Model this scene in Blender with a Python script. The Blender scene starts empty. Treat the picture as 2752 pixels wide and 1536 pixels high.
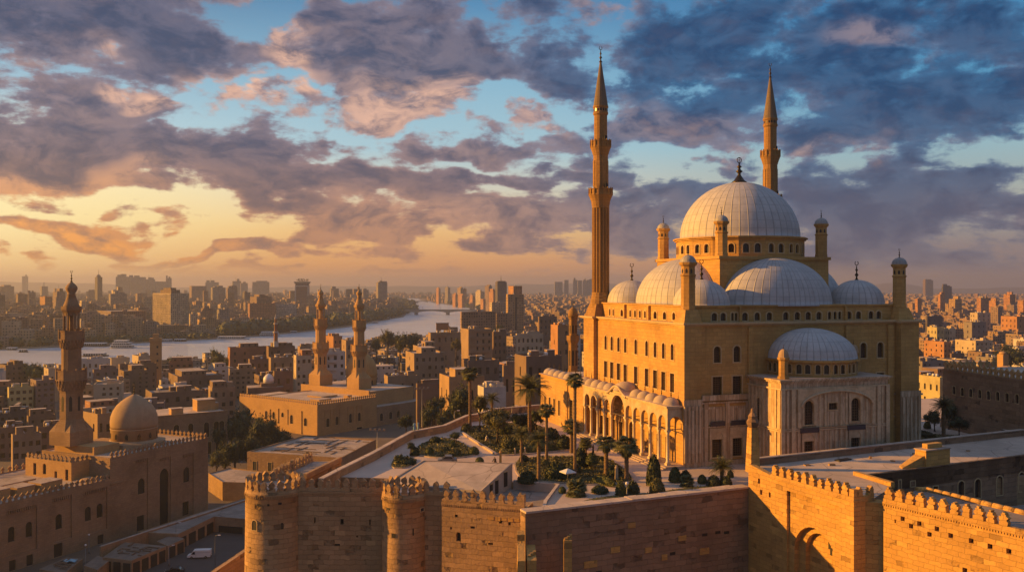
import bpy, math, random
from mathutils import Vector, Matrix
random.seed(11)
SC = bpy.context.scene
# ---------------------------------------------------------------- camera
F, CX, CY, H = 2400.0, 1376.0, 768.0, 33.0     # focal length and centre of the photograph in its own pixels; eye height over the courtyard
cam = bpy.data.cameras.new("camera"); co = bpy.data.objects.new("camera", cam)
SC.collection.objects.link(co); SC.camera = co
co.location = (0, 0, H); co.rotation_euler = (math.radians(90), 0, 0)
cam.sensor_width = 36.0; cam.lens = 36.0 * F / 2752.0
cam.clip_start = 0.5; cam.clip_end = 40000
# ---------------------------------------------------------------- light
SUN_EL = math.radians(14.0)
SX, SY = -0.9968, 0.080
sdir = Vector((SX * math.cos(SUN_EL), SY * math.cos(SUN_EL), math.sin(SUN_EL)))
sl = bpy.data.lights.new("sun", 'SUN'); so = bpy.data.objects.new("sun", sl)
SC.collection.objects.link(so)
sl.energy = 5.0; sl.angle = math.radians(0.6); sl.color = (1.0, 0.47, 0.075)
so.rotation_euler = (-sdir).to_track_quat('-Z', 'Y').to_euler()
so.location = (-300, 60, 120)
SC.view_settings.view_transform = 'Standard'; SC.view_settings.look = 'None'
SC.view_settings.gamma = 1.0; SC.view_settings.exposure = 0.74
SC.render.engine = 'CYCLES'
SC.cycles.use_denoising = True
SC.cycles.max_bounces = 5; SC.cycles.diffuse_bounces = 3; SC.cycles.glossy_bounces = 2
SC.cycles.volume_bounces = 0; SC.cycles.transparent_max_bounces = 8
SC.cycles.caustics_reflective = False; SC.cycles.caustics_refractive = False
SC.cycles.sample_clamp_indirect = 6.0

def lin(r, g, b):
    f = lambda c: (c / 12.92 if c <= 0.04045 else ((c + 0.055) / 1.055) ** 2.4)
    return tuple(f(x / 255.0) for x in (r, g, b))

class NT:
    """small wrapper round a node tree"""
    def __init__(s, tree): s.t = tree; s.n = tree.nodes; s.l = tree.links
    def add(s, typ, **kw):
        nd = s.n.new(typ)
        for k, v in kw.items(): setattr(nd, k, v)
        return nd
    def put(s, sock, v):
        if isinstance(v, bpy.types.NodeSocket): s.l.new(v, sock)
        elif isinstance(v, bpy.types.Node): s.l.new(v.outputs[0], sock)
        else: sock.default_value = v
    def m(s, op, a, b=None, c=None, clamp=False):
        nd = s.add('ShaderNodeMath', operation=op, use_clamp=clamp)
        for i, v in enumerate((a, b, c)):
            if v is not None: s.put(nd.inputs[i], v)
        return nd.outputs[0]
    def vm(s, op, a, b=None, c=None):
        nd = s.add('ShaderNodeVectorMath', operation=op)
        for i, v in enumerate((a, b, c)):
            if v is not None: s.put(nd.inputs[i], v)
        return nd.outputs['Value'] if op in ('LENGTH', 'DOT_PRODUCT') else nd.outputs[0]
    def mix(s, fac, a, b, blend='MIX'):
        nd = s.add('ShaderNodeMix', data_type='RGBA', blend_type=blend)
        s.put(nd.inputs[0], fac)
        for i, v in ((6, a), (7, b)):
            s.put(nd.inputs[i], (v + (1.0,)) if isinstance(v, tuple) and len(v) == 3 else v)
        return nd.outputs[2]
    def ss(s, x, a, b):
        nd = s.add('ShaderNodeMapRange', interpolation_type='SMOOTHSTEP')
        s.put(nd.inputs[0], x); nd.inputs[1].default_value = a; nd.inputs[2].default_value = b
        return nd.outputs[0]
    def noise(s, vec, scale, detail=4, rough=0.55, dist=0.0):
        nd = s.add('ShaderNodeTexNoise')
        if vec is not None: s.put(nd.inputs['Vector'], vec)
        nd.inputs['Scale'].default_value = scale; nd.inputs['Detail'].default_value = detail
        nd.inputs['Roughness'].default_value = rough; nd.inputs['Distortion'].default_value = dist
        return nd.outputs[0]
    def ramp(s, fac, stops):
        nd = s.add('ShaderNodeValToRGB'); r = nd.color_ramp
        while len(r.elements) > 1: r.elements.remove(r.elements[0])
        r.elements[0].position = stops[0][0]; r.elements[0].color = stops[0][1] + (1,)
        for p, c in stops[1:]:
            e = r.elements.new(p); e.color = c + (1,)
        s.put(nd.inputs[0], fac)
        return nd.outputs[0]
    def xyz(s, x, y, z=0.0):
        nd = s.add('ShaderNodeCombineXYZ')
        for i, v in enumerate((x, y, z)): s.put(nd.inputs[i], v)
        return nd.outputs[0]
    def sep(s, v):
        nd = s.add('ShaderNodeSeparateXYZ'); s.put(nd.inputs[0], v)
        return nd.outputs

# ---------------------------------------------------------------- sky: dome of evening light with broken cloud, by direction
world = bpy.data.worlds.new("World"); SC.world = world; world.use_nodes = True
def build_sky():
    w = NT(world.node_tree); w.n.clear()
    tc = w.add('ShaderNodeTexCoord')
    d = tc.outputs['Generated']
    X, Y, Z = w.sep(d)
    az = w.m('ARCTAN2', X, Y)                       # 0 = north (the view), + = east
    el = w.m('ARCSINE', Z)
    el0 = w.m('MAXIMUM', el, 0.0)
    EX = 0.60                                        # picture value -> scene value at this exposure
    def c(r, g, b): return tuple(v * EX for v in lin(r, g, b))
    west = w.ramp(w.m('MULTIPLY', el0, 2.0), [(0, c(236, 150, 88)), (.06, c(250, 178, 92)), (.14, c(255, 215, 140)), (.22, c(250, 226, 180)),
              (.30, c(180, 208, 218)), (.45, c(125, 170, 198)), (.62, c(66, 112, 150)), (1, c(44, 74, 112))])
    mid = w.ramp(w.m('MULTIPLY', el0, 2.0), [(0, c(204, 138, 100)), (.05, c(228, 158, 102)), (.12, c(238, 186, 122)), (.20, c(214, 205, 182)),
              (.30, c(160, 194, 208)), (.45, c(128, 176, 202)), (.62, c(62, 126, 172)), (1, c(38, 74, 120))])
    east = w.ramp(w.m('MULTIPLY', el0, 2.0), [(0, c(150, 120, 112)), (.08, c(136, 122, 126)), (.18, c(160, 164, 160)), (.30, c(134, 176, 192)),
              (.42, c(66, 146, 188)), (.58, c(16, 110, 166)), (1, c(16, 66, 116))])
    s1 = w.ss(az, -0.55, -0.05); s2 = w.ss(az, -0.05, 0.42)
    back = w.ss(az, -1.75, -2.7)                     # away from the sun the low sky turns to cool dusk
    base = w.mix(back, w.mix(s2, w.mix(s1, west, mid), east), east)
    # glow round the sun, low in the west
    gx = w.m('MULTIPLY', w.m('ADD', az, 0.62), 2.4); gy = w.m('MULTIPLY', w.m('SUBTRACT', el0, 0.075), 8.5)
    glow = w.m('SUBTRACT', 1.0, w.m('SQRT', w.m('ADD', w.m('MULTIPLY', gx, gx), w.m('MULTIPLY', gy, gy))), clamp=True)
    base = w.mix(w.m('MULTIPLY', glow, 0.95), base, c(255, 240, 182))
    # physically based sky adds a little of its own light
    sk = w.add('ShaderNodeTexSky', sky_type='NISHITA', sun_disc=False)
    sk.sun_elevation = SUN_EL; sk.sun_rotation = math.atan2(SX, SY); sk.air_density = 1.5; sk.dust_density = 2.5
    nish = w.vm('SCALE', sk.outputs[0]); nish.node.inputs['Scale'].default_value = 0.012
    base = w.mix(1.0, base, nish, 'ADD')
    # cloud field on a plane overhead, flattening towards the horizon
    inv = w.m('DIVIDE', 1.0, w.m('ADD', w.m('MAXIMUM', Z, 0.0), 0.16))
    P = w.xyz(w.m('MULTIPLY', X, inv), w.m('MULTIPLY', Y, inv), 0.0)
    P2 = w.xyz(az, w.m('MULTIPLY', el, 1.75), 0.0)
    wn = w.add('ShaderNodeTexNoise'); w.put(wn.inputs['Vector'], P2); wn.inputs['Scale'].default_value = 7; wn.inputs['Detail'].default_value = 3
    warp = w.vm('SCALE', w.vm('SUBTRACT', wn.outputs['Color'], (.5, .5, .5))); warp.node.inputs['Scale'].default_value = 0.14
    AE = w.vm('ADD', w.xyz(az, el), warp)
    n1 = w.noise(P, 1.9, 7, .60, .25)
    n2 = w.noise(P2, 15.0, 9, .60, .15)
    nn = w.m('ADD', w.m('MULTIPLY', n1, .45), w.m('MULTIPLY', n2, .55))
    sh = w.vm('ADD', P2, (-.014, -.020, 0)); n3 = w.noise(sh, 15.0, 9, .60, .15)
    # cloud masses: azimuth, elevation, half widths, weight, warmth
    D = 2576 / 2752.0
    def ae(x, y):
        t = (x / D - CX) / F; return math.atan(t), math.atan(((CY - y / D) / F) / math.sqrt(1 + t * t))
    B = [(250, 60, 420, 120, .95, .0), (680, 205, 175, 66, .80, 1.1), (190, 215, 330, 60, .85, .15), (400, 215, 90, 24, .8, 1.0), (300, 195, 60, 16, .7, 1.0), (250, 370, 560, 105, 1.05, .05),
         (980, 110, 330, 120, 1.0, .10), (1060, 265, 200, 72, .85, 1.15), (1130, 195, 90, 50, .8, .8), (740, 80, 60, 60, .8, 1.1), (1330, 295, 120, 52, .75, 1.2), (830, 480, 330, 62, 1.0, .05),
         (170, 556, 210, 34, .9, 1.0), (1150, 565, 470, 62, .85, .45), (600, 622, 300, 22, .75, .85), (2050, 110, 850, 190, .80, .04),
         (2300, 310, 480, 110, .85, .04), (1700, 300, 260, 55, .72, .55), (1950, 540, 760, 100, .92, .0), (1240, 370, 290, 40, .78, .35),
         (2090, 392, 90, 30, .75, 1.0), (1780, 385, 110, 24, .7, .9), (1500, 60, 90, 40, .8, .7), (2150, 70, 120, 40, .8, .6), (1880, 335, 60, 24, .6, 1.0), (60, 440, 330, 36, .6, 1.0), (2200, 640, 500, 60, .8, .05), (1350, 440, 420, 30, .62, .1), (1000, 690, 700, 24, .5, .7),
         (1650, 420, 380, 26, .62, .05), (150, 660, 420, 20, .55, .9)]
    cov = None; pink = None
    for (x, y, rx, ry, wt, pk) in B:
        a, e = ae(x, y)
        ia, ie = F * D / rx * .80, F * D / ry * .80
        q = w.vm('MULTIPLY_ADD', AE, (ia, ie, 0), (-a * ia, -e * ie, 0))
        g = w.m('MULTIPLY', w.ss(w.vm('LENGTH', q), 1.25, .25), wt)
        cov = g if cov is None else w.m('MAXIMUM', cov, g)
        if pk > .02:
            pg = w.m('MULTIPLY', g, pk); pink = pg if pink is None else w.m('MAXIMUM', pink, pg)
    # the part of the sky never in view keeps an even broken cover
    out = w.m('MULTIPLY', w.ss(w.m('ABSOLUTE', az), .62, .85), .72)
    out2 = w.m('MULTIPLY', w.ss(el, .33, .48), .80)
    cov = w.m('MAXIMUM', cov, w.m('MAXIMUM', out, out2))
    low = w.ss(el, .004, .03)
    field = w.m('ADD', w.m('MULTIPLY', cov, .60), w.m('MULTIPLY', w.m('SUBTRACT', nn, .5), 2.5))
    dens = w.m('MULTIPLY', w.ss(field, .17, .36), low)
    thick = w.ss(field, .22, .52)
    bill = w.ss(w.noise(w.vm('ADD', P2, warp), 21.0, 8, .62, .1), .38, .62)
    lit = w.m('MULTIPLY_ADD', w.m('SUBTRACT', n2, n3), 5.5, .10, clamp=True)
    wx = w.m('MULTIPLY', w.ss(az, .26, -.45), w.m('SUBTRACT', 1.0, back))
    ex = w.m('MAXIMUM', w.ss(az, -.15, .20), back)
    lowel = w.ss(el, .20, .02); wl = w.m('MULTIPLY', wx, lowel)
    darkc = w.mix(ex, c(62, 76, 106), c(24, 66, 108)); darkc = w.mix(lowel, darkc, w.mix(ex, c(112, 92, 98), c(80, 86, 110)))
    midc = w.mix(ex, c(124, 120, 140), c(54, 108, 152)); midc = w.mix(lowel, midc, w.mix(ex, c(190, 134, 104), c(120, 118, 130)))
    pinkc = w.mix(wl, c(255, 200, 168), c(255, 164, 72))
    shade = w.mix(w.m('MULTIPLY', thick, w.m('MULTIPLY_ADD', bill, -.45, 1.0)), midc, darkc)
    edge = w.m('SUBTRACT', 1.0, thick)
    wf = w.m('ADD', w.m('MULTIPLY', pink, w.m('MULTIPLY_ADD', w.m('MAXIMUM', lit, bill), .85, .18)), w.m('MULTIPLY', w.m('MULTIPLY', lit, w.m('MULTIPLY_ADD', edge, .8, .2)), .22), clamp=True)
    wf = w.m('MULTIPLY', wf, w.m('MULTIPLY_ADD', wx, .60, .44), clamp=True)
    cloud = w.mix(wf, shade, pinkc)
    col = w.mix(w.m('MULTIPLY', dens, .96), base, cloud)
    col = w.mix(w.ss(el, .40, .75), col, c(128, 143, 170))  # unseen overhead sky set paler and bluer to cool the fill light
    ground = w.ss(el, .0, -.02)
    col = w.mix(ground, col, (.10, .075, .06))
    bg = w.add('ShaderNodeBackground'); w.put(bg.inputs[0], col); bg.inputs[1].default_value = 1.0
    o = w.add('ShaderNodeOutputWorld'); w.l.new(bg.outputs[0], o.inputs[0])
build_sky()
world.cycles.sampling_method = 'MANUAL'; world.cycles.sample_map_resolution = 512
# ---------------------------------------------------------------- helpers
COL = SC.collection
def G(px, py, z=0.0):
    Y = F * (H - z) / (py - CY); return ((px - CX) / F * Y, Y)
def hz(py, Y): return H - (py - CY) * Y / F
def at(px, Y): return ((px - CX) / F * Y, Y)
def hit(px, py, P, D):
    r = (px - CX) / F; t = (r * P[1] - P[0]) / (D[0] - r * D[1]); Y = P[1] + t * D[1]
    return t, hz(py, Y)

class MB:
    """collects faces of one mesh"""
    def __init__(s): s.v = []; s.f = []; s.mi = []; s.sm = []
    def vert(s, x, y, z): s.v.append((x, y, z)); return len(s.v) - 1
    def face(s, pts, m=0, smooth=False):
        i = len(s.v); s.v.extend(pts); s.f.append(tuple(range(i, i + len(pts)))); s.mi.append(m); s.sm.append(smooth)
    def idx(s, ids, m=0, smooth=False): s.f.append(tuple(ids)); s.mi.append(m); s.sm.append(smooth)
    def box(s, x0, y0, z0, x1, y1, z1, m=0, mt=None):
        s.prism([(x0, y0), (x1, y0), (x1, y1), (x0, y1)], z0, z1, m, mt)
    def obox(s, cx, cy, z0, z1, hx, hy, a=0.0, m=0, mt=None):
        c, q = math.cos(a), math.sin(a)
        s.prism([(cx + c * x - q * y, cy + q * x + c * y) for x, y in ((-hx, -hy), (hx, -hy), (hx, hy), (-hx, hy))], z0, z1, m, mt)
    def prism(s, poly, z0, z1, m=0, mt=None, poly2=None, bottom=True):
        n = len(poly); p2 = poly2 or poly; i = len(s.v)
        za = z0 if isinstance(z0, (list, tuple)) else [z0] * n
        zb = z1 if isinstance(z1, (list, tuple)) else [z1] * n
        s.v.extend((p[0], p[1], za[k]) for k, p in enumerate(poly)); s.v.extend((p[0], p[1], zb[k]) for k, p in enumerate(p2))
        for k in range(n):
            j = (k + 1) % n; s.idx((i + k, i + j, i + n + j, i + n + k), m)
        s.idx(tuple(i + n + k for k in range(n)), m if mt is None else mt)
        if bottom: s.idx(tuple(i + n - 1 - k for k in range(n)), m)
    def lathe(s, prof, n=24, m=0, smooth=True, cx=0.0, cy=0.0, ph=0.0, sx=1.0, sy=1.0, ms=None):
        rows = []
        for (r, z) in prof:
            if r < 1e-4: rows.append([s.vert(cx, cy, z)])
            else:
                rows.append([s.vert(cx + sx * r * math.cos(ph + 2 * math.pi * k / n), cy + sy * r * math.sin(ph + 2 * math.pi * k / n), z) for k in range(n)])
        for a in range(len(rows) - 1):
            A, Bq = rows[a], rows[a + 1]; mm = m if ms is None else ms[a]
            for k in range(n):
                j = (k + 1) % n
                if len(A) == 1 and len(Bq) == 1: break
                if len(A) == 1: s.idx((A[0], Bq[j], Bq[k]), mm, smooth)
                elif len(Bq) == 1: s.idx((A[k], A[j], Bq[0]), mm, smooth)
                else: s.idx((A[k], A[j], Bq[j], Bq[k]), mm, smooth)
        for R, rev in ((rows[0], True), (rows[-1], False)):
            if len(R) > 1: s.idx(tuple(reversed(R)) if rev else tuple(R), m)
    def tube(s, pts, r, n=8, m=0, smooth=True):
        P = [Vector(p) for p in pts]; rows = []
        rr = r if isinstance(r, (list, tuple)) else [r] * len(P)
        for i, p in enumerate(P):
            t = (P[min(i + 1, len(P) - 1)] - P[max(i - 1, 0)]).normalized()
            a = t.cross(Vector((0, 0, 1)));
            if a.length < 1e-3: a = t.cross(Vector((0, 1, 0)))
            a.normalize(); b = a.cross(t)
            rows.append([s.vert(*(p + (a * math.cos(q) + b * math.sin(q)) * rr[i])) for q in (2 * math.pi * k / n for k in range(n))])
        for A, Bq in zip(rows, rows[1:]):
            for k in range(n):
                j = (k + 1) % n; s.idx((A[k], Bq[k], Bq[j], A[j]), m, smooth)
        s.idx(tuple(rows[0]), m); s.idx(tuple(reversed(rows[-1])), m)
    def wall(s, P, d, L, z0, z1, ops=(), depth=.3, m=0, mr=None):
        """wall face seen from outside, left end P, unit direction d; ops = (centre, width, sill, top, kind) real openings with reveals"""
        n = (d[1], -d[0]); mr = m if mr is None else mr
        ht = z1 if callable(z1) else (lambda x: z1)
        pt = lambda x, z, k=0.0: (P[0] + d[0] * x - n[0] * k, P[1] + d[1] * x - n[1] * k, z)
        def top(o, x):
            c, w, zs, zt, kd = o; a = w / 2; t = min(1, abs(x - c) / a)
            if kd == 'r': return zt
            if kd == 'a': return zt - a + a * math.sqrt(max(0, 1 - t * t))
            return zt - a * 1.25 + 1.25 * a * math.sqrt(max(0, 1 - t ** 1.6)) if kd == 'p' else zt - a * .35 + .35 * a * math.sqrt(max(0, 1 - t * t))
        xs = {0.0, L}
        for o in ops:
            c, w = o[0], o[1]
            for k in (range(13) if o[4] != 'r' else (0, 12)): xs.add(c - w / 2 * math.cos(math.pi * k / 12))
        if callable(z1):
            for k in range(41): xs.add(L * k / 40)
        xs = sorted(xs); e = 1e-5
        xs = [x for i, x in enumerate(xs) if i == 0 or x - xs[i - 1] > 1e-4]
        for xa, xb in zip(xs, xs[1:]):
            xm = (xa + xb) / 2; lo = (z0, z0)
            for o in sorted((o for o in ops if o[0] - o[1] / 2 < xm < o[0] + o[1] / 2), key=lambda o: o[2]):
                if o[2] > lo[0] + e or o[2] > lo[1] + e: s.face([pt(xa, lo[0]), pt(xb, lo[1]), pt(xb, o[2]), pt(xa, o[2])], m)
                ta, tb = top(o, xa), top(o, xb); lo = (ta, tb)
                s.face([pt(xa, ta), pt(xb, tb), pt(xb, tb, depth), pt(xa, ta, depth)], mr)
            s.face([pt(xa, lo[0]), pt(xb, lo[1]), pt(xb, ht(xb)), pt(xa, ht(xa))], m)
        for o in ops:
            c, w, zs = o[0], o[1], o[2]; a, b = c - w / 2, c + w / 2
            s.face([pt(a, zs), pt(a, top(o, a)), pt(a, top(o, a), depth), pt(a, zs, depth)], mr)
            s.face([pt(b, zs, depth), pt(b, top(o, b), depth), pt(b, top(o, b)), pt(b, zs)], mr)
            s.face([pt(a, zs, depth), pt(b, zs, depth), pt(b, zs), pt(a, zs)], mr)
    def mesh(s, name, mats):
        me = bpy.data.meshes.new(name); me.from_pydata(s.v, [], s.f)
        for mt in (mats if isinstance(mats, (list, tuple)) else [mats]): me.materials.append(mt)
        me.polygons.foreach_set('material_index', s.mi); me.polygons.foreach_set('use_smooth', s.sm); me.update()
        return me
    def build(s, name, mats, parent=None, loc=(0, 0, 0), rz=0.0):
        return link(name, s.mesh(name, mats), parent, loc, rz)
def link(name, me, parent=None, loc=(0, 0, 0), rz=0.0, sc=None):
    o = bpy.data.objects.new(name, me); COL.objects.link(o)
    o.location = loc; o.rotation_euler = (0, 0, rz)
    if sc: o.scale = sc
    if parent is not None: o.parent = parent
    return o
def tag(o, label=None, cat=None, group=None, kind=None):
    for k, v in (('label', label), ('category', cat), ('group', group), ('kind', kind)):
        if v: o[k] = v
    return o
def thing(name, label, cat, loc=(0, 0, 0), rz=0.0, group=None):
    return tag(link(name, None, None, loc, rz), label, cat, group)
def dup(o, loc=None, rz=None, sc=None, label=None, group=None, parent=None):
    c = o.copy(); COL.objects.link(c); c.parent = parent
    if loc is not None: c.location = loc
    if rz is not None: c.rotation_euler = (0, 0, rz)
    if sc is not None: c.scale = (sc, sc, sc) if isinstance(sc, (int, float)) else sc
    if label: c['label'] = label
    if group: c['group'] = group
    for ch in list(o.children): dup(ch, parent=c)
    return c

# ---------------------------------------------------------------- materials
def newmat(name):
    m = bpy.data.materials.new(name); m.use_nodes = True; t = NT(m.node_tree)
    return m, t, t.n['Principled BSDF']
def wallcoord(t, cyl=0.0):
    if cyl:
        tc = t.add('ShaderNodeTexCoord'); x, y, z = t.sep(tc.outputs['Object'])
        return t.xyz(t.m('MULTIPLY', t.m('ARCTAN2', y, x), cyl), z)
    g = t.add('ShaderNodeNewGeometry')
    tan = t.vm('NORMALIZE', t.vm('CROSS_PRODUCT', g.outputs['True Normal'], (0, 0, 1)))
    return t.xyz(t.vm('DOT_PRODUCT', g.outputs['Position'], tan), t.sep(g.outputs['Position'])[2])
def stone(name, c1, c2, bw=.9, bh=.42, mortar=.35, stain=.45, bump=.5, cyl=0.0, odd=.0, drip=.35, rough=.9, tone=None):
    m, t, b = newmat(name)
    uv = wallcoord(t, cyl); g = t.add('ShaderNodeNewGeometry'); pos = g.outputs['Position']
    wob = t.vm('SCALE', t.vm('SUBTRACT', t.add('ShaderNodeTexNoise').outputs['Color'], (.5, .5, .5)))
    wob.node.inputs['Scale'].default_value = bh * .75
    nz = wob.node.inputs[0].links[0].from_node.inputs[0].links[0].from_node; t.put(nz.inputs['Vector'], pos); nz.inputs['Scale'].default_value = .8 / bh
    uv = t.vm('ADD', uv, wob)
    br = t.add('ShaderNodeTexBrick'); t.put(br.inputs['Vector'], uv)
    br.inputs['Color1'].default_value = c1 + (1,); br.inputs['Color2'].default_value = c2 + (1,)
    br.inputs['Mortar'].default_value = tuple(v * (1 - mortar) for v in c1) + (1,)
    br.inputs['Scale'].default_value = 1.0; br.inputs['Mortar Size'].default_value = min(.035, bh * .06); br.inputs['Mortar Smooth'].default_value = .4
    br.inputs['Brick Width'].default_value = bw; br.inputs['Row Height'].default_value = bh; br.inputs['Bias'].default_value = -.1
    big = t.noise(pos, .11, 5, .6); fine = t.noise(pos, 1.6, 5, .65)
    u, v, _ = t.sep(uv)
    streak = t.noise(t.xyz(t.m('MULTIPLY', u, 1.1), t.m('MULTIPLY', v, .07)), 1.0, 4, .6)
    col = t.mix(t.m('MULTIPLY', t.ss(big, .42, .72), stain), br.outputs[0], tuple(x * y for x, y in zip(c1, (.42, .38, .34))))
    col = t.mix(t.m('MULTIPLY', t.ss(streak, .55, .78), drip), col, tuple(x * .45 for x in c1))
    col = t.mix(t.m('MULTIPLY', t.ss(streak, .42, .25), drip * .7), col, tuple(min(1, x * 1.35) for x in c2))
    col = t.mix(t.m('MULTIPLY', t.ss(fine, .35, .7), .35), col, tuple(x * .7 for x in c1))
    hgt = t.m('MULTIPLY_ADD', br.outputs['Fac'], -.7, t.m('MULTIPLY', fine, .9))
    if odd:                                          # missing, dark and newly set blocks
        b2 = t.add('ShaderNodeTexBrick'); t.put(b2.inputs['Vector'], uv)
        b2.inputs['Color1'].default_value = (0, 0, 0, 1); b2.inputs['Color2'].default_value = (1, 1, 1, 1); b2.inputs['Mortar'].default_value = (.5, .5, .5, 1)
        b2.inputs['Scale'].default_value = 1; b2.inputs['Mortar Size'].default_value = .001
        b2.inputs['Brick Width'].default_value = bw; b2.inputs['Row Height'].default_value = bh
        wn = t.noise(t.vm('SCALE', uv), 1.0, 0); 
        k = t.sep(b2.outputs[0])[0]
        patch = t.ss(t.noise(pos, .35, 3, .6), .46, .60)
        dark = t.m('MULTIPLY', t.ss(k, .86, .90), patch); new = t.m('MULTIPLY', t.ss(k, .14, .10), patch)
        col = t.mix(t.m('MULTIPLY', dark, odd), col, tuple(x * .28 for x in c1))
        col = t.mix(t.m('MULTIPLY', new, odd), col, tuple(min(.8, x * 1.5) for x in c2))
        hgt = t.m('MULTIPLY_ADD', dark, -1.6, hgt)
    t.put(b.inputs['Base Color'], col); b.inputs['Roughness'].default_value = rough
    bm = t.add('ShaderNodeBump'); bm.inputs['Strength'].default_value = bump; bm.inputs['Distance'].default_value = .12
    t.put(bm.inputs['Height'], hgt); t.put(b.inputs['Normal'], bm.outputs[0])
    return m
def plain(name, c, rough=.8, metal=0.0, var=.25, scale=.6, bump=.0, dirt=0.0, crack=0.0):
    m, t, b = newmat(name)
    g = t.add('ShaderNodeNewGeometry'); n = t.noise(g.outputs['Position'], scale, 5, .62)
    col = t.mix(t.m('MULTIPLY', t.ss(n, .3, .75), var), c, tuple(x * .45 for x in c))
    if dirt:
        n2 = t.noise(g.outputs['Position'], scale * .22, 4, .6)
        col = t.mix(t.m('MULTIPLY', t.ss(n2, .45, .65), dirt), col, tuple(x * y for x, y in zip(c, (.5, .46, .42))))
    t.put(b.inputs['Base Color'], col); b.inputs['Roughness'].default_value = rough; b.inputs['Metallic'].default_value = metal
    if crack:
        vo = t.add('ShaderNodeTexVoronoi', feature='DISTANCE_TO_EDGE'); t.put(vo.inputs['Vector'], t.vm('ADD', g.outputs['Position'], t.vm('SCALE', t.vm('SUBTRACT', t.add('ShaderNodeTexNoise').outputs['Color'], (.5, .5, .5))))); vo.inputs['Scale'].default_value = .16
        n4 = t.noise(g.outputs['Position'], .09, 4, .65); n5 = t.noise(g.outputs['Position'], 2.5, 4, .7)
        col = t.mix(t.m('MULTIPLY', t.ss(vo.outputs['Distance'], .018, .004), crack), col, tuple(x * .3 for x in c))
        col = t.mix(t.m('MULTIPLY', t.ss(n4, .50, .62), crack * .8), col, tuple(x * .55 for x in c)); col = t.mix(t.m('MULTIPLY', t.ss(n5, .58, .72), crack * .6), col, tuple(x * .5 for x in c))
        t.put(b.inputs['Base Color'], col)
    if bump:
        bm = t.add('ShaderNodeBump'); bm.inputs['Strength'].default_value = bump; bm.inputs['Distance'].default_value = .1
        t.put(bm.inputs['Height'], n); t.put(b.inputs['Normal'], bm.outputs[0])
    return m
def ribbed(name, c, ribs, bands, seam=.45, metal=.0, rough=.42, axis_h=1.0):
    """lead or stone dome: ribs run up the dome, seams run round it (object centre = dome axis)"""
    m, t, b = newmat(name)
    tc = t.add('ShaderNodeTexCoord'); x, y, z = t.sep(tc.outputs['Object'])
    a = t.m('MULTIPLY', t.m('ARCTAN2', y, x), ribs / (2 * math.pi))
    fr = t.m('ABSOLUTE', t.m('SUBTRACT', t.m('FRACT', a), .5)); rib = t.ss(fr, .41, .48)
    fz = t.m('ABSOLUTE', t.m('SUBTRACT', t.m('FRACT', t.m('MULTIPLY', z, bands)), .5)); bd = t.ss(fz, .42, .48)
    cell = t.xyz(t.m('FLOOR', a), t.m('FLOOR', t.m('MULTIPLY', z, bands)))
    wn = t.add('ShaderNodeTexWhiteNoise', noise_dimensions='2D'); t.put(wn.inputs['Vector'], cell)
    g = t.add('ShaderNodeNewGeometry'); n = t.noise(g.outputs['Position'], .5, 5, .6); n2 = t.noise(t.vm('MULTIPLY', tc.outputs['Object'], (1.6, 1.6, .25)), .9, 4, .6)
    col = t.mix(t.m('MULTIPLY', wn.outputs[0], .22), c, tuple(v * .62 for v in c))
    col = t.mix(t.m('MULTIPLY', t.ss(n, .4, .7), .35), col, tuple(v * .6 for v in c))
    col = t.mix(t.m('MULTIPLY', t.ss(n2, .5, .75), .30), col, (c[0] * .55, c[1] * .5, c[2] * .42))
    line = t.m('MAXIMUM', rib, t.m('MULTIPLY', bd, .55))
    col = t.mix(t.m('MULTIPLY', line, seam), col, tuple(v * .35 for v in c))
    t.put(b.inputs['Base Color'], col); b.inputs['Roughness'].default_value = rough; b.inputs['Metallic'].default_value = metal
    bm = t.add('ShaderNodeBump'); bm.inputs['Strength'].default_value = .6; bm.inputs['Distance'].default_value = .15
    t.put(bm.inputs['Height'], t.m('MULTIPLY_ADD', wn.outputs[0], .25, rib)); t.put(b.inputs['Normal'], bm.outputs[0])
    return m
def strips(name, c, w=.8, dark=.5):
    """alabaster cladding: tall veined slabs"""
    m, t, b = newmat(name)
    uv = wallcoord(t); u, v, _ = t.sep(uv); g = t.add('ShaderNodeNewGeometry')
    cell = t.xyz(t.m('FLOOR', t.m('DIVIDE', u, w)), t.m('FLOOR', t.m('DIVIDE', v, 2.6)))
    wn = t.add('ShaderNodeTexWhiteNoise', noise_dimensions='2D'); t.put(wn.inputs['Vector'], cell)
    fr = t.m('ABSOLUTE', t.m('SUBTRACT', t.m('FRACT', t.m('DIVIDE', u, w)), .5)); ln = t.ss(fr, .43, .48)
    vein = t.noise(t.xyz(t.m('MULTIPLY', u, 1.4), t.m('MULTIPLY', v, .35), wn.outputs[0]), 1.6, 6, .65, .8)
    big = t.noise(g.outputs['Position'], .2, 4, .6)
    col = t.mix(t.m('MULTIPLY', wn.outputs[0], .75), c, (c[0] * .55, c[1] * .45, c[2] * .34))
    col = t.mix(t.m('MULTIPLY', t.ss(vein, .45, .68), .65), col, (c[0] * .42, c[1] * .30, c[2] * .20))
    col = t.mix(t.m('MULTIPLY', t.ss(big, .5, .75), .4), col, (c[0] * .4, c[1] * .33, c[2] * .26))
    col = t.mix(t.m('MULTIPLY', ln, dark), col, (c[0] * .22, c[1] * .17, c[2] * .13))
    t.put(b.inputs['Base Color'], col); b.inputs['Roughness'].default_value = .5
    bm = t.add('ShaderNodeBump'); bm.inputs['Strength'].default_value = .4; bm.inputs['Distance'].default_value = .08
    t.put(bm.inputs['Height'], t.m('MULTIPLY', ln, -1.0)); t.put(b.inputs['Normal'], bm.outputs[0])
    return m
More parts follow.
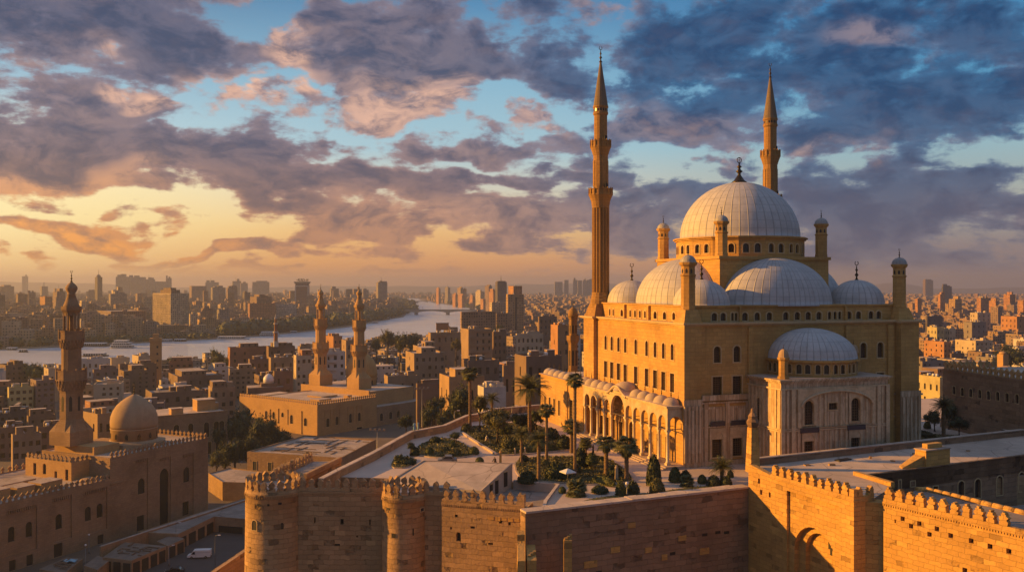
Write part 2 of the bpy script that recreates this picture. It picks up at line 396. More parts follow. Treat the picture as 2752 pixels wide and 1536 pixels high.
def facade(name, c, ww=2.9, fh=3.1, island=False, gap=.5, pal=None):
    """far city wall: storeys of windows in the render of a distant plaster front"""
    m, t, b = newmat(name)
    uv = wallcoord(t); g = t.add('ShaderNodeNewGeometry'); u, v, _ = t.sep(uv)
    a = t.m('DIVIDE', u, ww); k = t.m('DIVIDE', v, fh)
    wn = t.add('ShaderNodeTexWhiteNoise', noise_dimensions='3D'); t.put(wn.inputs['Vector'], t.xyz(t.m('FLOOR', a), t.m('FLOOR', k), g.outputs['Random Per Island']))
    fa = t.m('ABSOLUTE', t.m('SUBTRACT', t.m('FRACT', a), .5)); fk = t.m('ABSOLUTE', t.m('SUBTRACT', t.m('FRACT', k), .5))
    win = t.m('MULTIPLY', t.ss(fa, .30, .24), t.ss(fk, .28, .22)); win = t.m('MULTIPLY', win, t.ss(wn.outputs[0], .22, .32))
    nz = t.sep(g.outputs['True Normal'])[2]; side = t.ss(t.m('ABSOLUTE', nz), .5, .3)
    n = t.noise(g.outputs['Position'], .08, 5, .6)
    if island:
        c = t.ramp(g.outputs['Random Per Island'], pal)
        dk = t.mix(.5, c, (.05, .045, .04))
    else: dk = tuple(x * .5 for x in c)
    col = t.mix(t.m('MULTIPLY', t.ss(n, .35, .7), .5), c, dk)
    band = t.m('MULTIPLY', t.ss(fk, .44, .48), .35)
    col = t.mix(t.m('MULTIPLY', band, side), col, dk)
    col = t.mix(t.m('MULTIPLY', t.m('MULTIPLY', win, side), .85), col, (.025, .022, .022))
    roof = t.ss(nz, .5, .9)
    col = t.mix(t.m('MULTIPLY', roof, .75), col, (.24, .20, .16))
    t.put(b.inputs['Base Color'], col); b.inputs['Roughness'].default_value = .85
    return m
def leafmat(name, c1, c2, sc=.35):
    m, t, b = newmat(name)
    g = t.add('ShaderNodeNewGeometry'); n = t.noise(g.outputs['Position'], sc, 3, .6)
    col = t.mix(g.outputs['Random Per Island'], c1, c2); col = t.mix(t.m('MULTIPLY', t.ss(n, .4, .65), .55), col, tuple(x * .4 for x in c1))
    t.put(b.inputs['Base Color'], col); b.inputs['Roughness'].default_value = .7
    return m
M = {}
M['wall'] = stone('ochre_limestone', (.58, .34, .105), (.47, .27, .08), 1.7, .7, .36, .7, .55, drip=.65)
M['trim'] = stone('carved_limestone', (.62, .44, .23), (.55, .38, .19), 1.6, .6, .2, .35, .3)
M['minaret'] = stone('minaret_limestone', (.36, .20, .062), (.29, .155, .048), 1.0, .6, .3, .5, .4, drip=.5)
M['fort'] = stone('fortress_stone', (.48, .30, .145), (.35, .215, .10), 1.7, .78, .30, .5, .9, odd=.8)
M['fort5'] = stone('fortress_stone_round', (.49, .305, .145), (.36, .22, .10), 1.55, .78, .30, .5, .9, cyl=4.6, odd=.8)
M['fort4'] = stone('fortress_stone_round_small', (.49, .305, .145), (.36, .22, .10), 1.55, .78, .30, .5, .9, cyl=3.5, odd=.8)
M['gate'] = stone('gate_stone', (.60, .345, .095), (.47, .265, .075), 1.6, .66, .28, .4, .8, odd=.5)
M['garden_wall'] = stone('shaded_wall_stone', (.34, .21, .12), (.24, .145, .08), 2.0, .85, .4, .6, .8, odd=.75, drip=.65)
M['mamluk'] = stone('mamluk_stone', (.38, .24, .13), (.30, .185, .10), 1.2, .6, .35, .7, .6, drip=.6)
M['mamluk2'] = stone('mamluk_pale_stone', (.50, .30, .12), (.43, .25, .10), 1.0, .48, .22, .35, .3)
M['white'] = plain('white_stone', (.62, .55, .46), .7, var=.3, scale=1.2)
M['lead'] = ribbed('lead_sheet', (.52, .50, .49), 44, .62, .45, .0, .62)
M['lead2'] = ribbed('lead_sheet_small', (.52, .50, .49), 26, .9, .45, .0, .62)
M['lead3'] = ribbed('lead_cupola', (.46, .44, .42), 14, .01, .6, .0, .6)
M['stonedome'] = ribbed('plaster_dome', (.42, .28, .16), 3, .12, .12, 0, .85)
M['ribdome'] = ribbed('ribbed_stone_dome', (.52, .31, .11), 36, .01, .45, 0, .85)
M['finial'] = plain('dark_bronze', (.05, .035, .02), .4, .7, .3)
M['pane'] = plain('dark_pane', (.035, .028, .02), .25, 0, .3, 1.5)
M['pane_w'] = plain('wooden_lattice', (.10, .055, .025), .6, 0, .5, 2.5)
M['door'] = plain('dark_doorway', (.022, .018, .014), .7, 0, .3)  # near-black colour stands for the shade inside doorways, slits and holes
M['wood'] = plain('weathered_wood', (.16, .10, .055), .8, 0, .5, 2.)
M['alab'] = strips('alabaster_cladding', (.62, .48, .32), .8, .75)
M['alab2'] = plain('alabaster_column', (.64, .48, .29), .5, 0, .55, 1.6, .2, .5)
M['column'] = plain('pale_alabaster_shaft', (.66, .52, .33), .45, 0, .35, 1.2)
M['blue'] = plain('dark_blue_tile', (.03, .03, .05), .4, 0, .4, 2)
M['roof'] = plain('dusty_roof', (.48, .37, .29), .95, 0, .35, .5, .3, .5, .7)
M['roof2'] = plain('pale_dusty_roof', (.62, .49, .39), .95, 0, .35, .35, .3, .5, .6)
M['roofg'] = plain('grey_dusty_roof', (.32, .265, .225), .95, 0, .4, .6, .3, .5, .7)
M['dome_plaster'] = plain('pale_plaster', (.50, .40, .31), .85, 0, .35, .8, .1, .3)
M['paving'] = plain('pale_paving', (.60, .46, .36), .8, 0, .22, .25, .05, .35)
M['kerb'] = plain('kerb_stone', (.45, .34, .25), .85, 0, .3, 1.)
M['grass'] = plain('garden_grass', (.10, .095, .028), .95, 0, .6, .35, .4, .6)
M['soil'] = plain('city_dust', (.16, .115, .08), .95, 0, .5, .05, .0, .5)
M['asphalt'] = plain('street_asphalt', (.075, .062, .055), .9, 0, .4, .2, .0, .5)
M['trunk'] = plain('palm_trunk', (.23, .145, .075), .95, 0, .5, 3., .8)
M['bark'] = plain('tree_bark', (.085, .06, .04), .95, 0, .5, 3., .6)
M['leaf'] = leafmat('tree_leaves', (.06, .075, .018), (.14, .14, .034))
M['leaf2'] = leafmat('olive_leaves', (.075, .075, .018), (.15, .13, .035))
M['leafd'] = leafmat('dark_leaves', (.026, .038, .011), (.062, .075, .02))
M['frond'] = leafmat('palm_fronds', (.075, .085, .022), (.15, .14, .045), .8)
M['hedge'] = leafmat('hedge_leaves', (.05, .068, .016), (.12, .13, .034), .8)
M['metal'] = plain('grey_metal', (.22, .21, .20), .5, .5, .3)
M['dark'] = plain('dark_metal', (.04, .036, .033), .5, .4, .3)
M['tin'] = plain('rusty_tin', (.22, .17, .13), .7, .2, .6, .8, .3, .5)
M['paint'] = plain('white_paint', (.70, .67, .63), .45, 0, .15)
M['glass'] = plain('dark_glass', (.02, .022, .025), .1, 0, .1)
M['tyre'] = plain('rubber', (.02, .02, .02), .9)
M['bluecloth'] = plain('pale_blue_cloth', (.25, .45, .55), .8, 0, .3, 3.)
M['cloth_d'] = plain('dark_cloth', (.025, .022, .022), .9, 0, .3, 3.)
M['cloth_w'] = plain('white_cloth', (.62, .55, .48), .9, 0, .2, 3.)
M['cloth_b'] = plain('beige_cloth', (.32, .24, .17), .9, 0, .2, 3.)
M['skin'] = plain('skin', (.28, .16, .10), .6, 0, .1)
M['hair'] = plain('dark_hair', (.02, .015, .012), .7)
PL = {'tan': (.34, .235, .145), 'ochre': (.40, .26, .13), 'cream': (.52, .42, .28), 'yellow': (.50, .42, .20), 'brown': (.22, .145, .095), 'mauve': (.23, .16, .135),
      'brick': (.34, .165, .085), 'white': (.58, .53, .46), 'grey': (.26, .225, .195), 'orange': (.44, .22, .09), 'dark': (.12, .10, .09)}
PW = {k: stone('plaster_' + k, v, tuple(x * .93 for x in v), 2.5, 1.5, .12, .5, .2, drip=.45) for k, v in PL.items()}
FW = {k: facade('facade_' + k, v) for k, v in PL.items()}

# ---------------------------------------------------------------- shared parts
_wc = {}
def winmesh(w, h, kd, fw, bars, deep, pm):
    key = (round(w, 2), round(h, 2), kd, fw, bars, deep, pm)
    if key in _wc: return _wc[key]
    a = w / 2
    def curve(aa, hh):
        if kd == 'r': return [(-aa, hh), (aa, hh)]
        r = []
        for k in range(13):
            x = -math.cos(math.pi * k / 12); t = abs(x)
            z = hh - aa + aa * math.sqrt(1 - t * t) if kd == 'a' else hh - aa * 1.25 + 1.25 * aa * math.sqrt(max(0, 1 - t ** 1.6))
            r.append((x * aa, z))
        return r
    f = MB()
    if fw:
        i = [(-a, 0.0)] + curve(a, h) + [(a, 0.0)]; o = [(-a - fw, -fw)] + [(x * (a + fw) / a, z + fw) for x, z in curve(a, h)] + [(a + fw, -fw)]
        n = len(i); y = -.09
        for k in range(n):
            j = (k + 1) % n
            f.face([(o[k][0], y, o[k][1]), (i[k][0], y, i[k][1]), (i[j][0], y, i[j][1]), (o[j][0], y, o[j][1])])
            f.face([(o[k][0], 0, o[k][1]), (o[k][0], y, o[k][1]), (o[j][0], y, o[j][1]), (o[j][0], 0, o[j][1])])
            f.face([(i[k][0], y, i[k][1]), (i[k][0], 0, i[k][1]), (i[j][0], 0, i[j][1]), (i[j][0], y, i[j][1])])
    if bars:
        t = .05
        for k in range(1, bars + 1):
            x = -a + w * k / (bars + 1); f.box(x - t, deep * .6, 0, x + t, deep * .6 + .06, h - (0 if kd == 'r' else a * (abs(x) / a) ** 2 * .9), 1)
        for k in range(1, int(h / (w / (bars + 1)))):
            z = k * w / (bars + 1)
            if kd == 'r' or z < h - a: f.box(-a, deep * .6 + .01, z - t, a, deep * .6 + .05, z + t, 1)
    p = MB(); pl = [(-a, 0.0), (a, 0.0)] + list(reversed(curve(a, h)))
    p.face([(x, deep, z) for x, z in pl])
    r = (f.mesh('window', [M['trim'], M['pane_w']]) if f.f else None, p.mesh('pane', M[pm]))
    _wc[key] = r
    return r
def windows(root, P, d, ops, depth, fw=.14, bars=0, pm='pane', name='window', skip=()):
    """window parts (frame > pane) for the openings of a wall"""
    rz = math.atan2(d[1], d[0])
    for i, o in enumerate(ops):
        if i in skip: continue
        c, w, zs, zt, kd = o
        fm, pmsh = winmesh(w, zt - zs, kd, fw, bars, depth * .92, pm)
        loc = (P[0] + d[0] * c, P[1] + d[1] * c, zs)
        if fm is None: link(name, pmsh, root, loc, rz)
        else:
            f = link(name, fm, root, loc, rz); link('pane', pmsh, f)
def finial(root, x, y, z, h, m='finial', name='finial', cres=True):
    b = MB(); r = h * .09
    b.lathe([(r * 1.3, 0), (r * .5, h * .10), (r * .45, h * .2), (r * 1.1, h * .28), (r * .35, h * .38), (r * .35, h * .46), (r * .8, h * .53), (r * .3, h * .61), (r * .25, h * .72), (0, h * .78)], 10)
    if cres:
        pts = [(math.sin(a) * h * .10, 0, h * .88 - math.cos(a) * h * .10) for a in (math.radians(q) for q in range(-150, 151, 20))]
        b.tube(pts, r * .22, 6)
    return b.build(name, M[m], root, (x, y, z))
def cupola(root, x, y, z, r, h, mat='lead3', fh=1.6, name='cupola', n=24):
    b = MB(); prof = [(r * math.cos(a), h * math.sin(a)) for a in (math.pi / 2 * k / 10 for k in range(10))] + [(0, h)]
    b.lathe([(r * 1.06, -.18), (r * 1.06, 0)] + prof, n)
    o = b.build(name, M[mat], root, (x, y, z))
    if fh: finial(o, 0, 0, h - .05, fh)
    return o
# ================================================================ the great mosque on the citadel
C0 = (31.45, 162.3); MA = math.atan2(.325, .946)
def L2W(a, b, o=C0, an=MA): c, s = math.cos(an), math.sin(an); return (o[0] + c * a - s * b, o[1] + s * a + c * b)
def great_mosque():
    R = thing('great_mosque', 'great domed mosque with silver domes and two pencil minarets, its left face lit gold', 'mosque', (C0[0], C0[1], 0), MA)
    WU, WW, ZC = 51.0, 43.0, 25.7
    # --- main walls
    b = MB()
    lops = []
    for t in (33.9, 30.8, 27.5, 24.3, 19.5, 14.8, 11.3, 8.0, 4.6):
        lops += [(WW - t, 1.15, 19.2, 22.2, 'a'), (WW - t, 1.6, 13.2, 16.7, 'r')]
    rops = []
    for t in (6.7, 10.9, 39.6, 43.7): rops += [(t, 1.45, 18.9, 21.9, 'a')]
    for t in (6.7, 10.95): rops += [(t, 2.0, 12.9, 16.3, 'r')]
    rops += [(43.7, 1.8, 14.2, 15.9, 'r')]
    rl = [(6.65, 2.1, 1.5, 4.8, 'r'), (11.0, 2.1, 1.5, 4.8, 'r'), (40.5, 2.1, 1.5, 4.8, 'r'), (45, 2.1, 1.5, 4.8, 'r')]
    pops = [(WW - t, 1.7, .6, 4.6, 'r') for t in (2.7, 6.3, 9.8, 13.2, 16.6, 26.4, 30, 33.2, 36.2)] + [(WW - 21.2, 2.6, .6, 5.4, 'a')]
    b.wall((0, WW), (0, -1), WW, 0, ZC, lops + pops, .55)
    b.wall((0, 0), (1, 0), WU, 0, ZC, rops + rl, .55)
    b.wall((WU, 0), (0, 1), WW, 0, ZC); b.wall((WU, WW), (-1, 0), WU, 0, ZC)
    b.face([(0, 0, ZC), (WU, 0, ZC), (WU, WW, ZC), (0, WW, ZC)])
    b.build('prayer_hall', M['wall'], R)
    windows(R, (0, WW), (0, -1), lops, .55, .18, 3); windows(R, (0, WW), (0, -1), pops, .55, .14, 2, 'pane_w')
    windows(R, (0, 0), (1, 0), rops + rl, .55, .2, 4)
    # corner buttresses and engaged piers
    e = .35
    for (x0, y0, x1, y1) in ((-e, -e, 3.2, 3.2), (WU - 3.6, -1.6, WU + .8, 3.0), (-.9, WW - 4.6, 4.6, WW + .9), (WU - 4.6, WW - 4.6, WU + .9, WW + .9)):
        b = MB(); b.box(x0, y0, 0, x1, y1, ZC - .003); b.build('buttress', M['wall'], R)
    for (x0, x1, z0) in ((45.3, 46.6, 0), (13.2, 14.2, 13), (35.2, 36.2, 13)): b = MB(); b.box(x0, -.45, z0, x1, .4, ZC - .4); b.build('buttress', M['wall'], R)
    # cornice
    b = MB()
    for (o, z0, z1) in ((.35, ZC, ZC + .25), (.65, ZC + .25, ZC + .55)):
        b.prism([(-o, -o), (WU - 3.9, -o), (WU - 3.9, -1.6 - o), (WU + .8 + o, -1.6 - o), (WU + .8 + o, WW + .9 + o), (-.9 - o, WW + .9 + o), (-.9 - o, WW - 4.6 - o), (-o, WW - 4.6 - o)], z0, z1)
    b.build('cornice', M['trim'], R)
    # --- alabaster lower storey on the right face
    b = MB(); z1 = 11.4
    def clad(x0, x1, y, sk=()):
        x = x0; i = 0
        while x < x1 - .3:
            w = (.55, .95)[i % 2]
            if not any(a - w < x < c for a, c in sk): b.box(x, y - (.22 if i % 2 else .10), .9, min(x1, x + w - .06), y, z1 - .003 if i % 2 else z1 - .6, 0)
            else: b.box(x, y - .10, 7.6, min(x1, x + w - .06), y, z1 - .6, 0)
            x += w; i += 1
        b.box(x0, y - .30, z1, x1, y, z1 + .35, 0); b.box(x0, y - .26, 7.0, x1, y, 7.25, 0); b.box(x0, y - .28, 0, x1, y, .9, 0)
    clad(3.3, 13.2, -.003, ((5.0, 8.3), (9.3, 12.7)))
    b.box(-.5, -.5, 0, 3.3, -e - .003, 12.3, 0); b.box(3.3, -.55, 12.0, 13.2, -.003, 13.0, 0)
    for k in range(5): b.box(-.45 + k * .75, -.72, .9, -.05 + k * .75, -.5 - .003, 11.2, 0)
    b.build('alabaster_cladding', M['alab'], R); b = MB()
    clad(36.6, 47.2, -.003, ((38.9, 42.1), (43.4, 46.6)))
    b.box(47.1, -1.95, 0, 52.0, -1.6 - .003, 12.3, 0)
    for k in range(5): b.box(47.3 + k * .95, -2.2, .9, 47.8 + k * .95, -1.95 - .003, 11.2, 0)
    b.build('alabaster_cladding', M['alab'], R)
    for (c, y) in ((6.65, -.25), (11.0, -.25), (40.5, -.25), (45, -.25)):
        b = MB(); b.wall((c - 1.7, y), (1, 0), 3.4, .95, 6.9, [(c - (c - 1.7), 2.4, .95, 6.2, 'a')], .2)
        b.wall((c - 1.2, y + .12), (1, 0), 2.4, 4.85, 6.3); b.build('arched_surround', M['alab2'], R)
        b = MB(); b.box(c - 1.5, y - .12, 7.25, c + 1.5, y - .05, 8.15); b.build('tile_panel', M['blue'], R)
    # --- attic storey with square windows
    A0, ZA = 1.5, 29.1
    b = MB()
    att_l = [(WW - 2 * A0 - (t - A0), w, 26.55, 28.0, 'a') for t, w in ((35, .7), (33.2, .7), (29, 1.2), (25, .8), (22.8, .8), (20.6, .8), (18.4, .8), (14.1, 1.3), (10.3, 1.3), (6.7, 1.1))]
    att_r = [(t - A0, w, 26.5, 28.0, 'a') for t, w in ((7, 1.15), (8.9, 1.15), (10.9, .55), (11.7, .55), (13.6, 1.2), (16.3, 1.2), (19, 1.2), (22.7, 1.2), (25.3, 1.2), (27.8, 1.2), (30.3, 1.2), (32.8, .8), (34.1, .7), (35.2, .7), (37.4, 1.2), (39.7, 1.2), (42.7, 1.15), (44.6, 1.15))]
    b.wall((A0, WW - A0), (0, -1), WW - 2 * A0, ZC + .55, ZA, att_l, .35); b.wall((A0, A0), (1, 0), WU - 2 * A0, ZC + .55, ZA, att_r, .35)
    b.wall((WU - A0, A0), (0, 1), WW - 2 * A0, ZC + .55, ZA); b.wall((WU - A0, WW - A0), (-1, 0), WU - 2 * A0, ZC + .55, ZA)
    for (x0, x1) in ((12.2, 36.2),): b.box(x0, A0 - .5, ZC + .56, x0 + .5, A0 - .003, ZA); b.box(x1, A0 - .5, ZC + .56, x1 + .5, A0 - .003, ZA)
    for (y0,) in ((16.2,), (27.,)): b.box(A0 - .5, y0, ZC + .56, A0 - .003, y0 + .5, ZA)
    b.prism([(A0 - .3, A0 - .3), (WU - A0 + .3, A0 - .3), (WU - A0 + .3, WW - A0 + .3), (A0 - .3, WW - A0 + .3)], ZA, ZA + .28)
    b.build('attic', M['wall'], R)
    windows(R, (A0, WW - A0), (0, -1), att_l, .35, .22); windows(R, (A0, A0), (1, 0), att_r, .35, .22)
    # --- half domes and corner domes
    def dome(name, x, y, rx, ry, h, z, mat, n=96):
        b = MB(); b.lathe([(1.0 * 1.015, -.25), (1.0 * 1.015, 0)] + [(math.cos(a), h * math.sin(a)) for a in (math.pi / 2 * k / 18 for k in range(18))] + [(0, h)], n, sx=rx, sy=ry)
        return b.build(name, M[mat], R, (x, y, z))
    dome('half_dome', 25.5, 9.0, 12.4, 8.3, 9.3, 29.35, 'lead'); dome('half_dome', 12.2, 21.5, 9.6, 11.6, 9.3, 29.35, 'lead')
    dome('half_dome', 38.8, 21.5, 9.6, 11.6, 9.3, 29.35, 'lead'); dome('half_dome', 25.5, 34.0, 12.4, 8.3, 9.3, 29.35, 'lead')
    for (x, y) in ((7.6, 7.0), (43.9, 7.0), (7.3, 36), (43.9, 36)):
        o = dome('corner_dome', x, y, 5.4, 5.4, 4.9, 29.35, 'lead2', 64); finial(o, 0, 0, 4.8, 4.0)
    # --- square base, drum, great dome
    b = MB(); cx, cy, a = 25.5, 21.5, 12.8
    b.box(cx - a, cy - a, 29.38, cx + a, cy + a, 38.3); b.box(cx - a - .35, cy - a - .35, 38.3, cx + a + .35, cy + a + .35, 38.9)
    b.build('square_base', M['wall'], R)
    b = MB(); n = 16; rd = 13.3
    for k in range(n):
        a0 = 2 * math.pi * (k - .5) / n; a1 = 2 * math.pi * (k + .5) / n
        p0 = (cx + rd * math.cos(a0), cy + rd * math.sin(a0)); p1 = (cx + rd * math.cos(a1), cy + rd * math.sin(a1)); ln = math.dist(p0, p1)
        d = ((p1[0] - p0[0]) / ln, (p1[1] - p0[1]) / ln); ops = [(ln * .28, 1.15, 39.7, 41.5, 'a'), (ln * .72, 1.15, 39.7, 41.5, 'a')]
        b.wall(p0, d, ln, 38.9, 42.4, ops, .4)
        if math.sin(MA + a0 + math.pi / n) < .35: windows(R, p0, d, ops, .4, .2)
    ring = lambda r: [(cx + r * math.cos(2 * math.pi * (k - .5) / n), cy + r * math.sin(2 * math.pi * (k - .5) / n)) for k in range(n)]
    b.prism(ring(rd + .35), 42.4, 42.7); b.prism(ring(rd + .7), 42.7, 43.0)
    b.build('drum', M['wall'], R)
    o = dome('great_dome', cx, cy, 12.5, 12.5, 12.1, 43.0, 'lead', 128)
    b = MB(); b.lathe([(1.9, 0), (1.2, .5), (.7, 1.2), (.35, 1.7), (.3, 2.1), (.75, 2.5), (.3, 2.9), (.25, 3.2), (.55, 3.5), (.2, 3.8), (.16, 4.3)], 14)
    b.tube([(math.sin(q) * .55, 0, 4.9 - math.cos(q) * .55) for q in (math.radians(k) for k in range(0, 361, 24))], .09, 6)
    b.tube([(-.55, 0, 4.9), (.55, 0, 4.9)], .06, 6); b.tube([(0, 0, 4.3), (0, 0, 5.5)], .06, 6)
    b.build('finial', M['finial'], o, (0, 0, 11.95))
    # --- octagonal corner turrets
    def turret(x, y, z, s, base):
        b = MB(); q = math.pi / 8; r = 1.3 * s
        if base: b.prism([(-1.95 * s, -1.95 * s), (1.95 * s, -1.95 * s), (1.95 * s, 1.95 * s), (-1.95 * s, 1.95 * s)], 0, 2.4 * s, 0, None, [(-1.25 * s, -1.25 * s), (1.25 * s, -1.25 * s), (1.25 * s, 1.25 * s), (-1.25 * s, 1.25 * s)])
        z0 = 2.3 * s if base else 0
        hz_ = 8.6 * s if base else 4.9 * s
        b.lathe([(r * 1.06, z0), (r * 1.06, z0 + .5), (r, z0 + .6), (r, hz_ - .1), (r * 1.12, hz_), (r * 1.12, hz_ + .2), (r * .96, hz_ + .3), (r * .96, hz_ + 1.7 * s), (r * 1.25, hz_ + 2.1 * s), (r * 1.3, hz_ + 2.5 * s)], 8, smooth=False, ph=q)
        zt = hz_ + 2.5 * s
        o = b.build('turret', M['wall'], R, (x, y, z))
        wb = MB()
        for k in range(8):
            a = k * math.pi / 4; c, sn = math.cos(a), math.sin(a); rr = r * .96 * math.cos(q) + .02
            wb.face([(rr * c - sn * t, rr * sn + c * t, zz) for t, zz in ((-.2, hz_ + .5), (.2, hz_ + .5), (.2, hz_ + 1.1 * s), (0, hz_ + 1.35 * s), (-.2, hz_ + 1.1 * s))])
        wb.build('window', M['pane'], o)
        cupola(o, 0, 0, zt, r * 1.12, 1.35 * s, 'lead3', 1.9 * s)
    for (x, y) in ((1.5, 1.5), (49.3, 1.0)): turret(x, y, ZC + .55, 1.0, True)
    for (x, y) in ((cx - 11.8, cy - 11.8), (cx + 11.8, cy - 11.8), (cx - 11.8, cy + 11.8), (cx + 11.8, cy + 11.8)): turret(x, y, 38.9, .92, False)
    # --- pencil minarets
    def minaret(x, y):
        q = math.pi / 16
        root = MB()
        root.prism([(-2.75, -2.75), (2.75, -2.75), (2.75, 2.75), (-2.75, 2.75)], ZC + .55, 29.0, 0, None, [(-1.9, -1.9), (1.9, -1.9), (1.9, 1.9), (-1.9, 1.9)])
        root.lathe([(2.35, 28.2), (2.35, 29.8), (2.15, 30.2), (2.15, 30.6), (1.95, 31.0)], 16, smooth=False, ph=q)
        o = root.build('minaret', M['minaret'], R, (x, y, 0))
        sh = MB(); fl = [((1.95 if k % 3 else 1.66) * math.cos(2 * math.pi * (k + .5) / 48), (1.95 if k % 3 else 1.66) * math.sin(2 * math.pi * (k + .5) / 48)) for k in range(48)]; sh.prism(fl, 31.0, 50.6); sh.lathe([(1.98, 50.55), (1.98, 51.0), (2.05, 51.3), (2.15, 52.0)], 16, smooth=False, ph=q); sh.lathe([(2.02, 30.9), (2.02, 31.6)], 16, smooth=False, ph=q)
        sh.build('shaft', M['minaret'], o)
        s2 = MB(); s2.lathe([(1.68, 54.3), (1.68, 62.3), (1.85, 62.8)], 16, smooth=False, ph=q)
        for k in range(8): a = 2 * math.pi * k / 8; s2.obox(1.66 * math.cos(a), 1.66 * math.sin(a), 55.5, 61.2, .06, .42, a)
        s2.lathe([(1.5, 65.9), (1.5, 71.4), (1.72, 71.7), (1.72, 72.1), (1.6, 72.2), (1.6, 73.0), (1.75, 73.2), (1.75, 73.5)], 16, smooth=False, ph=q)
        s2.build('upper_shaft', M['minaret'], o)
        for (z0, r) in ((52.0, 2.15), (62.8, 1.85)):
            g = MB(); g.lathe([(r, z0), (r * 1.08, z0 + .5), (r * 1.22, z0 + 1.2), (r * 1.27, z0 + 1.4), (r * 1.27, z0 + 1.7), (r * 1.22, z0 + 1.72), (r * 1.22, z0 + 2.7), (r * 1.27, z0 + 2.72), (r * 1.27, z0 + 2.9), (r * 1.1, z0 + 2.9), (r * 1.1, z0 + 1.8), (r * .7, z0 + 1.8)], 16, smooth=False, ph=q)
            for k in range(16): a = q + 2 * math.pi * k / 16; g.obox(r * 1.25 * math.cos(a), r * 1.25 * math.sin(a), z0 + 1.4, z0 + 3.15, .1, .1, a)
            g.build('balcony', M['minaret'], o)
            dd = MB(); dd.obox(r * .93 * math.cos(-1.25), r * .93 * math.sin(-1.25), z0 + 1.8, z0 + 3.9, .06, .4, -1.25); dd.build('doorway', M['door'], o)
        wb = MB()
        for k in range(16): a = 2 * math.pi * k / 16; wb.obox(1.6 * math.cos(a) * .985, 1.6 * math.sin(a) * .985, 72.3, 72.9, .03, .16, a)
        wb.build('window_ring', M['pane'], o)
        sp = MB(); sp.lathe([(1.7, 73.5), (1.62, 73.9), (.22, 83.4), (0.2, 83.6)], 16, smooth=False, ph=q); sp.build('spire', plain_spire, o)
        finial(o, 0, 0, 83.5, 3.6)
    plain_spire = stone('spire_lead', (.20, .15, .10), (.17, .125, .085), .8, 1.4, .3, .3, .2)
    minaret(2.0, 41.0); minaret(47.2, 41.3)
    # --- apse block on the right face
    x0, x1, y0, zt = 13.3, 36.5, -10.1, 15.9
    b = MB()
    fo = [(5.84, 1.95, 8.35, 12.6, 'a'), (15.95, 1.95, 8.5, 12.7, 'a'), (11.0, 1.9, 10.8, 12.0, 'r'), (5.84, 2.0, 1.6, 5.4, 'r'), (15.95, 2.0, 1.6, 5.5, 'r'), ]
    lo = [(10.1 - 6.5, 1.6, 8.3, 12.6, 'a'), (10.1 - 6.5, 1.6, 1.6, 5.4, 'r')]
    b.wall((x0, y0), (1, 0), x1 - x0, 0, zt, fo, .5); b.wall((x0, -.003), (0, -1), 10.1, 0, zt, [(10.1 + (o[0] - 10.1), *o[1:]) for o in lo], .5)
    b.wall((x1, y0), (0, 1), 10.1, 0, zt)
    b.prism([(x0 - .35, y0 - .35), (x1 + .35, y0 - .35), (x1 + .35, -.003), (x0 - .35, -.003)], zt, zt + .3); b.prism([(x0 - .6, y0 - .6), (x1 + .6, y0 - .6), (x1 + .6, -.003), (x0 - .6, -.003)], zt + .3, zt + .6, 0, 1)
    b.build('apse_block', [M['alab'], M['roof']], R)
    windows(R, (x0, y0), (1, 0), fo, .5, .18, 3); windows(R, (x0, -.003), (0, -1), lo, .5, .18, 3)
    b = MB(); x = x0; i = 0                              # pilaster strips and mouldings, with the wide blind arch
    def archz(x): t = (x - (x0 + 11.7)) / 7.6; return 11.4 + 2.6 * math.sqrt(1 - t * t) if abs(t) < 1 else 0
    while x < x1 - .2:
        w = (.42, .72)[i % 2]; mid = x + w / 2 - x0
        inwin = any(abs(mid - c) < 1.5 for c in (5.84, 15.95)); az_ = archz(x + w / 2)
        if i % 2 == 0:
            if not inwin: b.box(x, y0 - .16, .9, x + w, y0 - .003, 7.2); b.box(x, y0 - .16, 7.9, x + w, y0 - .003, (az_ if az_ else 14.6) - .1) if abs(mid - 11) > 1.2 else b.box(x, y0 - .16, 7.9, x + w, y0 - .003, 10.5)
        x += w; i += 1
    y = -.4
    while y > y0 + .3:
        if abs(y + 6.5) > 1.3: b.box(x0 - .16, y - .4, .9, x0 - .003, y, 7.2); b.box(x0 - .16, y - .4, 7.9, x0 - .003, y, 14.6)
        y -= 1.15
    b.wall((x0 + 3.3, y0 - .42), (1, 0), 16.8, 7.9, 14.7, [(8.4, 15.4, 7.9, 14.2, 's')], .40)
    b.wall((x0 + 3.3, y0 - .02), (0, -1), .40, 7.9, 14.7); b.wall((x0 + 20.1, y0 - .42), (0, 1), .40, 7.9, 14.7); b.face([(x0 + 3.3, y0 - .42, 14.7), (x0 + 20.1, y0 - .42, 14.7), (x0 + 20.1, y0, 14.7), (x0 + 3.3, y0, 14.7)])
    pts = [(x0 + 11.7 + 7.7 * t, y0 - .46, 14.2 - 2.69 + 2.69 * math.sqrt(max(0, 1 - t * t))) for t in (math.sin(math.pi * (k / 28 - .5)) for k in range(29))]
    b.tube(pts, .2, 6)
    for (z, hh) in ((7.3, .22), (7.65, .18), (14.7, .25), (.0, .9)): b.box(x0 - .26, y0 - .26, z, x1 + .26, y0 - .004, z + hh); b.box(x0 - .26, y0 - .004, z, x0 - .004, -.01, z + hh); b.box(x1 + .004, y0 - .004, z, x1 + .26, -.01, z + hh)
    for xx in (x0 - .2, x0 + 2.0, x1 - 2.6, x1 - .6): b.box(xx, y0 - .34, .9, xx + .8, y0 - .27, 14.7)
    b.build('pilaster_strips', M['alab2'], R)
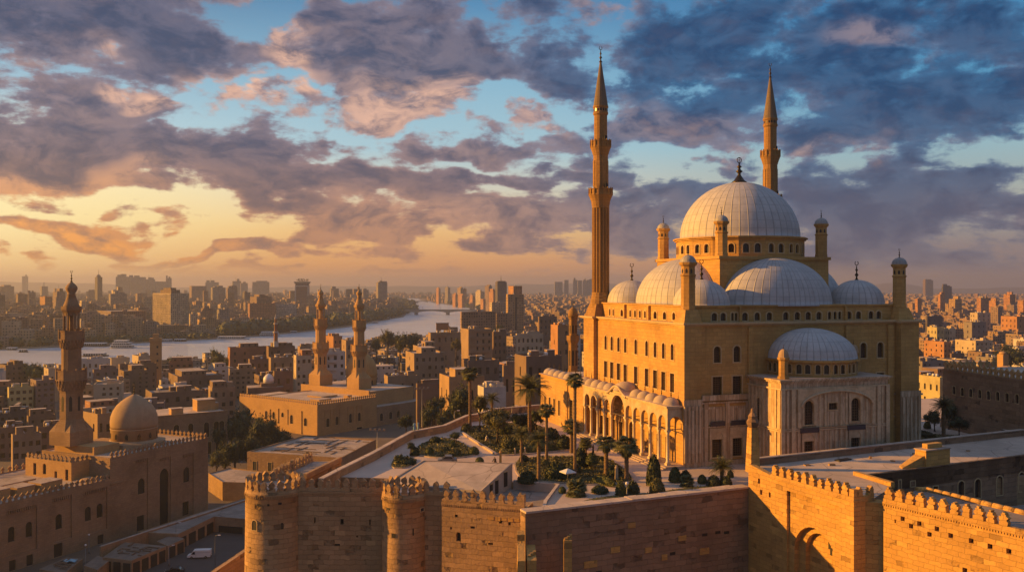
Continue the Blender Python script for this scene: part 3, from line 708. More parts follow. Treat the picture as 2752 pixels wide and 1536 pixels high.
    for c in (5.84, 15.95):
        b = MB(); b.wall((x0 + c - 1.55, y0 - .2), (1, 0), 3.1, 1.0, 7.1, [(1.55, 2.2, 1.0, 6.7, 'a')], .15); b.wall((x0 + c - 1.1, y0 - .1), (1, 0), 2.2, 5.5, 6.8); b.build('arched_surround', M['alab2'], R)
        b = MB(); b.wall((x0 + c - 1.55, y0 - .2), (1, 0), 3.1, 8.2, 13.6 if c < 10 else 13.7, [(1.55, 2.1, 8.2, 12.9, 'a')], .15); b.build('arched_surround', M['alab2'], R)
        b = MB(); b.box(x0 + c - 2, y0 - .34, 6.95, x0 + c + 2, y0 - .28, 7.85); b.build('tile_panel', M['blue'], R)
    b = MB(); ax, ay, ar = 26.0, -1.4, 8.5; n = 16
    for k in range(n):
        a0 = 2 * math.pi * (k - .5) / n; a1 = 2 * math.pi * (k + .5) / n
        if math.sin((a0 + a1) / 2) > .35: continue
        p0 = (ax + ar * math.cos(a0), ay + ar * math.sin(a0)); p1 = (ax + ar * math.cos(a1), ay + ar * math.sin(a1)); ln = math.dist(p0, p1); d = ((p1[0] - p0[0]) / ln, (p1[1] - p0[1]) / ln)
        ops = [(ln * .27, .9, 17.1, 18.8, 'a'), (ln * .73, .9, 17.1, 18.8, 'a')]
        b.wall(p0, d, ln, zt + .6, 19.2, ops, .3); windows(R, p0, d, ops, .3, .14)
    b.prism([(ax + 9.1 * math.cos(2 * math.pi * (k - .5) / n), ay + 9.1 * math.sin(2 * math.pi * (k - .5) / n)) for k in range(n)], 19.2, 19.55)
    b.build('apse_drum', M['wall'], R)
    dome('apse_dome', ax, ay, 8.5, 8.5, 5.5, 19.55, 'lead', 96)
    for (x, y) in ((14.9, -8.6), (35.4, -2.2)):
        b = MB(); b.lathe([(1.05, 0), (1.05, .4), (.85, .5), (.85, 3.2), (1.1, 3.5), (1.1, 3.8)], 8, smooth=False, ph=math.pi / 8); o = b.build('turret', M['wall'], R, (x, y, zt + .6)); cupola(o, 0, 0, 3.8, .95, 1.5, 'stonedome', .9)
    # --- arcaded portico on the left face and courtyard wing beyond it
    U = -3.35; zt = 10.9
    cols = [.9, 4.2, 7.6, 11.0, 14.4, 17.8, 24.6, 28.0, 31.4, 34.8, 38.0]
    b = MB(); ops = []
    Lw = 38.6 - .45
    for a, c in zip(cols, cols[1:]):
        big = c - a > 5; ops.append((38.6 - (a + c) / 2, (c - a) - .55, 0.5, 9.4 if not big else 10.9, 'a'))
    def topz(x): t = (x - (38.6 - 21.2)) / 4.6; return 10.9 + (1.7 * (.5 + .5 * math.cos(math.pi * t)) if abs(t) < 1 else 0)
    spring = 6.9
    up = [(o[0], o[1], spring, o[3], 'a') for o in ops]
    wl = MB()
    def arc(P, d, L_, ops_, zf, th):
        n_ = (d[1], -d[0]); P2 = (P[0] - n_[0] * th, P[1] - n_[1] * th)
        wl.wall(P, d, L_, spring, zf, ops_, th)
        wl.wall((P2[0] + d[0] * L_, P2[1] + d[1] * L_), (-d[0], -d[1]), L_, spring, (lambda x: zf(L_ - x)) if callable(zf) else zf, [(L_ - o[0], *o[1:]) for o in ops_], .01)
    arc((U, 38.6), (0, -1), Lw, up, topz, .6)
    arc((U, .45), (1, 0), 3.3, [(1.75, 2.5, spring, 9.3, 'a')], 10.9, .6)
    wl.build('arcade', M['alab2'], R)
    for w in cols:
        b = MB(); b.box(-.42, -.42, 0, .42, .42, .9); b.lathe([(.4, .9), (.4, 1.1), (.3, 1.2), (.27, 5.9), (.34, 6.0), (.3, 6.1), (.45, 6.6)], 14); b.box(-.45, -.45, 6.6, .45, .45, spring)
        b.build('column', M['column'], R, (U + .3, w, 0))
    b = MB()
    for a, c in zip(cols, cols[1:]): b.tube([(U + .3, a + .3, 6.9), (U + .3, c - .3, 6.9)], .05, 5)
    for w in cols: b.tube([(U + .3, w, 6.95), (-.1, w, 6.95)], .05, 5)
    b.build('tie_rod', M['dark'], R)
    b = MB(); b.prism([(U - .35, .1), (-.36, .1), (-.36, 38.6), (U - .35, 38.6)], 10.9, 11.25, 0, 1)
    pr = [(U - .3, 21.2 + 4.6 * t / 10, 10.95 + 1.75 * (.5 + .5 * math.cos(math.pi * t / 10))) for t in range(-10, 11)]; b.tube(pr, .28, 6)
    for t in range(-10, 10):
        p, q_ = pr[t + 10], pr[t + 11]; b.face([p, q_, (-.4, q_[1], q_[2]), (-.4, p[1], p[2])], 1)
    b.build('portico_roof', [M['alab2'], M['roof2']], R)
    b = MB()
    for k, (o, z) in enumerate(((1.6, .5), (1.1, .34), (.7, .17))): b.box(U - 2.2 + .5 * k * 1.2, .2 - o * .4 - .6, 0, -.36, 40.2 + .003 * k, .17 * (k + 1))
    b.build('steps', M['kerb'], R)
    # wing running on to the courtyard
    b = MB(); cw = [(65.0 - t, 1.0, 2.4, 6.0, 'r') for t in (61.8, 58.8, 55.8, 52.7)] + [(65.0 - 45.4, 2.0, .5, 7.0, 'r')]
    b.wall((U, 65.0), (0, -1), 26.4, 0, 11.0, cw, .4); b.wall((10, 65.0), (-1, 0), 10 - U, 0, 11.0); b.wall((U, 38.6), (1, 0), 3.3, 0, 11.0)
    b.wall((10, 44), (0, 1), 21, 0, 11.0)
    b.prism([(U - .35, 38.61), (-.95, 38.61), (-.95, 44), (10, 44), (10, 65.3), (U - .35, 65.3)], 11.0, 11.3, 0, 1)
    for w in (43.2, 47.6): b.box(U - .25, w - .35, .1, U - .003, w + .35, 10.2)
    b.build('courtyard_wing', [M['wall'], M['roof2']], R)
    windows(R, (U, 65.0), (0, -1), cw, .4, .16, 2)
    for w in (2.3, 6.0, 9.4, 12.7, 15.9, 28.3, 31.4, 34.8, 38.0, 41.1, 44.2, 47.6, 51.0, 54.3, 57.5, 61.0, 64.0):
        near = w < 45
        cupola(R, U + 1.8 if near else U + 2.0, w, 11.27, 1.55, 1.35, 'dome_plaster', 1.5, 'portico_dome', 20)
    cupola(R, U + 1.8, 21.2, 12.0, 2.4, 1.6, 'dome_plaster', 1.6, 'portico_dome', 24)
    # mirrored portico on the far side: the end bay shows past the right corner
    b = MB(); X1 = 55.2; wl = MB()
    arc((WU + .85, 1.6), (1, 0), X1 - WU - .85, [(1.7, 2.3, spring, 9.2, 'a')], 10.9, .6); arc((X1, 1.6), (0, 1), 36, [(2 + 3.4 * k, 2.6, spring, 9.2, 'a') for k in range(10)], 10.9, .6)
    wl.build('arcade', M['alab2'], R)
    for k in range(6):
        b = MB(); b.box(-.42, -.42, 0, .42, .42, .9); b.lathe([(.4, .9), (.4, 1.1), (.3, 1.2), (.27, 5.9), (.34, 6.0), (.3, 6.1), (.45, 6.6)], 14); b.box(-.45, -.45, 6.6, .45, .45, spring); b.build('column', M['column'], R, (X1 - .35, 1.95 + 3.4 * k, 0))
    b = MB(); b.box(WU + .9, 1.3, 10.9, X1 + .35, 38, 11.25); b.build('portico_roof', M['alab2'], R)
    for w in (3.4, 6.8, 10.2, 13.6): cupola(R, 53.3, w, 11.25, 1.6, 1.4, 'lead3', 1.4, 'portico_dome', 20)
    return R
M['dome_plaster_c'] = M['dome_plaster']
great_mosque()
# slim clock minaret behind the courtyard wing
def clock_tower():
    x, y = L2W(6.2, 67.0)
    R = thing('clock_tower', 'slim round-topped stone tower behind the row of small portico domes', 'tower', (x, y, 0), MA)
    b = MB(); b.lathe([(1.6, 0), (1.6, 11), (1.25, 11.6), (1.25, 18.2), (1.35, 18.5), (1.75, 19.3), (1.75, 20.4), (1.5, 20.4), (1.5, 19.5), (1.12, 19.5), (1.12, 24.4), (1.3, 24.8), (1.3, 25.1)], 8, smooth=False); b.build('shaft', M['minaret'], R)
    b = MB()
    for k in range(8): a = 2 * math.pi * (k + .5) / 8; b.obox(1.17 * math.cos(a), 1.17 * math.sin(a), 12.8, 16.6, .03, .22, a); b.obox(1.05 * math.cos(a), 1.05 * math.sin(a), 21, 23, .03, .16, a)
    b.build('window', M['pane'], R)
    b = MB(); b.lathe([(1.25, 0), (1.3, .6), (1.1, 1.5), (.5, 2.3), (0, 2.7)], 20); o = b.build('dome', M['minaret'], R, (0, 0, 25.1)); finial(o, 0, 0, 2.6, 1.5)
clock_tower()
# ================================================================ citadel: ground, walls, terrace
def sheet(name, poly, z, mat, kind='structure'):
    b = MB(); b.face([(x, y, z) for x, y in poly], 0); return tag(b.build(name, mat), kind=kind)
def slab(name, poly, z0, z1, mats, kind='structure'):
    b = MB(); b.prism(poly, z0, z1, 0, 1 if isinstance(mats, list) else 0); return tag(b.build(name, mats), kind=kind)
WB0, WB1 = (1.9, 127.5), (37.9, 143.5); WBL = math.dist(WB0, WB1); WBD = ((WB1[0] - WB0[0]) / WBL, (WB1[1] - WB0[1]) / WBL); WBN = (-WBD[1], WBD[0])
def wb(s, o): return (WB0[0] + WBD[0] * s + WBN[0] * o, WB0[1] + WBD[1] * s + WBN[1] * o)
EDGE = [(-30, 154.5), (-26.4, 168.7), (-21.8, 193), (-15.2, 201.6), (-10.8, 216.6), (-8.6, 218.5), (-4.4, 228), (6.8, 235)]
slab('courtyard_ground', [(4.4, 129.0), wb(WBL, .2), (75, 150), (130, 172), (150, 200), (150, 260), (60, 262), (8, 240)] + EDGE[::-1] + [(-15.0, 152.6), (0.2, 150.4), (7.7, 147.5), (5.2, 136.0)], -41, 0.0, [M['fort'], M['paving']])
slab('sunken_court', [(-4.6, 142.2), (1.95, 138.5), (2.2, 128.7), (4.4, 128.9), (5.2, 136.0), (7.7, 147.5), (0.2, 150.3), (-5, 150)], -3.0, -1.1, [M['fort'], M['roofg']])

# ---- merlons
def merlon_mesh(name, pts, th, mat, jit=0.0):
    b = MB(); n = len(pts); P = [(x + random.uniform(-jit, jit), z + (random.uniform(-jit, jit) if z > .05 else 0)) for x, z in pts]
    b.face([(x, -th / 2, z) for x, z in P]); b.face([(x, th / 2, z) for x, z in reversed(P)])
    for k in range(n):
        j = (k + 1) % n; b.face([(P[k][0], -th / 2, P[k][1]), (P[k][0], th / 2, P[k][1]), (P[j][0], th / 2, P[j][1]), (P[j][0], -th / 2, P[j][1])])
    return b.mesh(name, mat)
PROF_A = [(-.48, 0), (.48, 0), (.46, .3), (.33, .52), (.36, .66), (.48, .85), (.46, 1.15), (.27, 1.45), (0, 1.72), (-.27, 1.45), (-.46, 1.15), (-.48, .85), (-.36, .66), (-.33, .52), (-.46, .3)]
PROF_B = [(-.55, 0), (.55, 0), (.55, .45), (.40, .55), (.40, .66), (.55, .78), (.55, 1.05), (.34, 1.15), (.36, 1.36), (.15, 1.42), (.12, 1.6), (-.12, 1.6), (-.15, 1.42), (-.36, 1.36), (-.34, 1.15), (-.55, 1.05), (-.55, .78), (-.40, .66), (-.40, .55), (-.55, .45)]
PROF_C = [(-.42, 0), (.42, 0), (.26, .35), (.26, .5), (.50, .72), (.50, .95), (.3, 1.15), (.16, 1.2), (0, 1.5), (-.16, 1.2), (-.3, 1.15), (-.50, .95), (-.50, .72), (-.26, .5), (-.26, .35)]
ME_A = [merlon_mesh('merlon', PROF_A, .62, M['fort'], .085) for _ in range(9)]
ME_B = [merlon_mesh('merlon', PROF_B, .7, M['gate'], .085) for _ in range(9)]
ME_C = [merlon_mesh('merlon', PROF_C, .35, M['mamluk'], .01)]
ME_D = [merlon_mesh('merlon', PROF_C, .4, M['mamluk2'], .01)]
def merlons(root, P, d, L, z, n, me, s=1.0, inset=.3, off=(0, 0, 0)):
    rz = math.atan2(d[1], d[0]); nn = (d[1], -d[0])
    for k in range(n):
        t = L * (k + .5) / n; j = random.choice((random.uniform(.93, 1.08), random.uniform(.9, 1.05), random.uniform(.72, 1.0))) if len(me) > 1 else 1
        if len(me) > 1 and random.random() < .04: continue
        o = link('merlon', random.choice(me), root, (P[0] + d[0] * t - nn[0] * inset, P[1] + d[1] * t - nn[1] * inset, z - .02), rz + (random.uniform(-.06, .06) if len(me) > 1 else 0), (s * j * random.uniform(.92, 1.08), 1, s * j))
        if len(me) > 1: o.rotation_euler[0] = random.uniform(-.05, .05); o.rotation_euler[1] = random.uniform(-.04, .04)
def unit(a, b): l = math.dist(a, b); return ((b[0] - a[0]) / l, (b[1] - a[1]) / l), l

# ---- round towers
def round_tower(label, px, Yc, R, n, mat, holes):
    x = (px - CX) / F * Yc
    T = thing('round_tower', label, 'tower', (x, Yc, 0), 0)
    b = MB(); b.lathe([(R * 1.10, -26), (R * 1.02, -12), (R, -5), (R, -.35), (R + .07, -.3), (R + .07, -.05), (R + .02, 0), (R + .02, .45)], 64)
    b.build('tower_wall', M[mat], T)
    b = MB(); b.lathe([(R - .6, .46), (R - .6, .2), (0, .2)], 48, smooth=False, m=0); b.lathe([(R + .035, .44), (R + .035, .47), (R - .6, .47), (R - .6, .3)], 64, 1); b.build('wall_walk', [M['roof2'], M['fort']], T)
    for k in range(n):
        a = 2 * math.pi * (k + .3) / n; j = random.uniform(.95, 1.08)
        link('merlon', random.choice(ME_A), T, ((R - .36) * math.cos(a), (R - .36) * math.sin(a), .45), a + math.pi / 2 + random.uniform(-.05, .05), (1.02 * j, 1, j * 1.0))
    b = MB()
    for k in range(80): a = 2 * math.pi * k / 80; b.obox((R + .1) * math.cos(a), (R + .1) * math.sin(a), -.62, -.31, .07, .09, a)
    b.build('string_course', M[mat], T)
    for (hx, hy, w, h, kd) in holes:
        s = (hx - px) / F * Yc / R; a = math.asin(max(-.98, min(.98, s))); Y = Yc - R * math.cos(a); zc = hz(hy, Y)
        fm, pm = winmesh(w, h, kd, .12 if w > .7 else 0, 0, -.03, 'door')
        loc = ((R + .02) * math.sin(a), -(R + .02) * math.cos(a), zc - h / 2)
        if fm: f = link('window', fm, T, loc, a); link('pane', pm, f)
        else: link('arrow_slit', pm, T, loc, a)  # dark sheet just proud of the wall, standing for the slit's inner shade
    return T
round_tower('widest round crenellated fortress tower at the bottom, farthest left', 738, 145.5, 4.6, 21, 'fort5',
            [(704, 1410, .95, 1.55, 'a'), (775, 1412, .28, 1.0, 'r'), (667, 1405, .25, .9, 'r'), (716, 1356, .6, .4, 'r'), (770, 1352, .55, .35, 'r'), (690, 1470, .3, .3, 'r'), (742, 1356, .35, .35, 'r')])
round_tower('slimmer round crenellated fortress tower between two flat walls', 1087, 142.0, 3.5, 16, 'fort4',
            [(1065, 1438, .7, .65, 'r'), (1116, 1428, .25, 1.1, 'r'), (1034, 1420, .25, .9, 'r'), (1137, 1368, .8, .5, 'r'), (1050, 1366, .6, .35, 'r')])

def straight_wall(name, label, cat, A, Bp, ztop, n, me, mat, ops=(), z0=-26, th=1.5, par=.45, s=1.0, ext=0, slots='arrow_slit'):
    d, L = unit(A, Bp); T = thing(name, label, cat, (A[0], A[1], 0), math.atan2(d[1], d[0]))
    b = MB(); b.wall((0, 0), (1, 0), L, z0, ztop - .3, ops, .7)
    b.wall((L, 0), (0, 1), th, z0, ztop - .3); b.wall((0, th), (0, -1), th, z0, ztop - .3); b.wall((L, th), (-1, 0), L, z0, ztop - .3)
    b.face([(0, 0, ztop - .3), (L, 0, ztop - .3), (L, th, ztop - .3), (0, th, ztop - .3)])
    b.box(-.02, -.12, ztop - .298, L + .02, .75, ztop); b.box(0, -.02, ztop + .001, L, .62, ztop + par)
    b.build('wall_face', M[mat], T)
    windows(T, (0, 0), (1, 0), ops, .7, 0, 0, 'door', slots)
    b = MB(); k = 0.0
    while k < L: b.box(k, -.1, ztop - .55, k + .16, -.003, ztop - .302); k += .36
    b.build('string_course', M[mat], T)
    if n: merlons(T, (0, 0), (1, 0), L, ztop + par, n, me, s)
    return T, d, L
def opsat(A, Bp, lst):
    d, L = unit(A, Bp); r = []
    for (px, py, w, h, kd) in lst:
        t, z = hit(px, py, A, d)
        if w / 2 + .05 < t < L - w / 2 - .05: r.append((t, w, z - h / 2, z + h / 2, kd))
    return r
A, Bp = (-34.4, 143.6), (-20.4, 143.4)
straight_wall('fortress_wall', 'flat crenellated fortress wall between the two round towers', 'wall', A, Bp, 0.0, 10, ME_A, 'fort',
              opsat(A, Bp, [(846, 1397, .25, 1.0, 'r'), (919, 1401, .55, .9, 'r'), (994, 1402, .25, .9, 'r'), (906, 1463, .9, .35, 'r'), (960, 1440, .3, .3, 'r')]))
A, Bp = (-14.4, 141.0), (-9.6, 140.4)
straight_wall('fortress_wall', 'narrow shaded fortress wall in the recess right of the slimmer round tower', 'wall', A, Bp, 0.2, 3, ME_A, 'fort')
A, Bp = (-10.8, 137.4), (1.84, 133.6)
T, d, L = straight_wall('square_tower', 'square crenellated fortress tower with a lit patched stone face', 'tower', A, Bp, -.2, 9, ME_A, 'fort',
              opsat(A, Bp, [(1232, 1441, .75, 1.35, 'a'), (1212, 1418, .3, .4, 'r'), (1226, 1385, .5, .4, 'r'), (1270, 1416, .7, .35, 'r'), (1318, 1460, .8, .3, 'r'), (1345, 1400, .5, .6, 'r'), (1369, 1406, .4, .5, 'r'), (1400, 1411, .4, .4, 'r')]), th=5)
b = MB(); b.box(L - 1.0, 0.01, .251, L - .02, .9, 1.75); b.build('corner_pier', M['fort'], T)
b = MB()                                             # projecting stones under the parapet
for k in range(5): b.box(L * .58 + k * 1.0, -.10, -2.3 - .1 * (k % 2), L * .58 + k * 1.0 + .8, -.003, -1.85)
b.build('patched_masonry', M['gate'], T)

# ---- roofs of the barracks behind the towers
def roofblock(label, pts, zb, mat='fort', rm='roof2', par=0, cat='building', name='flat_roofed_building', doors=()):
    poly = [G(x, y, z) for x, y, z in pts]; zs = [p[2] for p in pts]
    ar = sum(poly[i][0] * poly[(i + 1) % len(poly)][1] - poly[(i + 1) % len(poly)][0] * poly[i][1] for i in range(len(poly)))
    if ar < 0: poly.reverse(); zs.reverse()
    cx = sum(p[0] for p in poly) / len(poly); cy = sum(p[1] for p in poly) / len(poly)
    T = thing(name, label, cat, (cx, cy, zb)); q = [(x - cx, y - cy) for x, y in poly]
    b = MB(); b.prism(q, 0, [z - zb for z in zs]); b.build('wall', M[mat], T)
    k = .97; b = MB(); qq = [(x * k, y * k) for x, y in q]
    b.face([(x * 1.0, y * 1.0, z - zb + .02) for (x, y), z in zip(qq, zs)]); b.build('roof', M[rm], T)
    if par:
        n = len(q); b = MB()
        for i in range(n):
            j = (i + 1) % n; (xa, ya), (xb, yb) = q[i], q[j]; (xc, yc), (xd, yd) = qq[i], qq[j]; za, zc = zs[i] - zb, zs[j] - zb
            for (p0, p1, p2, p3) in ((((xa, ya, za), (xb, yb, zc), (xb, yb, zc + par), (xa, ya, za + par))), (((xd, yd, zc), (xc, yc, za), (xc, yc, za + par), (xd, yd, zc + par))), (((xa, ya, za + par), (xb, yb, zc + par), (xd, yd, zc + par), (xc, yc, za + par)))):
                b.face([p0, p1, p2, p3])
        b.build('parapet', M[mat], T)
    return T, (cx, cy)
T, c_ = roofblock('long narrow roof behind the widest round tower, merlons on its left edge', [(724, 1294, -.4), (838, 1239, -.4), (917, 1238, -.4), (816, 1287, -.4)], -22, 'fort', 'roof')
p0 = G(726, 1293, -.4); p1 = G(838, 1239, -.4); d, L = unit(p0, p1)
b = MB(); b.obox((p0[0] + p1[0]) / 2 - c_[0], (p0[1] + p1[1]) / 2 - c_[1], 21.61, 22.0, L / 2, .35, math.atan2(d[1], d[0])); b.build('parapet', M['fort'], T)
merlons(T, (p0[0] - c_[0], p0[1] - c_[1]), d, L, 22.0, 13, ME_A, .95, 0)
p0 = G(820, 1286, -.4); p1 = G(915, 1239, -.4); d, L = unit(p0, p1)
b = MB(); b.obox((p0[0] + p1[0]) / 2 - c_[0], (p0[1] + p1[1]) / 2 - c_[1], 21.62, 22.5, L / 2, .3, math.atan2(d[1], d[0])); b.build('parapet', M['fort'], T)
roofblock('low pale flat roof sunk between two higher roofs behind the fortress wall', [(862, 1288, -1.4), (915, 1254, -1.4), (1095, 1263, -1.4), (1050, 1296, -1.4)], -22, 'fort', 'roof', .25)
T, c_ = roofblock('large pale flat roof with a torn edge behind the slimmer round tower', [(1036, 1300, .3), (1137, 1238.5, 3.0), (1377, 1246, 3.0), (1293, 1321, .4)], -22, 'dome_plaster', 'roof2', .18)
pa = G(1293, 1321, .4); pb = G(1377, 1246, 3.0); d, L = unit(pa, pb)
for t, w, z0, h in ((3.2, .9, -.9, 1.9), (5.0, 1.0, -.9, 2.2), (8.0, 1.1, -.3, 2.4)):
    n = (d[1], -d[0]); b = MB(); b.box(-w / 2, -.05, 0, w / 2, .05, h); b.box(-w / 2 - .12, -.1, h, w / 2 + .12, .05, h + .15, 1)
    b.build('door', [M['door'], M['trim']], T, (pa[0] + d[0] * t - c_[0] + n[0] * .03, pa[1] + d[1] * t - c_[1] + n[1] * .03, z0 + 22), math.atan2(d[1], d[0]))
def lowwall(name, label, pts, th, z0, mat, cop=None, cat='wall', ch=.18):
    """free-standing wall along a line of (x, y, top)"""
    cx, cy = pts[0][0], pts[0][1]; T = thing(name, label, cat, (cx, cy, 0)); b = MB(); c = MB()
    off = []
    for i in range(len(pts)):
        a = pts[max(0, i - 1)]; e = pts[min(len(pts) - 1, i + 1)]; d, _ = unit(a, e); off.append((-d[1] * th / 2, d[0] * th / 2))
    for i in range(len(pts) - 1):
        a, e = pts[i], pts[i + 1]; oa, oe = off[i], off[i + 1]; 
        P = [(a[0] - oa[0] - cx, a[1] - oa[1] - cy), (e[0] - oe[0] - cx, e[1] - oe[1] - cy), (e[0] + oe[0] - cx, e[1] + oe[1] - cy), (a[0] + oa[0] - cx, a[1] + oa[1] - cy)]
        b.prism(P, z0, [a[2], e[2], e[2], a[2]])
        k = 1.18; Q = [(a[0] - oa[0] * k - cx, a[1] - oa[1] * k - cy), (e[0] - oe[0] * k - cx, e[1] - oe[1] * k - cy), (e[0] + oe[0] * k - cx, e[1] + oe[1] * k - cy), (a[0] + oa[0] * k - cx, a[1] + oa[1] * k - cy)]
        c.prism(Q, [a[2] + .001, e[2] + .001, e[2] + .001, a[2] + .001], [a[2] + ch, e[2] + ch, e[2] + ch, a[2] + ch])
    b.build('wall_face', M[mat], T); c.build('coping', M[cop or mat], T)
    return T
lowwall('low_wall', 'low plastered wall round the sunken court left of the yucca', [(0.3, 150.2, .25), (7.6, 147.3, .25), (5.1, 136.2, .15), (4.6, 131, .1)], .45, -1.6, 'dome_plaster', 'roof2')
# garden retaining wall: its pale walk on top catches the sky
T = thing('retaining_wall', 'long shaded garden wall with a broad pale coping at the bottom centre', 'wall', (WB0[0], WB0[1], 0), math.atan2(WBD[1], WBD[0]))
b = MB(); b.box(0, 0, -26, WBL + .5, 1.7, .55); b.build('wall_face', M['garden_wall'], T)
b = MB(); k = 0.0
while k < WBL + .2:
    w = random.uniform(1.4, 2.6); b.box(k, -.22 - random.uniform(0, .06), .551, min(WBL + .4, k + w - .03), 1.9 + random.uniform(-.1, .2), .82 + random.uniform(0, .08)); k += w
b.build('coping', M['roof2'], T)
b = MB()
for (x, z, w, h) in ((14, -6.8, 1.6, .9), (20, -7.5, 1.2, .8), (9.5, -8.5, 2.2, 1.0), (26, -6.4, 1.5, .8), (30, -9, 1.8, 1.0), (17, -3.4, 1.3, .8), (23, -9, 1.0, .9)): b.box(x, -.10, z, x + w, -.003, z + h)
b.build('patched_masonry', M['gate'], T)
for (x, z) in ((31, -6.2), (33.5, -6.1), (35.2, -6.3), (12, -9.6), (25, -8.4)):
    link('hole', winmesh(1.0, .45, 'r', 0, 0, -.02, 'door')[1], T, (x, 0, z))
for lab, x0, y0, x1, y1, zt, tp in (('tall lit-sided wall stub running towards the viewer below the square tower', .75, 118, 1.75, 127.0, -2.3, 0), ('broken stone block leaning on the foot of the garden wall', 1.95, 118.5, 3.3, 126, -3.4, 0),
                                ('slim square masonry pier in front of the garden wall', 7.3, 126.0, 8.5, 127.6, -2.9, 0), ('pointed stone pinnacle at the bottom edge below the garden wall', 2.35, 108.0, 3.6, 109.2, -2.3, 1.0)):
    T = thing('stone_pier', lab, 'ruin', ((x0 + x1) / 2, (y0 + y1) / 2, -26)); hx, hy = (x1 - x0) / 2, (y1 - y0) / 2
    b = MB()
    q = [(-hx, -hy), (hx, -hy), (hx, hy), (-hx, hy)]
    if lab.startswith('tall'): b.prism([(-hx - 1.2, -hy), (hx, -hy), (hx, hy), (-hx - .2, hy)], 0, [zt + 25.0, zt + 25.0, zt + 26, zt + 26], 0, None, q); b.box(-hx - .05, hy - 2.2, zt + 25.4, hx + .05, hy, zt + 26.6)
    elif tp: b.prism(q, 0, zt + 26 - 1.2); b.prism([(x * 1.25, y * 1.25) for x, y in q], zt + 24.81, zt + 26, 0, None, [(x * .05, y * .05) for x, y in q])
    else:
        b.prism(q, 0, zt + 26, 0, None, [(x * .93, y * .96) for x, y in q])
        for k in range(3): b.box(-hx * .7 + .35 * k, -hy * .6 + .5 * k, zt + 26.001, -hx * .7 + .35 * k + .4, -hy * .6 + .5 * k + .6, zt + 26.25 + .1 * k)
    b.build('stones', M['gate'], T)

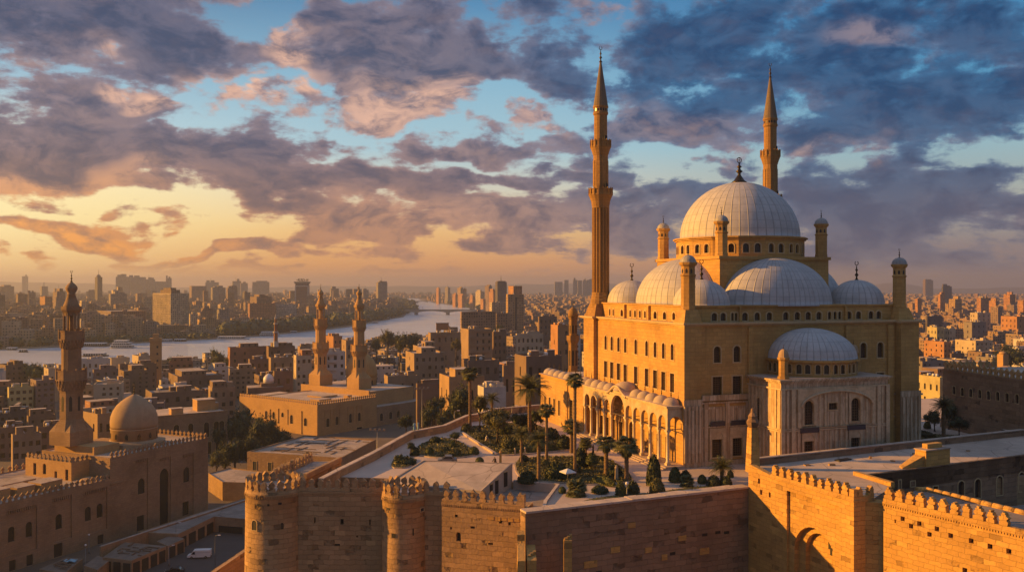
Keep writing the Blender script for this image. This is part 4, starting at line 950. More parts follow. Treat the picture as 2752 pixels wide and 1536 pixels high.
# ---- gate wall on the right
DJ = (38.0, 143.5); DD = (.408, -.913); ZD = 3.5
def dp(t): return (DJ[0] + DD[0] * t, DJ[1] + DD[1] * t)
z6 = lambda x, y: (1900 + .3307 * x, 1100 + .3307 * y)
def gloc(p): return ((p[0] - DJ[0]) * DD[0] + (p[1] - DJ[1]) * DD[1], (p[0] - DJ[0]) * .913 + (p[1] - DJ[1]) * .408)
def gate_wall():
    T = thing('gate_wall', 'sunlit crenellated gate wall with a big recessed arch, bottom right', 'wall', (DJ[0], DJ[1], 0), math.atan2(DD[1], DD[0]))
    S0, S1 = 5.6, 22.6; LL = S1 - S0
    b = MB()
    h0 = []
    for (x, y) in ((423, 580), (440, 670), (512, 692)):
        t, z = hit(*z6(x, y), DJ, DD); h0.append((t, .55, z - .4, z + .4, 'r'))
    b.wall((0, 0), (1, 0), S0, -26, lambda x: 4.5 - .9 * x / S0, h0, .7)
    tl = lambda x, y: hit(*z6(x, y), dp(S0), DD)
    x0, x1 = tl(660, 900)[0], tl(1085, 900)[0]; zt = tl(860, 715)[1]
    b.wall((S0, -.25), (1, 0), LL, -26, ZD - .3, [((x0 + x1) / 2, x1 - x0, -25.9, zt, 'r')], .45)
    b.box(S0 - .003, -.246, -26, S0, 1.5, ZD - .3)
    al, ar = tl(702, 1150)[0], tl(1030, 1150)[0]; zc = tl(850, 957)[1]; wA = ar - al
    b.wall((S0 + x0, .2), (1, 0), x1 - x0, -26, zt, [(al + wA / 2 - x0, wA, -25.9, zc, 'a')], .9)
    al2 = al + wA * .17; w2 = wA * .72
    b.wall((S0 + al, 1.1), (1, 0), wA, -26, zc + .1, [(al2 - al + w2 / 2, w2, -25.9, zc - .9, 'a')], .8)
    b.wall((S0 + al, 1.9), (1, 0), wA, -26, zc + .1)
    e = S0 + LL
    b.wall((e, -.25), (0, 1), 3.9, -26, ZD - .3)
    b.box(S0, -.37, ZD - .298, e + .12, .6, ZD); b.box(S0, -.27, ZD + .001, e, .45, ZD + .45)
    b.box(e - .6, .45, ZD - .298, e + .12, 3.6, ZD); b.box(e - .55, .451, ZD + .001, e, 3.5, ZD + .45)
    b.face([(0, 0, ZD - .31), (e, 0, ZD - .31), (e, 3.6, ZD - .31), (0, 3.6, ZD - .31)])
    b.wall((0, .9), (0, -1), .9, -26, 4.5); b.wall((S0, .9), (-1, 0), S0, 0, lambda x: 3.6 + .9 * x / S0); b.face([(0, 0, 4.5), (S0, 0, 3.6), (S0, .9, 3.6), (0, .9, 4.5)])
    b.build('wall_face', M['gate'], T)
    windows(T, (0, 0), (1, 0), h0, .7, 0, 0, 'door', 'putlog_hole')
    for k, (x, y) in enumerate(((915, 1110), (962, 1130), (1003, 1150))):
        t, z = tl(x, y); link('broken_hole', winmesh(.45, 1.1, 'a', 0, 0, -.03, 'door')[1], T, (S0 + t, 1.88 if al2 < t < al2 + w2 else .18, z - .6))
    merlons(T, (S0, -.25), (1, 0), LL - .9, ZD + .45, 10, ME_B, .98, .33)
    b = MB(); b.box(e - .85, -.25, ZD + .451, e, .45, ZD + 1.5); b.build('corner_pier', M['gate'], T)
    b = MB(); b.prism([gloc(p) for p in ((48.2, 123.9), (51.15, 122.75), (52.6, 124.2), (50.4, 126))], -26, ZD - .35); b.build('return_wall', M['gate'], T)
    merlons(T, (e, .5), (0, 1), 3.0, ZD + .45, 3, ME_B, .85, .33)
    # second stretch, nearer
    c, s = DD; inv = lambda p: ((p[0] - DJ[0]) * DD[0] + (p[1] - DJ[1]) * DD[1], -(p[0] - DJ[0]) * DD[1] * -1 * -1 + 0) 
    A = (50.9, 122.5); Bq = (50.9 + 15.8, 122.5 - 25.5)
    ops = opsat(A, Bq, [(*z6(x, y), .62, .62, 'r') for x, y in ((1590, 885), (1658, 945), (1725, 925), (1868, 967), (1808, 1012), (1980, 1022), (2147, 1065), (2300, 1110), (2453, 1150), (2095, 1303))] + [(*z6(1530, 905), .25, .5, 'r')])
    W2, d2, L2 = straight_wall('gate_wall', 'nearest sunlit crenellated wall dotted with square putlog holes, bottom right corner', 'wall', A, Bq, ZD, 19, ME_B, 'gate', ops, th=1.4, par=.45, s=1.06, slots='putlog_hole')
gate_wall()
T = thing('stone_pillar', 'slim square stone pillar with a weathered leafy capital at the end of the garden wall', 'pillar', (38.9, 144.3, 3.0), .3)
b = MB(); b.prism([(-.85, -.85), (.85, -.85), (.85, .85), (-.85, .85)], 0, 7.2, 0, None, [(-.62, -.62), (.62, -.62), (.62, .62), (-.62, .62)]); b.build('shaft', M['gate'], T)
b = MB(); b.lathe([(.7, 7.2), (.95, 7.7), (1.0, 8.1), (.7, 8.6), (.75, 9.0), (.35, 9.6), (.25, 10.2), (0, 10.3)], 8, smooth=False); b.build('capital', M['garden_wall'], T)
# ---- terrace roof behind the gate wall
FP, FD = (54.4, 139.0), unit((54.4, 139.0), (89.6, 156.0))[0]
def fpt(t, k=0): return (FP[0] + FD[0] * t - FD[1] * k, FP[1] + FD[1] * t + FD[0] * k)
def terrace():
    T = thing('terrace_building', 'broad flat-roofed terrace building with arched windows right of the gate wall', 'building', (FP[0], FP[1], -12), math.atan2(FD[1], FD[0]))
    zr = ZD + 12
    z8 = lambda x, y: (2240 + .2225 * x, 1100 + .2225 * y)
    ops = []
    for (x, ya, yb, w) in ((1540, 860, 1035, 1.5), (1740, 835, 1065, 1.45), (2005, 800, 1030, 1.5), (2270, 755, 985, 1.5)):
        t, z1 = hit(*z8(x, ya), FP, FD); z0 = hit(*z8(x, yb), FP, FD)[1]; ops.append((t, w, z0 + 12, z1 + 12, 'a'))
    for (x, ya, yb, w) in ((955, 865, 925, 1.0), (1230, 925, 968, 1.1), (800, 850, 955, .5)):
        t, z1 = hit(*z8(x, ya), FP, FD); z0 = hit(*z8(x, yb), FP, FD)[1]; ops.append((t, w, z0 + 12, z1 + 12, 'r'))
    b = MB(); L = 62
    b.wall((0, 0), (1, 0), L, 0, zr - .02, ops, .5)
    inv = lambda p: ((p[0] - FP[0]) * FD[0] + (p[1] - FP[1]) * FD[1], -(p[0] - FP[0]) * FD[1] + (p[1] - FP[1]) * FD[0])
    poly = [inv(p) for p in ((dp(0.2)[0] + .7, dp(.2)[1] + .3), (dp(21.5)[0] + .7, dp(21.5)[1] + .3), (50.2, 124.0), (55.6, 131.0), (53.2, 139.3))]
    poly = poly[:4] + [(-.6, 0), (L, 0), (L, 21), inv((101, 177)), inv((40.2, 147.4))]
    b.prism(poly, zr - 3, zr - .02)
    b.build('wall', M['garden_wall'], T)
    windows(T, (0, 0), (1, 0), ops, .5, .16, 0, 'door')
    b = MB(); b.face([(x, y, zr) for x, y in poly], 0); b.build('roof', M['roof2'], T)
    p0, p1 = inv((40.2, 147.0)), inv((101, 176.5)); d, Lp = unit(p0, p1)
    b = MB(); k = 0
    while k < Lp: b.obox(p0[0] + d[0] * (k + 2.2), p0[1] + d[1] * (k + 2.2), zr - 3, zr + 1.1, 2.19, .3, math.atan2(d[1], d[0])); k += 4.4
    b.build('parapet', M['garden_wall'], T)
    b = MB(); b.obox(p0[0] + d[0] * Lp / 2, p0[1] + d[1] * Lp / 2, zr + 1.101, zr + 1.25, Lp / 2, .42, math.atan2(d[1], d[0])); b.build('coping', M['roof2'], T)
    b = MB(); b.box(1.2, -.2, zr - .05, L, .25, zr + .12); b.build('eaves', M['garden_wall'], T)
    pa, pb = inv((53.6, 139.6)), inv((56.2, 131.8)); d, Lp = unit(pa, pb)
    b = MB(); b.obox((pa[0] + pb[0]) / 2, (pa[1] + pb[1]) / 2, zr - .3, zr + .6, Lp / 2, .35, math.atan2(d[1], d[0])); b.build('side_parapet', M['gate'], T)
    hx, hy = inv(G(2266, 1236, ZD)); b = MB(); b.obox(hx, hy, zr + .01, zr + .22, 1.6, .5, .1); b.build('roof_hatch', M['dark'], T)
    for k in range(7): hx, hy = inv(G(2180 + 70 * k + random.uniform(-20, 20), 1255 - 8 * k + random.uniform(-8, 8), ZD)); b = MB(); b.obox(hx, hy, zr + .01, zr + random.uniform(.15, .5), random.uniform(.2, .7), random.uniform(.2, .4), random.random() * 3); b.build('loose_block', M['fort'], T)
    t0 = hit(*z8(1110, 560), FP, FD)[0]; t1 = hit(*z8(1400, 560), FP, FD)[0]
    b = MB(); b.box(t0, -.12, zr - .06, t1, 2.0, zr + 2.7); b.box(t0 - .15, -.25, zr + 2.701, t1 + .15, 2.15, zr + 2.85, 1); b.box(t0 + 1.2, .6, zr + 2.86, t1 - 1.0, 1.6, zr + 3.6, 0)
    b.build('stair_head', [M['gate'], M['roof']], T)
    b = MB(); b.prism([(t0 - 4.2, .9), (t0 - .003, .2), (t0 - .003, 2.0), (t0 - 3.6, 2.0)], zr + .01, [zr + .15, zr + 1.9, zr + 1.9, zr + .3]); b.build('rubble_heap', M['gate'], T)
    return T
terrace()
T = thing('rounded_parapet', 'curved parapet of pale rounded coping stones behind the nearest merlons', 'wall', (0, 0, 0))
pts = [G(x, y, 1.2) for x, y in ((2462, 1316), (2490, 1316), (2560, 1332), (2640, 1352), (2700, 1366), (2790, 1388))]
b = MB()
for a, c in zip(pts, pts[1:]):
    d, L = unit(a, c); n = max(1, int(L / 1.4))
    for k in range(n):
        m_ = (a[0] + d[0] * L * (k + .5) / n, a[1] + d[1] * L * (k + .5) / n); q = math.atan2(d[1], d[0])
        b.tube([(m_[0] - d[0] * L / n * .47, m_[1] - d[1] * L / n * .47, 1.2), (m_[0] + d[0] * L / n * .47, m_[1] + d[1] * L / n * .47, 1.2)], .5, 10); b.obox(m_[0], m_[1], -8, 1.2, L / n * .5, .4, q)
b.build('coping', M['gate'], T)
slab('lower_court', [(56, 131), (68, 96), (140, 96), (140, 172), (60, 141)], -14, -4.0, [M['fort'], M['roofg']])
slab('wall_walk', [(51.9, 122.6), (55.5, 131), (pts[0][0], pts[0][1] + .3), *[(p[0] + .3, p[1] - .3) for p in pts[1:]], (68, 97)], -7.0, ZD - 2.4, [M['fort'], M['roofg']])
# ---- crenellated building on the far right
def right_block():
    A, Bq = (101.2, 209.8), (108.2, 169.0); d, L = unit(A, Bq); ZB, ZT_ = 4.6, 13.6
    T = thing('crenellated_building', 'long shaded crenellated building with a row of arched windows at the right edge', 'building', (A[0], A[1], 0), math.atan2(d[1], d[0]))
    ops = []
    for x, y in ((493, 1042), (560, 1055), (628, 1063), (700, 1072), (770, 1082), (845, 1090), (920, 1100), (1000, 1112)):
        t, z = hit(2400 + .3337 * x, 700 + .3337 * y, A, d); ops.append((t, 1.0, z - .95, z + .95, 'a'))
    for k in range(3): ops.append((ops[7][0] + 3.9 * (k + 1), 1.0, ops[7][2] - .0, ops[7][3], 'a'))
    b = MB(); b.wall((0, 0), (1, 0), L, ZB, ZT_, ops, .4); b.wall((0, 28), (0, -1), 28, -2, ZT_); b.box(0, -.12, ZT_ - .4, L, -.003, ZT_); b.box(0, -.2, ZB - .3, L, -.003, ZB)
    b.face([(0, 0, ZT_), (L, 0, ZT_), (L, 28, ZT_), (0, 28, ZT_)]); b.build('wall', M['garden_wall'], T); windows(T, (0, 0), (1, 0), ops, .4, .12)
    b = MB(); b.prism([(0, -.9), (L, -.9), (L, 1), (0, 1)], -1, ZB - .2, 0, None, [(0, -.15), (L, -.15), (L, 1), (0, 1)]); b.build('battered_base', M['garden_wall'], T)
    b = MB(); b.box(.05, .5, ZT_ + .001, L, 27.9, ZT_ + .15); b.build('roof', M['roof2'], T)
    merlons(T, (0, 0), (1, 0), L, ZT_, 25, ME_D, 1.35, .3); merlons(T, (0, 14), (0, -1), 14, ZT_, 8, ME_D, 1.35, .3)
right_block()

# ---- wall along the citadel's edge, and the garden
lowwall('boundary_wall', 'winding boundary wall with a pale coping left of the garden', [(-31.5, 147, 1.2)] + [(x, y, z) for (x, y), z in zip(EDGE, (1.2, 1.4, 1.5, 1.5, 1.6, 1.6, 1.6, 1.6))] + [(14, 236, 1.6)], .8, -3, 'fort', 'roof2')
Z0 = .14
def bed(poly, name='garden_bed', z=Z0):
    b = MB(); n = len(poly)
    ar = sum(poly[i][0] * poly[(i + 1) % n][1] - poly[(i + 1) % n][0] * poly[i][1] for i in range(n))
    if ar < 0: poly = poly[::-1]
    cx = sum(p[0] for p in poly) / n; cy = sum(p[1] for p in poly) / n; sm = []
    for i in range(n):                                # round the outline
        a, c, e = poly[i - 1], poly[i], poly[(i + 1) % n]
        for t in (.25, .5, .75):
            p = [(c[k] + a[k]) / 2 * (1 - t) ** 2 + 2 * t * (1 - t) * c[k] + (c[k] + e[k]) / 2 * t * t for k in (0, 1)]; sm.append(tuple(p))
    b.prism([(cx + (x - cx) * 1.03, cy + (y - cy) * 1.03) for x, y in sm], -.1, z + .06, 1); b.prism(sm, 0, z + .09, 0)
    tag(b.build(name, [M['grass'], M['kerb']]), kind='structure')
    return sm
BEDS = [bed([G(x, y) for x, y in L_]) for L_ in (
    [(1380, 1239), (1440, 1228), (1535, 1228), (1594, 1224), (1630, 1231), (1679, 1260), (1702, 1288), (1692, 1296), (1627, 1300), (1574, 1303), (1496, 1296), (1414, 1291), (1393, 1277)],
    [(1241, 1160), (1250, 1146), (1283, 1147), (1367, 1140), (1429, 1135), (1498, 1166), (1532, 1197), (1532, 1210), (1429, 1218), (1350, 1224), (1333, 1218)],
    [(1110, 1221), (1122, 1202), (1146, 1187), (1195, 1176), (1231, 1185), (1258, 1202), (1284, 1214), (1282, 1221), (1243, 1230), (1170, 1231)],
    [(1047, 1258), (1058, 1233), (1085, 1226), (1130, 1238), (1092, 1259)])]
BEDS.append(bed([wb(10, 2.6), wb(12, 5.0), wb(18, 6.0), wb(24, 4.6), wb(30, 5.6), wb(38, 5.2), wb(38.5, 2.6)]))
BEDS.append(bed([(80, 190), (110, 178), (112, 190), (84, 203)]))
# path kerb beside the upper bed
lowwall('kerb_wall', 'low kerb wall slanting down beside the path into the garden', [(*G(1241, 1163), .3), (*G(1262, 1178), .32), (*G(1290, 1196), .35), (*G(1334, 1223), .35)], .5, 0, 'kerb', 'roof2', 'kerb', .08)
# ================================================================ lower town: two older mosques and the market street
ZG = -40.0
def mamluk_minaret(R, x, y, rz, lv, wd, mat):
    """lv: levels base, chamfer, octagon start, balcony 1 (under, floor, rail), balcony 2 (under, floor, rail), canopy (under, top), bulb low, bulb mid, tip, finial height"""
    zb, zc, zo, u1, f1, r1, u2, f2, r2, cu, ct, bl, bm, tp, fh = lv; w0, w1, wb1, w2, wb2, w3, w4, w5 = [v / 2 for v in wd]
    q = math.pi / 8
    b = MB(); sq = [(-w0, -w0), (w0, -w0), (w0, w0), (-w0, w0)]; b.prism(sq, zb, zc)
    oc = [(w1 * math.cos(q + k * math.pi / 4), w1 * math.sin(q + k * math.pi / 4)) for k in range(8)]
    k8 = [(-w0, -w0 * .5), (-w0 * .5, -w0), (w0 * .5, -w0), (w0, -w0 * .5), (w0, w0 * .5), (w0 * .5, w0), (-w0 * .5, w0), (-w0, w0 * .5)]
    o8 = [(w1 * math.cos(a), w1 * math.sin(a)) for a in (math.pi + q + k * math.pi / 4 for k in range(8))]
    b.prism(k8, zc - .002, zo, 0, None, o8)
    for cx_, cy_ in ((-1, -1), (1, -1), (1, 1), (-1, 1)):
        t = .8; ap = (cx_ * (.75 * w0 * (1 - t) + .7 * w1 * t), cy_ * (.75 * w0 * (1 - t) + .7 * w1 * t), zc + (zo - zc) * t); c_ = (cx_ * w0, cy_ * w0, zc); e1 = (cx_ * w0, cy_ * w0 * .5, zc); e2 = (cx_ * w0 * .5, cy_ * w0, zc)
        b.face([c_, e1, ap]); b.face([c_, ap, e2])
    o = b.build('minaret', M[mat], R, (x, y, 0), rz)
    b = MB(); b.lathe([(w1, zo), (w1, u1)], 8, smooth=False, ph=q); b.lathe([(w1 * 1.04, zo + (u1 - zo) * .92), (w1 * 1.04, u1)], 8, smooth=False, ph=q); b.build('octagonal_shaft', M[mat], o)
    b = MB()
    for k in range(8):
        a = k * math.pi / 4; r = w1 * math.cos(q) + .03; h0, h1 = zo + (u1 - zo) * .28, zo + (u1 - zo) * .72; c, s = math.cos(a), math.sin(a)
        b.face([(r * c - s * t, r * s + c * t, z) for t, z in ((-.42, h0), (.42, h0), (.42, h1), (0, h1 + .7), (-.42, h1))])
    b.build('niche', M['door'], o)
    b = MB(); b.lathe([(w2, f1), (w2, u2)], 12, smooth=False); b.build('middle_shaft', M[mat], o)
    for (u, f, r, win, wout) in ((u1, f1, r1, w1, wb1), (u2, f2, r2, w2, wb2)):
        b = MB(); n = 16
        b.lathe([(win * .98, u), (win * 1.05, u + .01), (wout * .97, f - .3), (wout, f - .3), (wout, f), (win * .6, f + .002)], 16, smooth=False, ph=q)
        for k in range(24):
            a = 2 * math.pi * k / 24
            for j in range(3): t = (j + .5) / 3; rr = win + (wout - win) * t; b.obox((rr + .06) * math.cos(a + j * .13), (rr + .06) * math.sin(a + j * .13), u + (f - u) * (t - .22), u + (f - u) * (t + .1), .16, .17, a)
        b.lathe([(wout * 1.0, f), (wout * 1.0, r - .25), (wout * 1.03, r - .25), (wout * 1.03, r), (wout * .94, r), (wout * .94, f + .01)], 8, smooth=False, ph=q)
        for k in range(8): a = q + k * math.pi / 4; b.obox(wout * .99 * math.cos(a), wout * .99 * math.sin(a), f, r + .45, .18, .18, a)
        b.build('balcony', M[mat], o)
    b = MB()
    for k in range(8): a = q + k * math.pi / 4; b.tube([(w3 * .92 * math.cos(a), w3 * .92 * math.sin(a), f2), (w3 * .92 * math.cos(a), w3 * .92 * math.sin(a), cu)], .26, 8)
    b.lathe([(w3 * .28, f2), (w3 * .28, cu)], 10)
    b.build('column_ring', M[mat], o)
    b = MB(); b.lathe([(w3 * .8, cu - .5), (w3 * 1.05, cu - .2), (w4 * .95, cu + .5), (w4, cu + .6), (w4, ct), (w4 * .93, ct), (w4 * .9, ct - .3), (w4 * .8, ct - .3)], 8, smooth=False, ph=q)
    for k in range(8):
        a = k * math.pi / 4; b.obox(w3 * .9 * math.cos(a), w3 * .9 * math.sin(a), cu - 1.1, cu - .2, .14, w3 * .2, a)
    b.build('canopy', M[mat], o)
    b = MB(); b.lathe([(w4 * .80, ct - .2), (w4 * .74, ct + .25), (w5 * .95, ct + (bl - ct) * .5), (w5 * .62, bl - .3), (w5 * .72, bl - .15), (w5 * .72, bl), (w5 * .62, bl + .1), (w5 * .95, bm - .45), (w5, bm), (w5 * .93, bm + .5), (w5 * .6, bm + 1.25), (w5 * .25, tp - .35), (w5 * .08, tp)], 20); b.build('bulb', M[mat], o)
    finial(o, 0, 0, tp - .1, fh)
    return o

F1 = (-98.7, 290.0); FDR = unit((0, 0), (.431, .902))[0]
z3 = lambda x, y: (.3727 * x, 1000 + .3727 * y)
def mosque_left():
    R = thing('domed_mosque', 'old stone mosque with a plain pointed dome and one tall carved minaret, lower left', 'mosque', (F1[0], F1[1], 0), math.atan2(FDR[1], FDR[0]))
    def op(x, ya, yb, w, kd, minw=None):
        t, zt = hit(*z3(x, ya), F1, FDR); zb = hit(*z3(x, yb), F1, FDR)[1]
        ta = hit(*z3(x - w / 2, ya), F1, FDR)[0]; tb = hit(*z3(x + w / 2, ya), F1, FDR)[0]
        return (t, tb - ta, max(zb, ZG + .1), zt, kd)
    XS, ZH, ZL = -38.0, -16.6, -22.5
    pan_h = [(op(1022, 625, 1145, 92, 'r'), [op(1025, 762, 875, 48, 'p'), op(1020, 1032, 1140, 52, 'r')]), (op(1190, 612, 1100, 84, 'r'), [op(1190, 692, 1095, 62, 'p')]), (op(1355, 585, 1035, 82, 'r'), [op(1350, 682, 790, 42, 'p'), op(1345, 932, 1030, 44, 'r')])]
    pan_l = [(op(158, 975, 1300, 222, 'r'), [op(88, 1112, 1222, 46, 'a'), op(215, 1078, 1186, 46, 'a')]), (op(448, 895, 1210, 140, 'r'), [op(430, 1022, 1130, 46, 'a')]), (op(690, 842, 1150, 170, 'r'), [op(640, 968, 1070, 42, 'a'), op(725, 945, 1045, 42, 'a')])]
    doors_l = [op(420, 1232, 1352, 62, 'r'), op(725, 1170, 1265, 42, 'r'), op(215, 1312, 1410, 46, 'r'), op(90, 1352, 1450, 48, 'r')]
    b = MB()
    hi = [p[0] for p in pan_h if p[0][0] > XS]; dp_ = .35
    def shift(o, x0): return (o[0] - x0, *o[1:])
    b.wall((XS, 0), (1, 0), -XS, ZG, ZH, [shift(p, XS) for p in hi], dp_)
    X0 = -92.0
    b.wall((X0, 0), (1, 0), XS - X0, ZG, ZL, [shift(p[0], X0) for p in pan_l] + [shift(o, X0) for o in doors_l], dp_)
    wins = []
    for p, ws in pan_h + pan_l:
        a = p[0] - p[1] / 2
        b.wall((a, dp_), (1, 0), p[1], p[2], p[3], [shift(o, a) for o in ws], .35); wins.append((a, [shift(o, a) for o in ws]))
    b.wall((0, 0), (0, 1), 29, ZG, ZH); b.wall((XS, 29), (0, -1), 29, ZL, ZH); b.wall((0, 29), (-1, 0), 38, ZG, ZH)
    b.wall((X0, 36), (0, -1), 36, ZG, ZL); b.wall((XS, 36), (-1, 0), XS - X0, ZG, ZL)
    for (x0, x1, y1, z) in ((XS, 0, 29, ZH), (X0, XS, 36, ZL)):
        b.box(x0, .0, z, x1, .5, z + .35); b.box(x0, y1 - .5, z, x1, y1, z + .35)
    b.box(-.5, .5, ZH, 0, 28.5, ZH + .35); b.box(XS, .5, ZH, XS + .5, 28.5, ZH + .35)
    b.box(-41.5, -1.0, ZG, XS - .01, -.003, ZL - 1.5) if False else None
    b.box(XS, -.25, ZH - 7.2, XS + 6.2, -.003, ZH - 6.9)
    b.build('wall', M['mamluk'], R)
    for a, ws in wins: windows(R, (a, dp_), (1, 0), ws, .35, .0, 0, 'pane')
    windows(R, (0, 0), (1, 0), doors_l, dp_, 0, 0, 'door', 'doorway')
    for p, _ in pan_h + pan_l:                        # stalactite frieze over each panel
        b = MB(); k = p[0] - p[1] / 2 + .1
        while k < p[0] + p[1] / 2 - .3: b.box(k, .02, p[3] - .9, k + .32, dp_ - .003, p[3] - .003); k += .62
        b.build('frieze', M['mamluk'], R)
    b = MB(); b.face([(XS + .5, .5, ZH + .06), (-.5, .5, ZH + .06), (-.5, 28.5, ZH + .06), (XS + .5, 28.5, ZH + .06)]); b.face([(X0, .5, ZL + .06), (XS, .5, ZL + .06), (XS, 35.5, ZL + .06), (X0, 35.5, ZL + .06)]); b.build('roof', M['roof'], R)
    merlons(R, (XS, 0), (1, 0), 38, ZH + .35, 24, ME_C, 1.15, .25); merlons(R, (0, 0), (0, 1), 29, ZH + .35, 16, ME_C, 1.15, .25)
    merlons(R, (-84, 0), (1, 0), 46, ZL + .35, 28, ME_C, 1.15, .25); merlons(R, (-38, 36), (-1, 0), 40, ZL + .35, 18, ME_C, 1.15, .25)
    # raised block under the minaret
    b = MB(); xo = -44.0
    wo = [(4, 1.3, ZL + .5, -18.6, 'r'), (8.2, 1.4, ZL + 1, -18.4, 'a'), (13.0, 1.1, ZL + .2, -20.2, 'r'), (17.6, 1.2, ZL + .1, -19.3, 'r')]
    b.wall((xo, 28), (0, -1), 19.5, ZL, -17.2, wo, .4); b.wall((xo, 8.5), (1, 0), XS - xo, ZL, -17.2); b.wall((XS, 28), (-1, 0), XS - xo, ZL, -17.2); b.face([(xo, 8.5, -17.25), (XS, 8.5, -17.25), (XS, 28, -17.25), (xo, 28, -17.25)])
    b.build('raised_block', M['mamluk2'], R); windows(R, (xo, 28), (0, -1), wo, .4, 0, 0, 'door')
    merlons(R, (xo, 28), (0, -1), 19.5, -17.2, 11, ME_C, 1.1, .25); merlons(R, (xo, 8.5), (1, 0), 6, -17.2, 4, ME_C, 1.1, .25)
    for (x, y, w, d, h) in ((-54, 6, 3.2, 2.6, 2.4), (-60.5, 7.5, 2.6, 2.6, 2.2), (-68, 9, 3.6, 3.2, 2.5), (-57, 17, 6, 3.0, 1.6), (-75, 4, 3, 2, 1.8)):
        b = MB(); b.box(x - w, y - d, ZL + .06, x + w, y + d, ZL + h); b.box(x - w - .1, y - d - .1, ZL + h, x + w + .1, y + d + .1, ZL + h + .15, 1); b.build('roof_room', [M['mamluk2'], M['roof']], R)
    cupola(R, -41.5, 4.6, ZL + .06, 2.4, 1.1, 'stonedome', 0, 'low_dome')
    b = MB(); b.box(-36, 9, ZH, -27, 26, -14.2); b.box(-27, 12, ZH, -20.5, 24, -14.8); b.build('minaret_base_block', M['mamluk2'], R)
    mamluk_minaret(R, -34.5, 20.5, 0.05, (-14.2, -10.2, -6.6, 2.2, 5.2, 8.0, 14.6, 17.2, 19.7, 25.2, 26.9, 30.6, 32.3, 34.4, 3.4), (8.4, 6.7, 8.7, 5.6, 7.1, 4.6, 6.0, 3.4), 'mamluk')
    # dome on its drum
    dx, dy, r = -18.0, 13.0, 6.75
    b = MB(); q = math.pi / 8
    sq = [(-8.2, -8.2), (8.2, -8.2), (8.2, 8.2), (-8.2, 8.2)]
    b.prism([(-8.2, -4.6), (-4.6, -8.2), (4.6, -8.2), (8.2, -4.6), (8.2, 4.6), (4.6, 8.2), (-4.6, 8.2), (-8.2, 4.6)], ZH, -15.2); b.lathe([(7.9, -15.2), (7.0, -14.6)], 16, smooth=False)
    b.lathe([(6.85, -14.8), (6.85, -11.4), (7.0, -11.3), (7.0, -11.0)], 48)
    o = b.build('drum', M['stonedome'], R, (dx, dy, 0))
    wb_ = MB()
    for k in range(12):
        a = 2 * math.pi * k / 12; c, s = math.cos(a), math.sin(a); rr = 6.9
        wb_.face([(rr * c - s * t, rr * s + c * t, z) for t, z in ((-.45, -14.0), (.45, -14.0), (.45, -12.9), (0, -12.2), (-.45, -12.9))])
    wb_.build('window', M['pane'], o)
    b = MB(); b.lathe([(6.8, 0), (6.95, .8), (7.0, 2.0), (6.8, 3.6), (6.2, 5.2), (5.2, 6.8), (3.9, 8.1), (2.5, 9.1), (1.2, 9.8), (.4, 10.2), (0, 10.4)], 64)
    o = b.build('dome', M['stonedome'], R, (dx, dy, -11.0)); finial(o, 0, 0, 10.2, 3.2)
mosque_left()

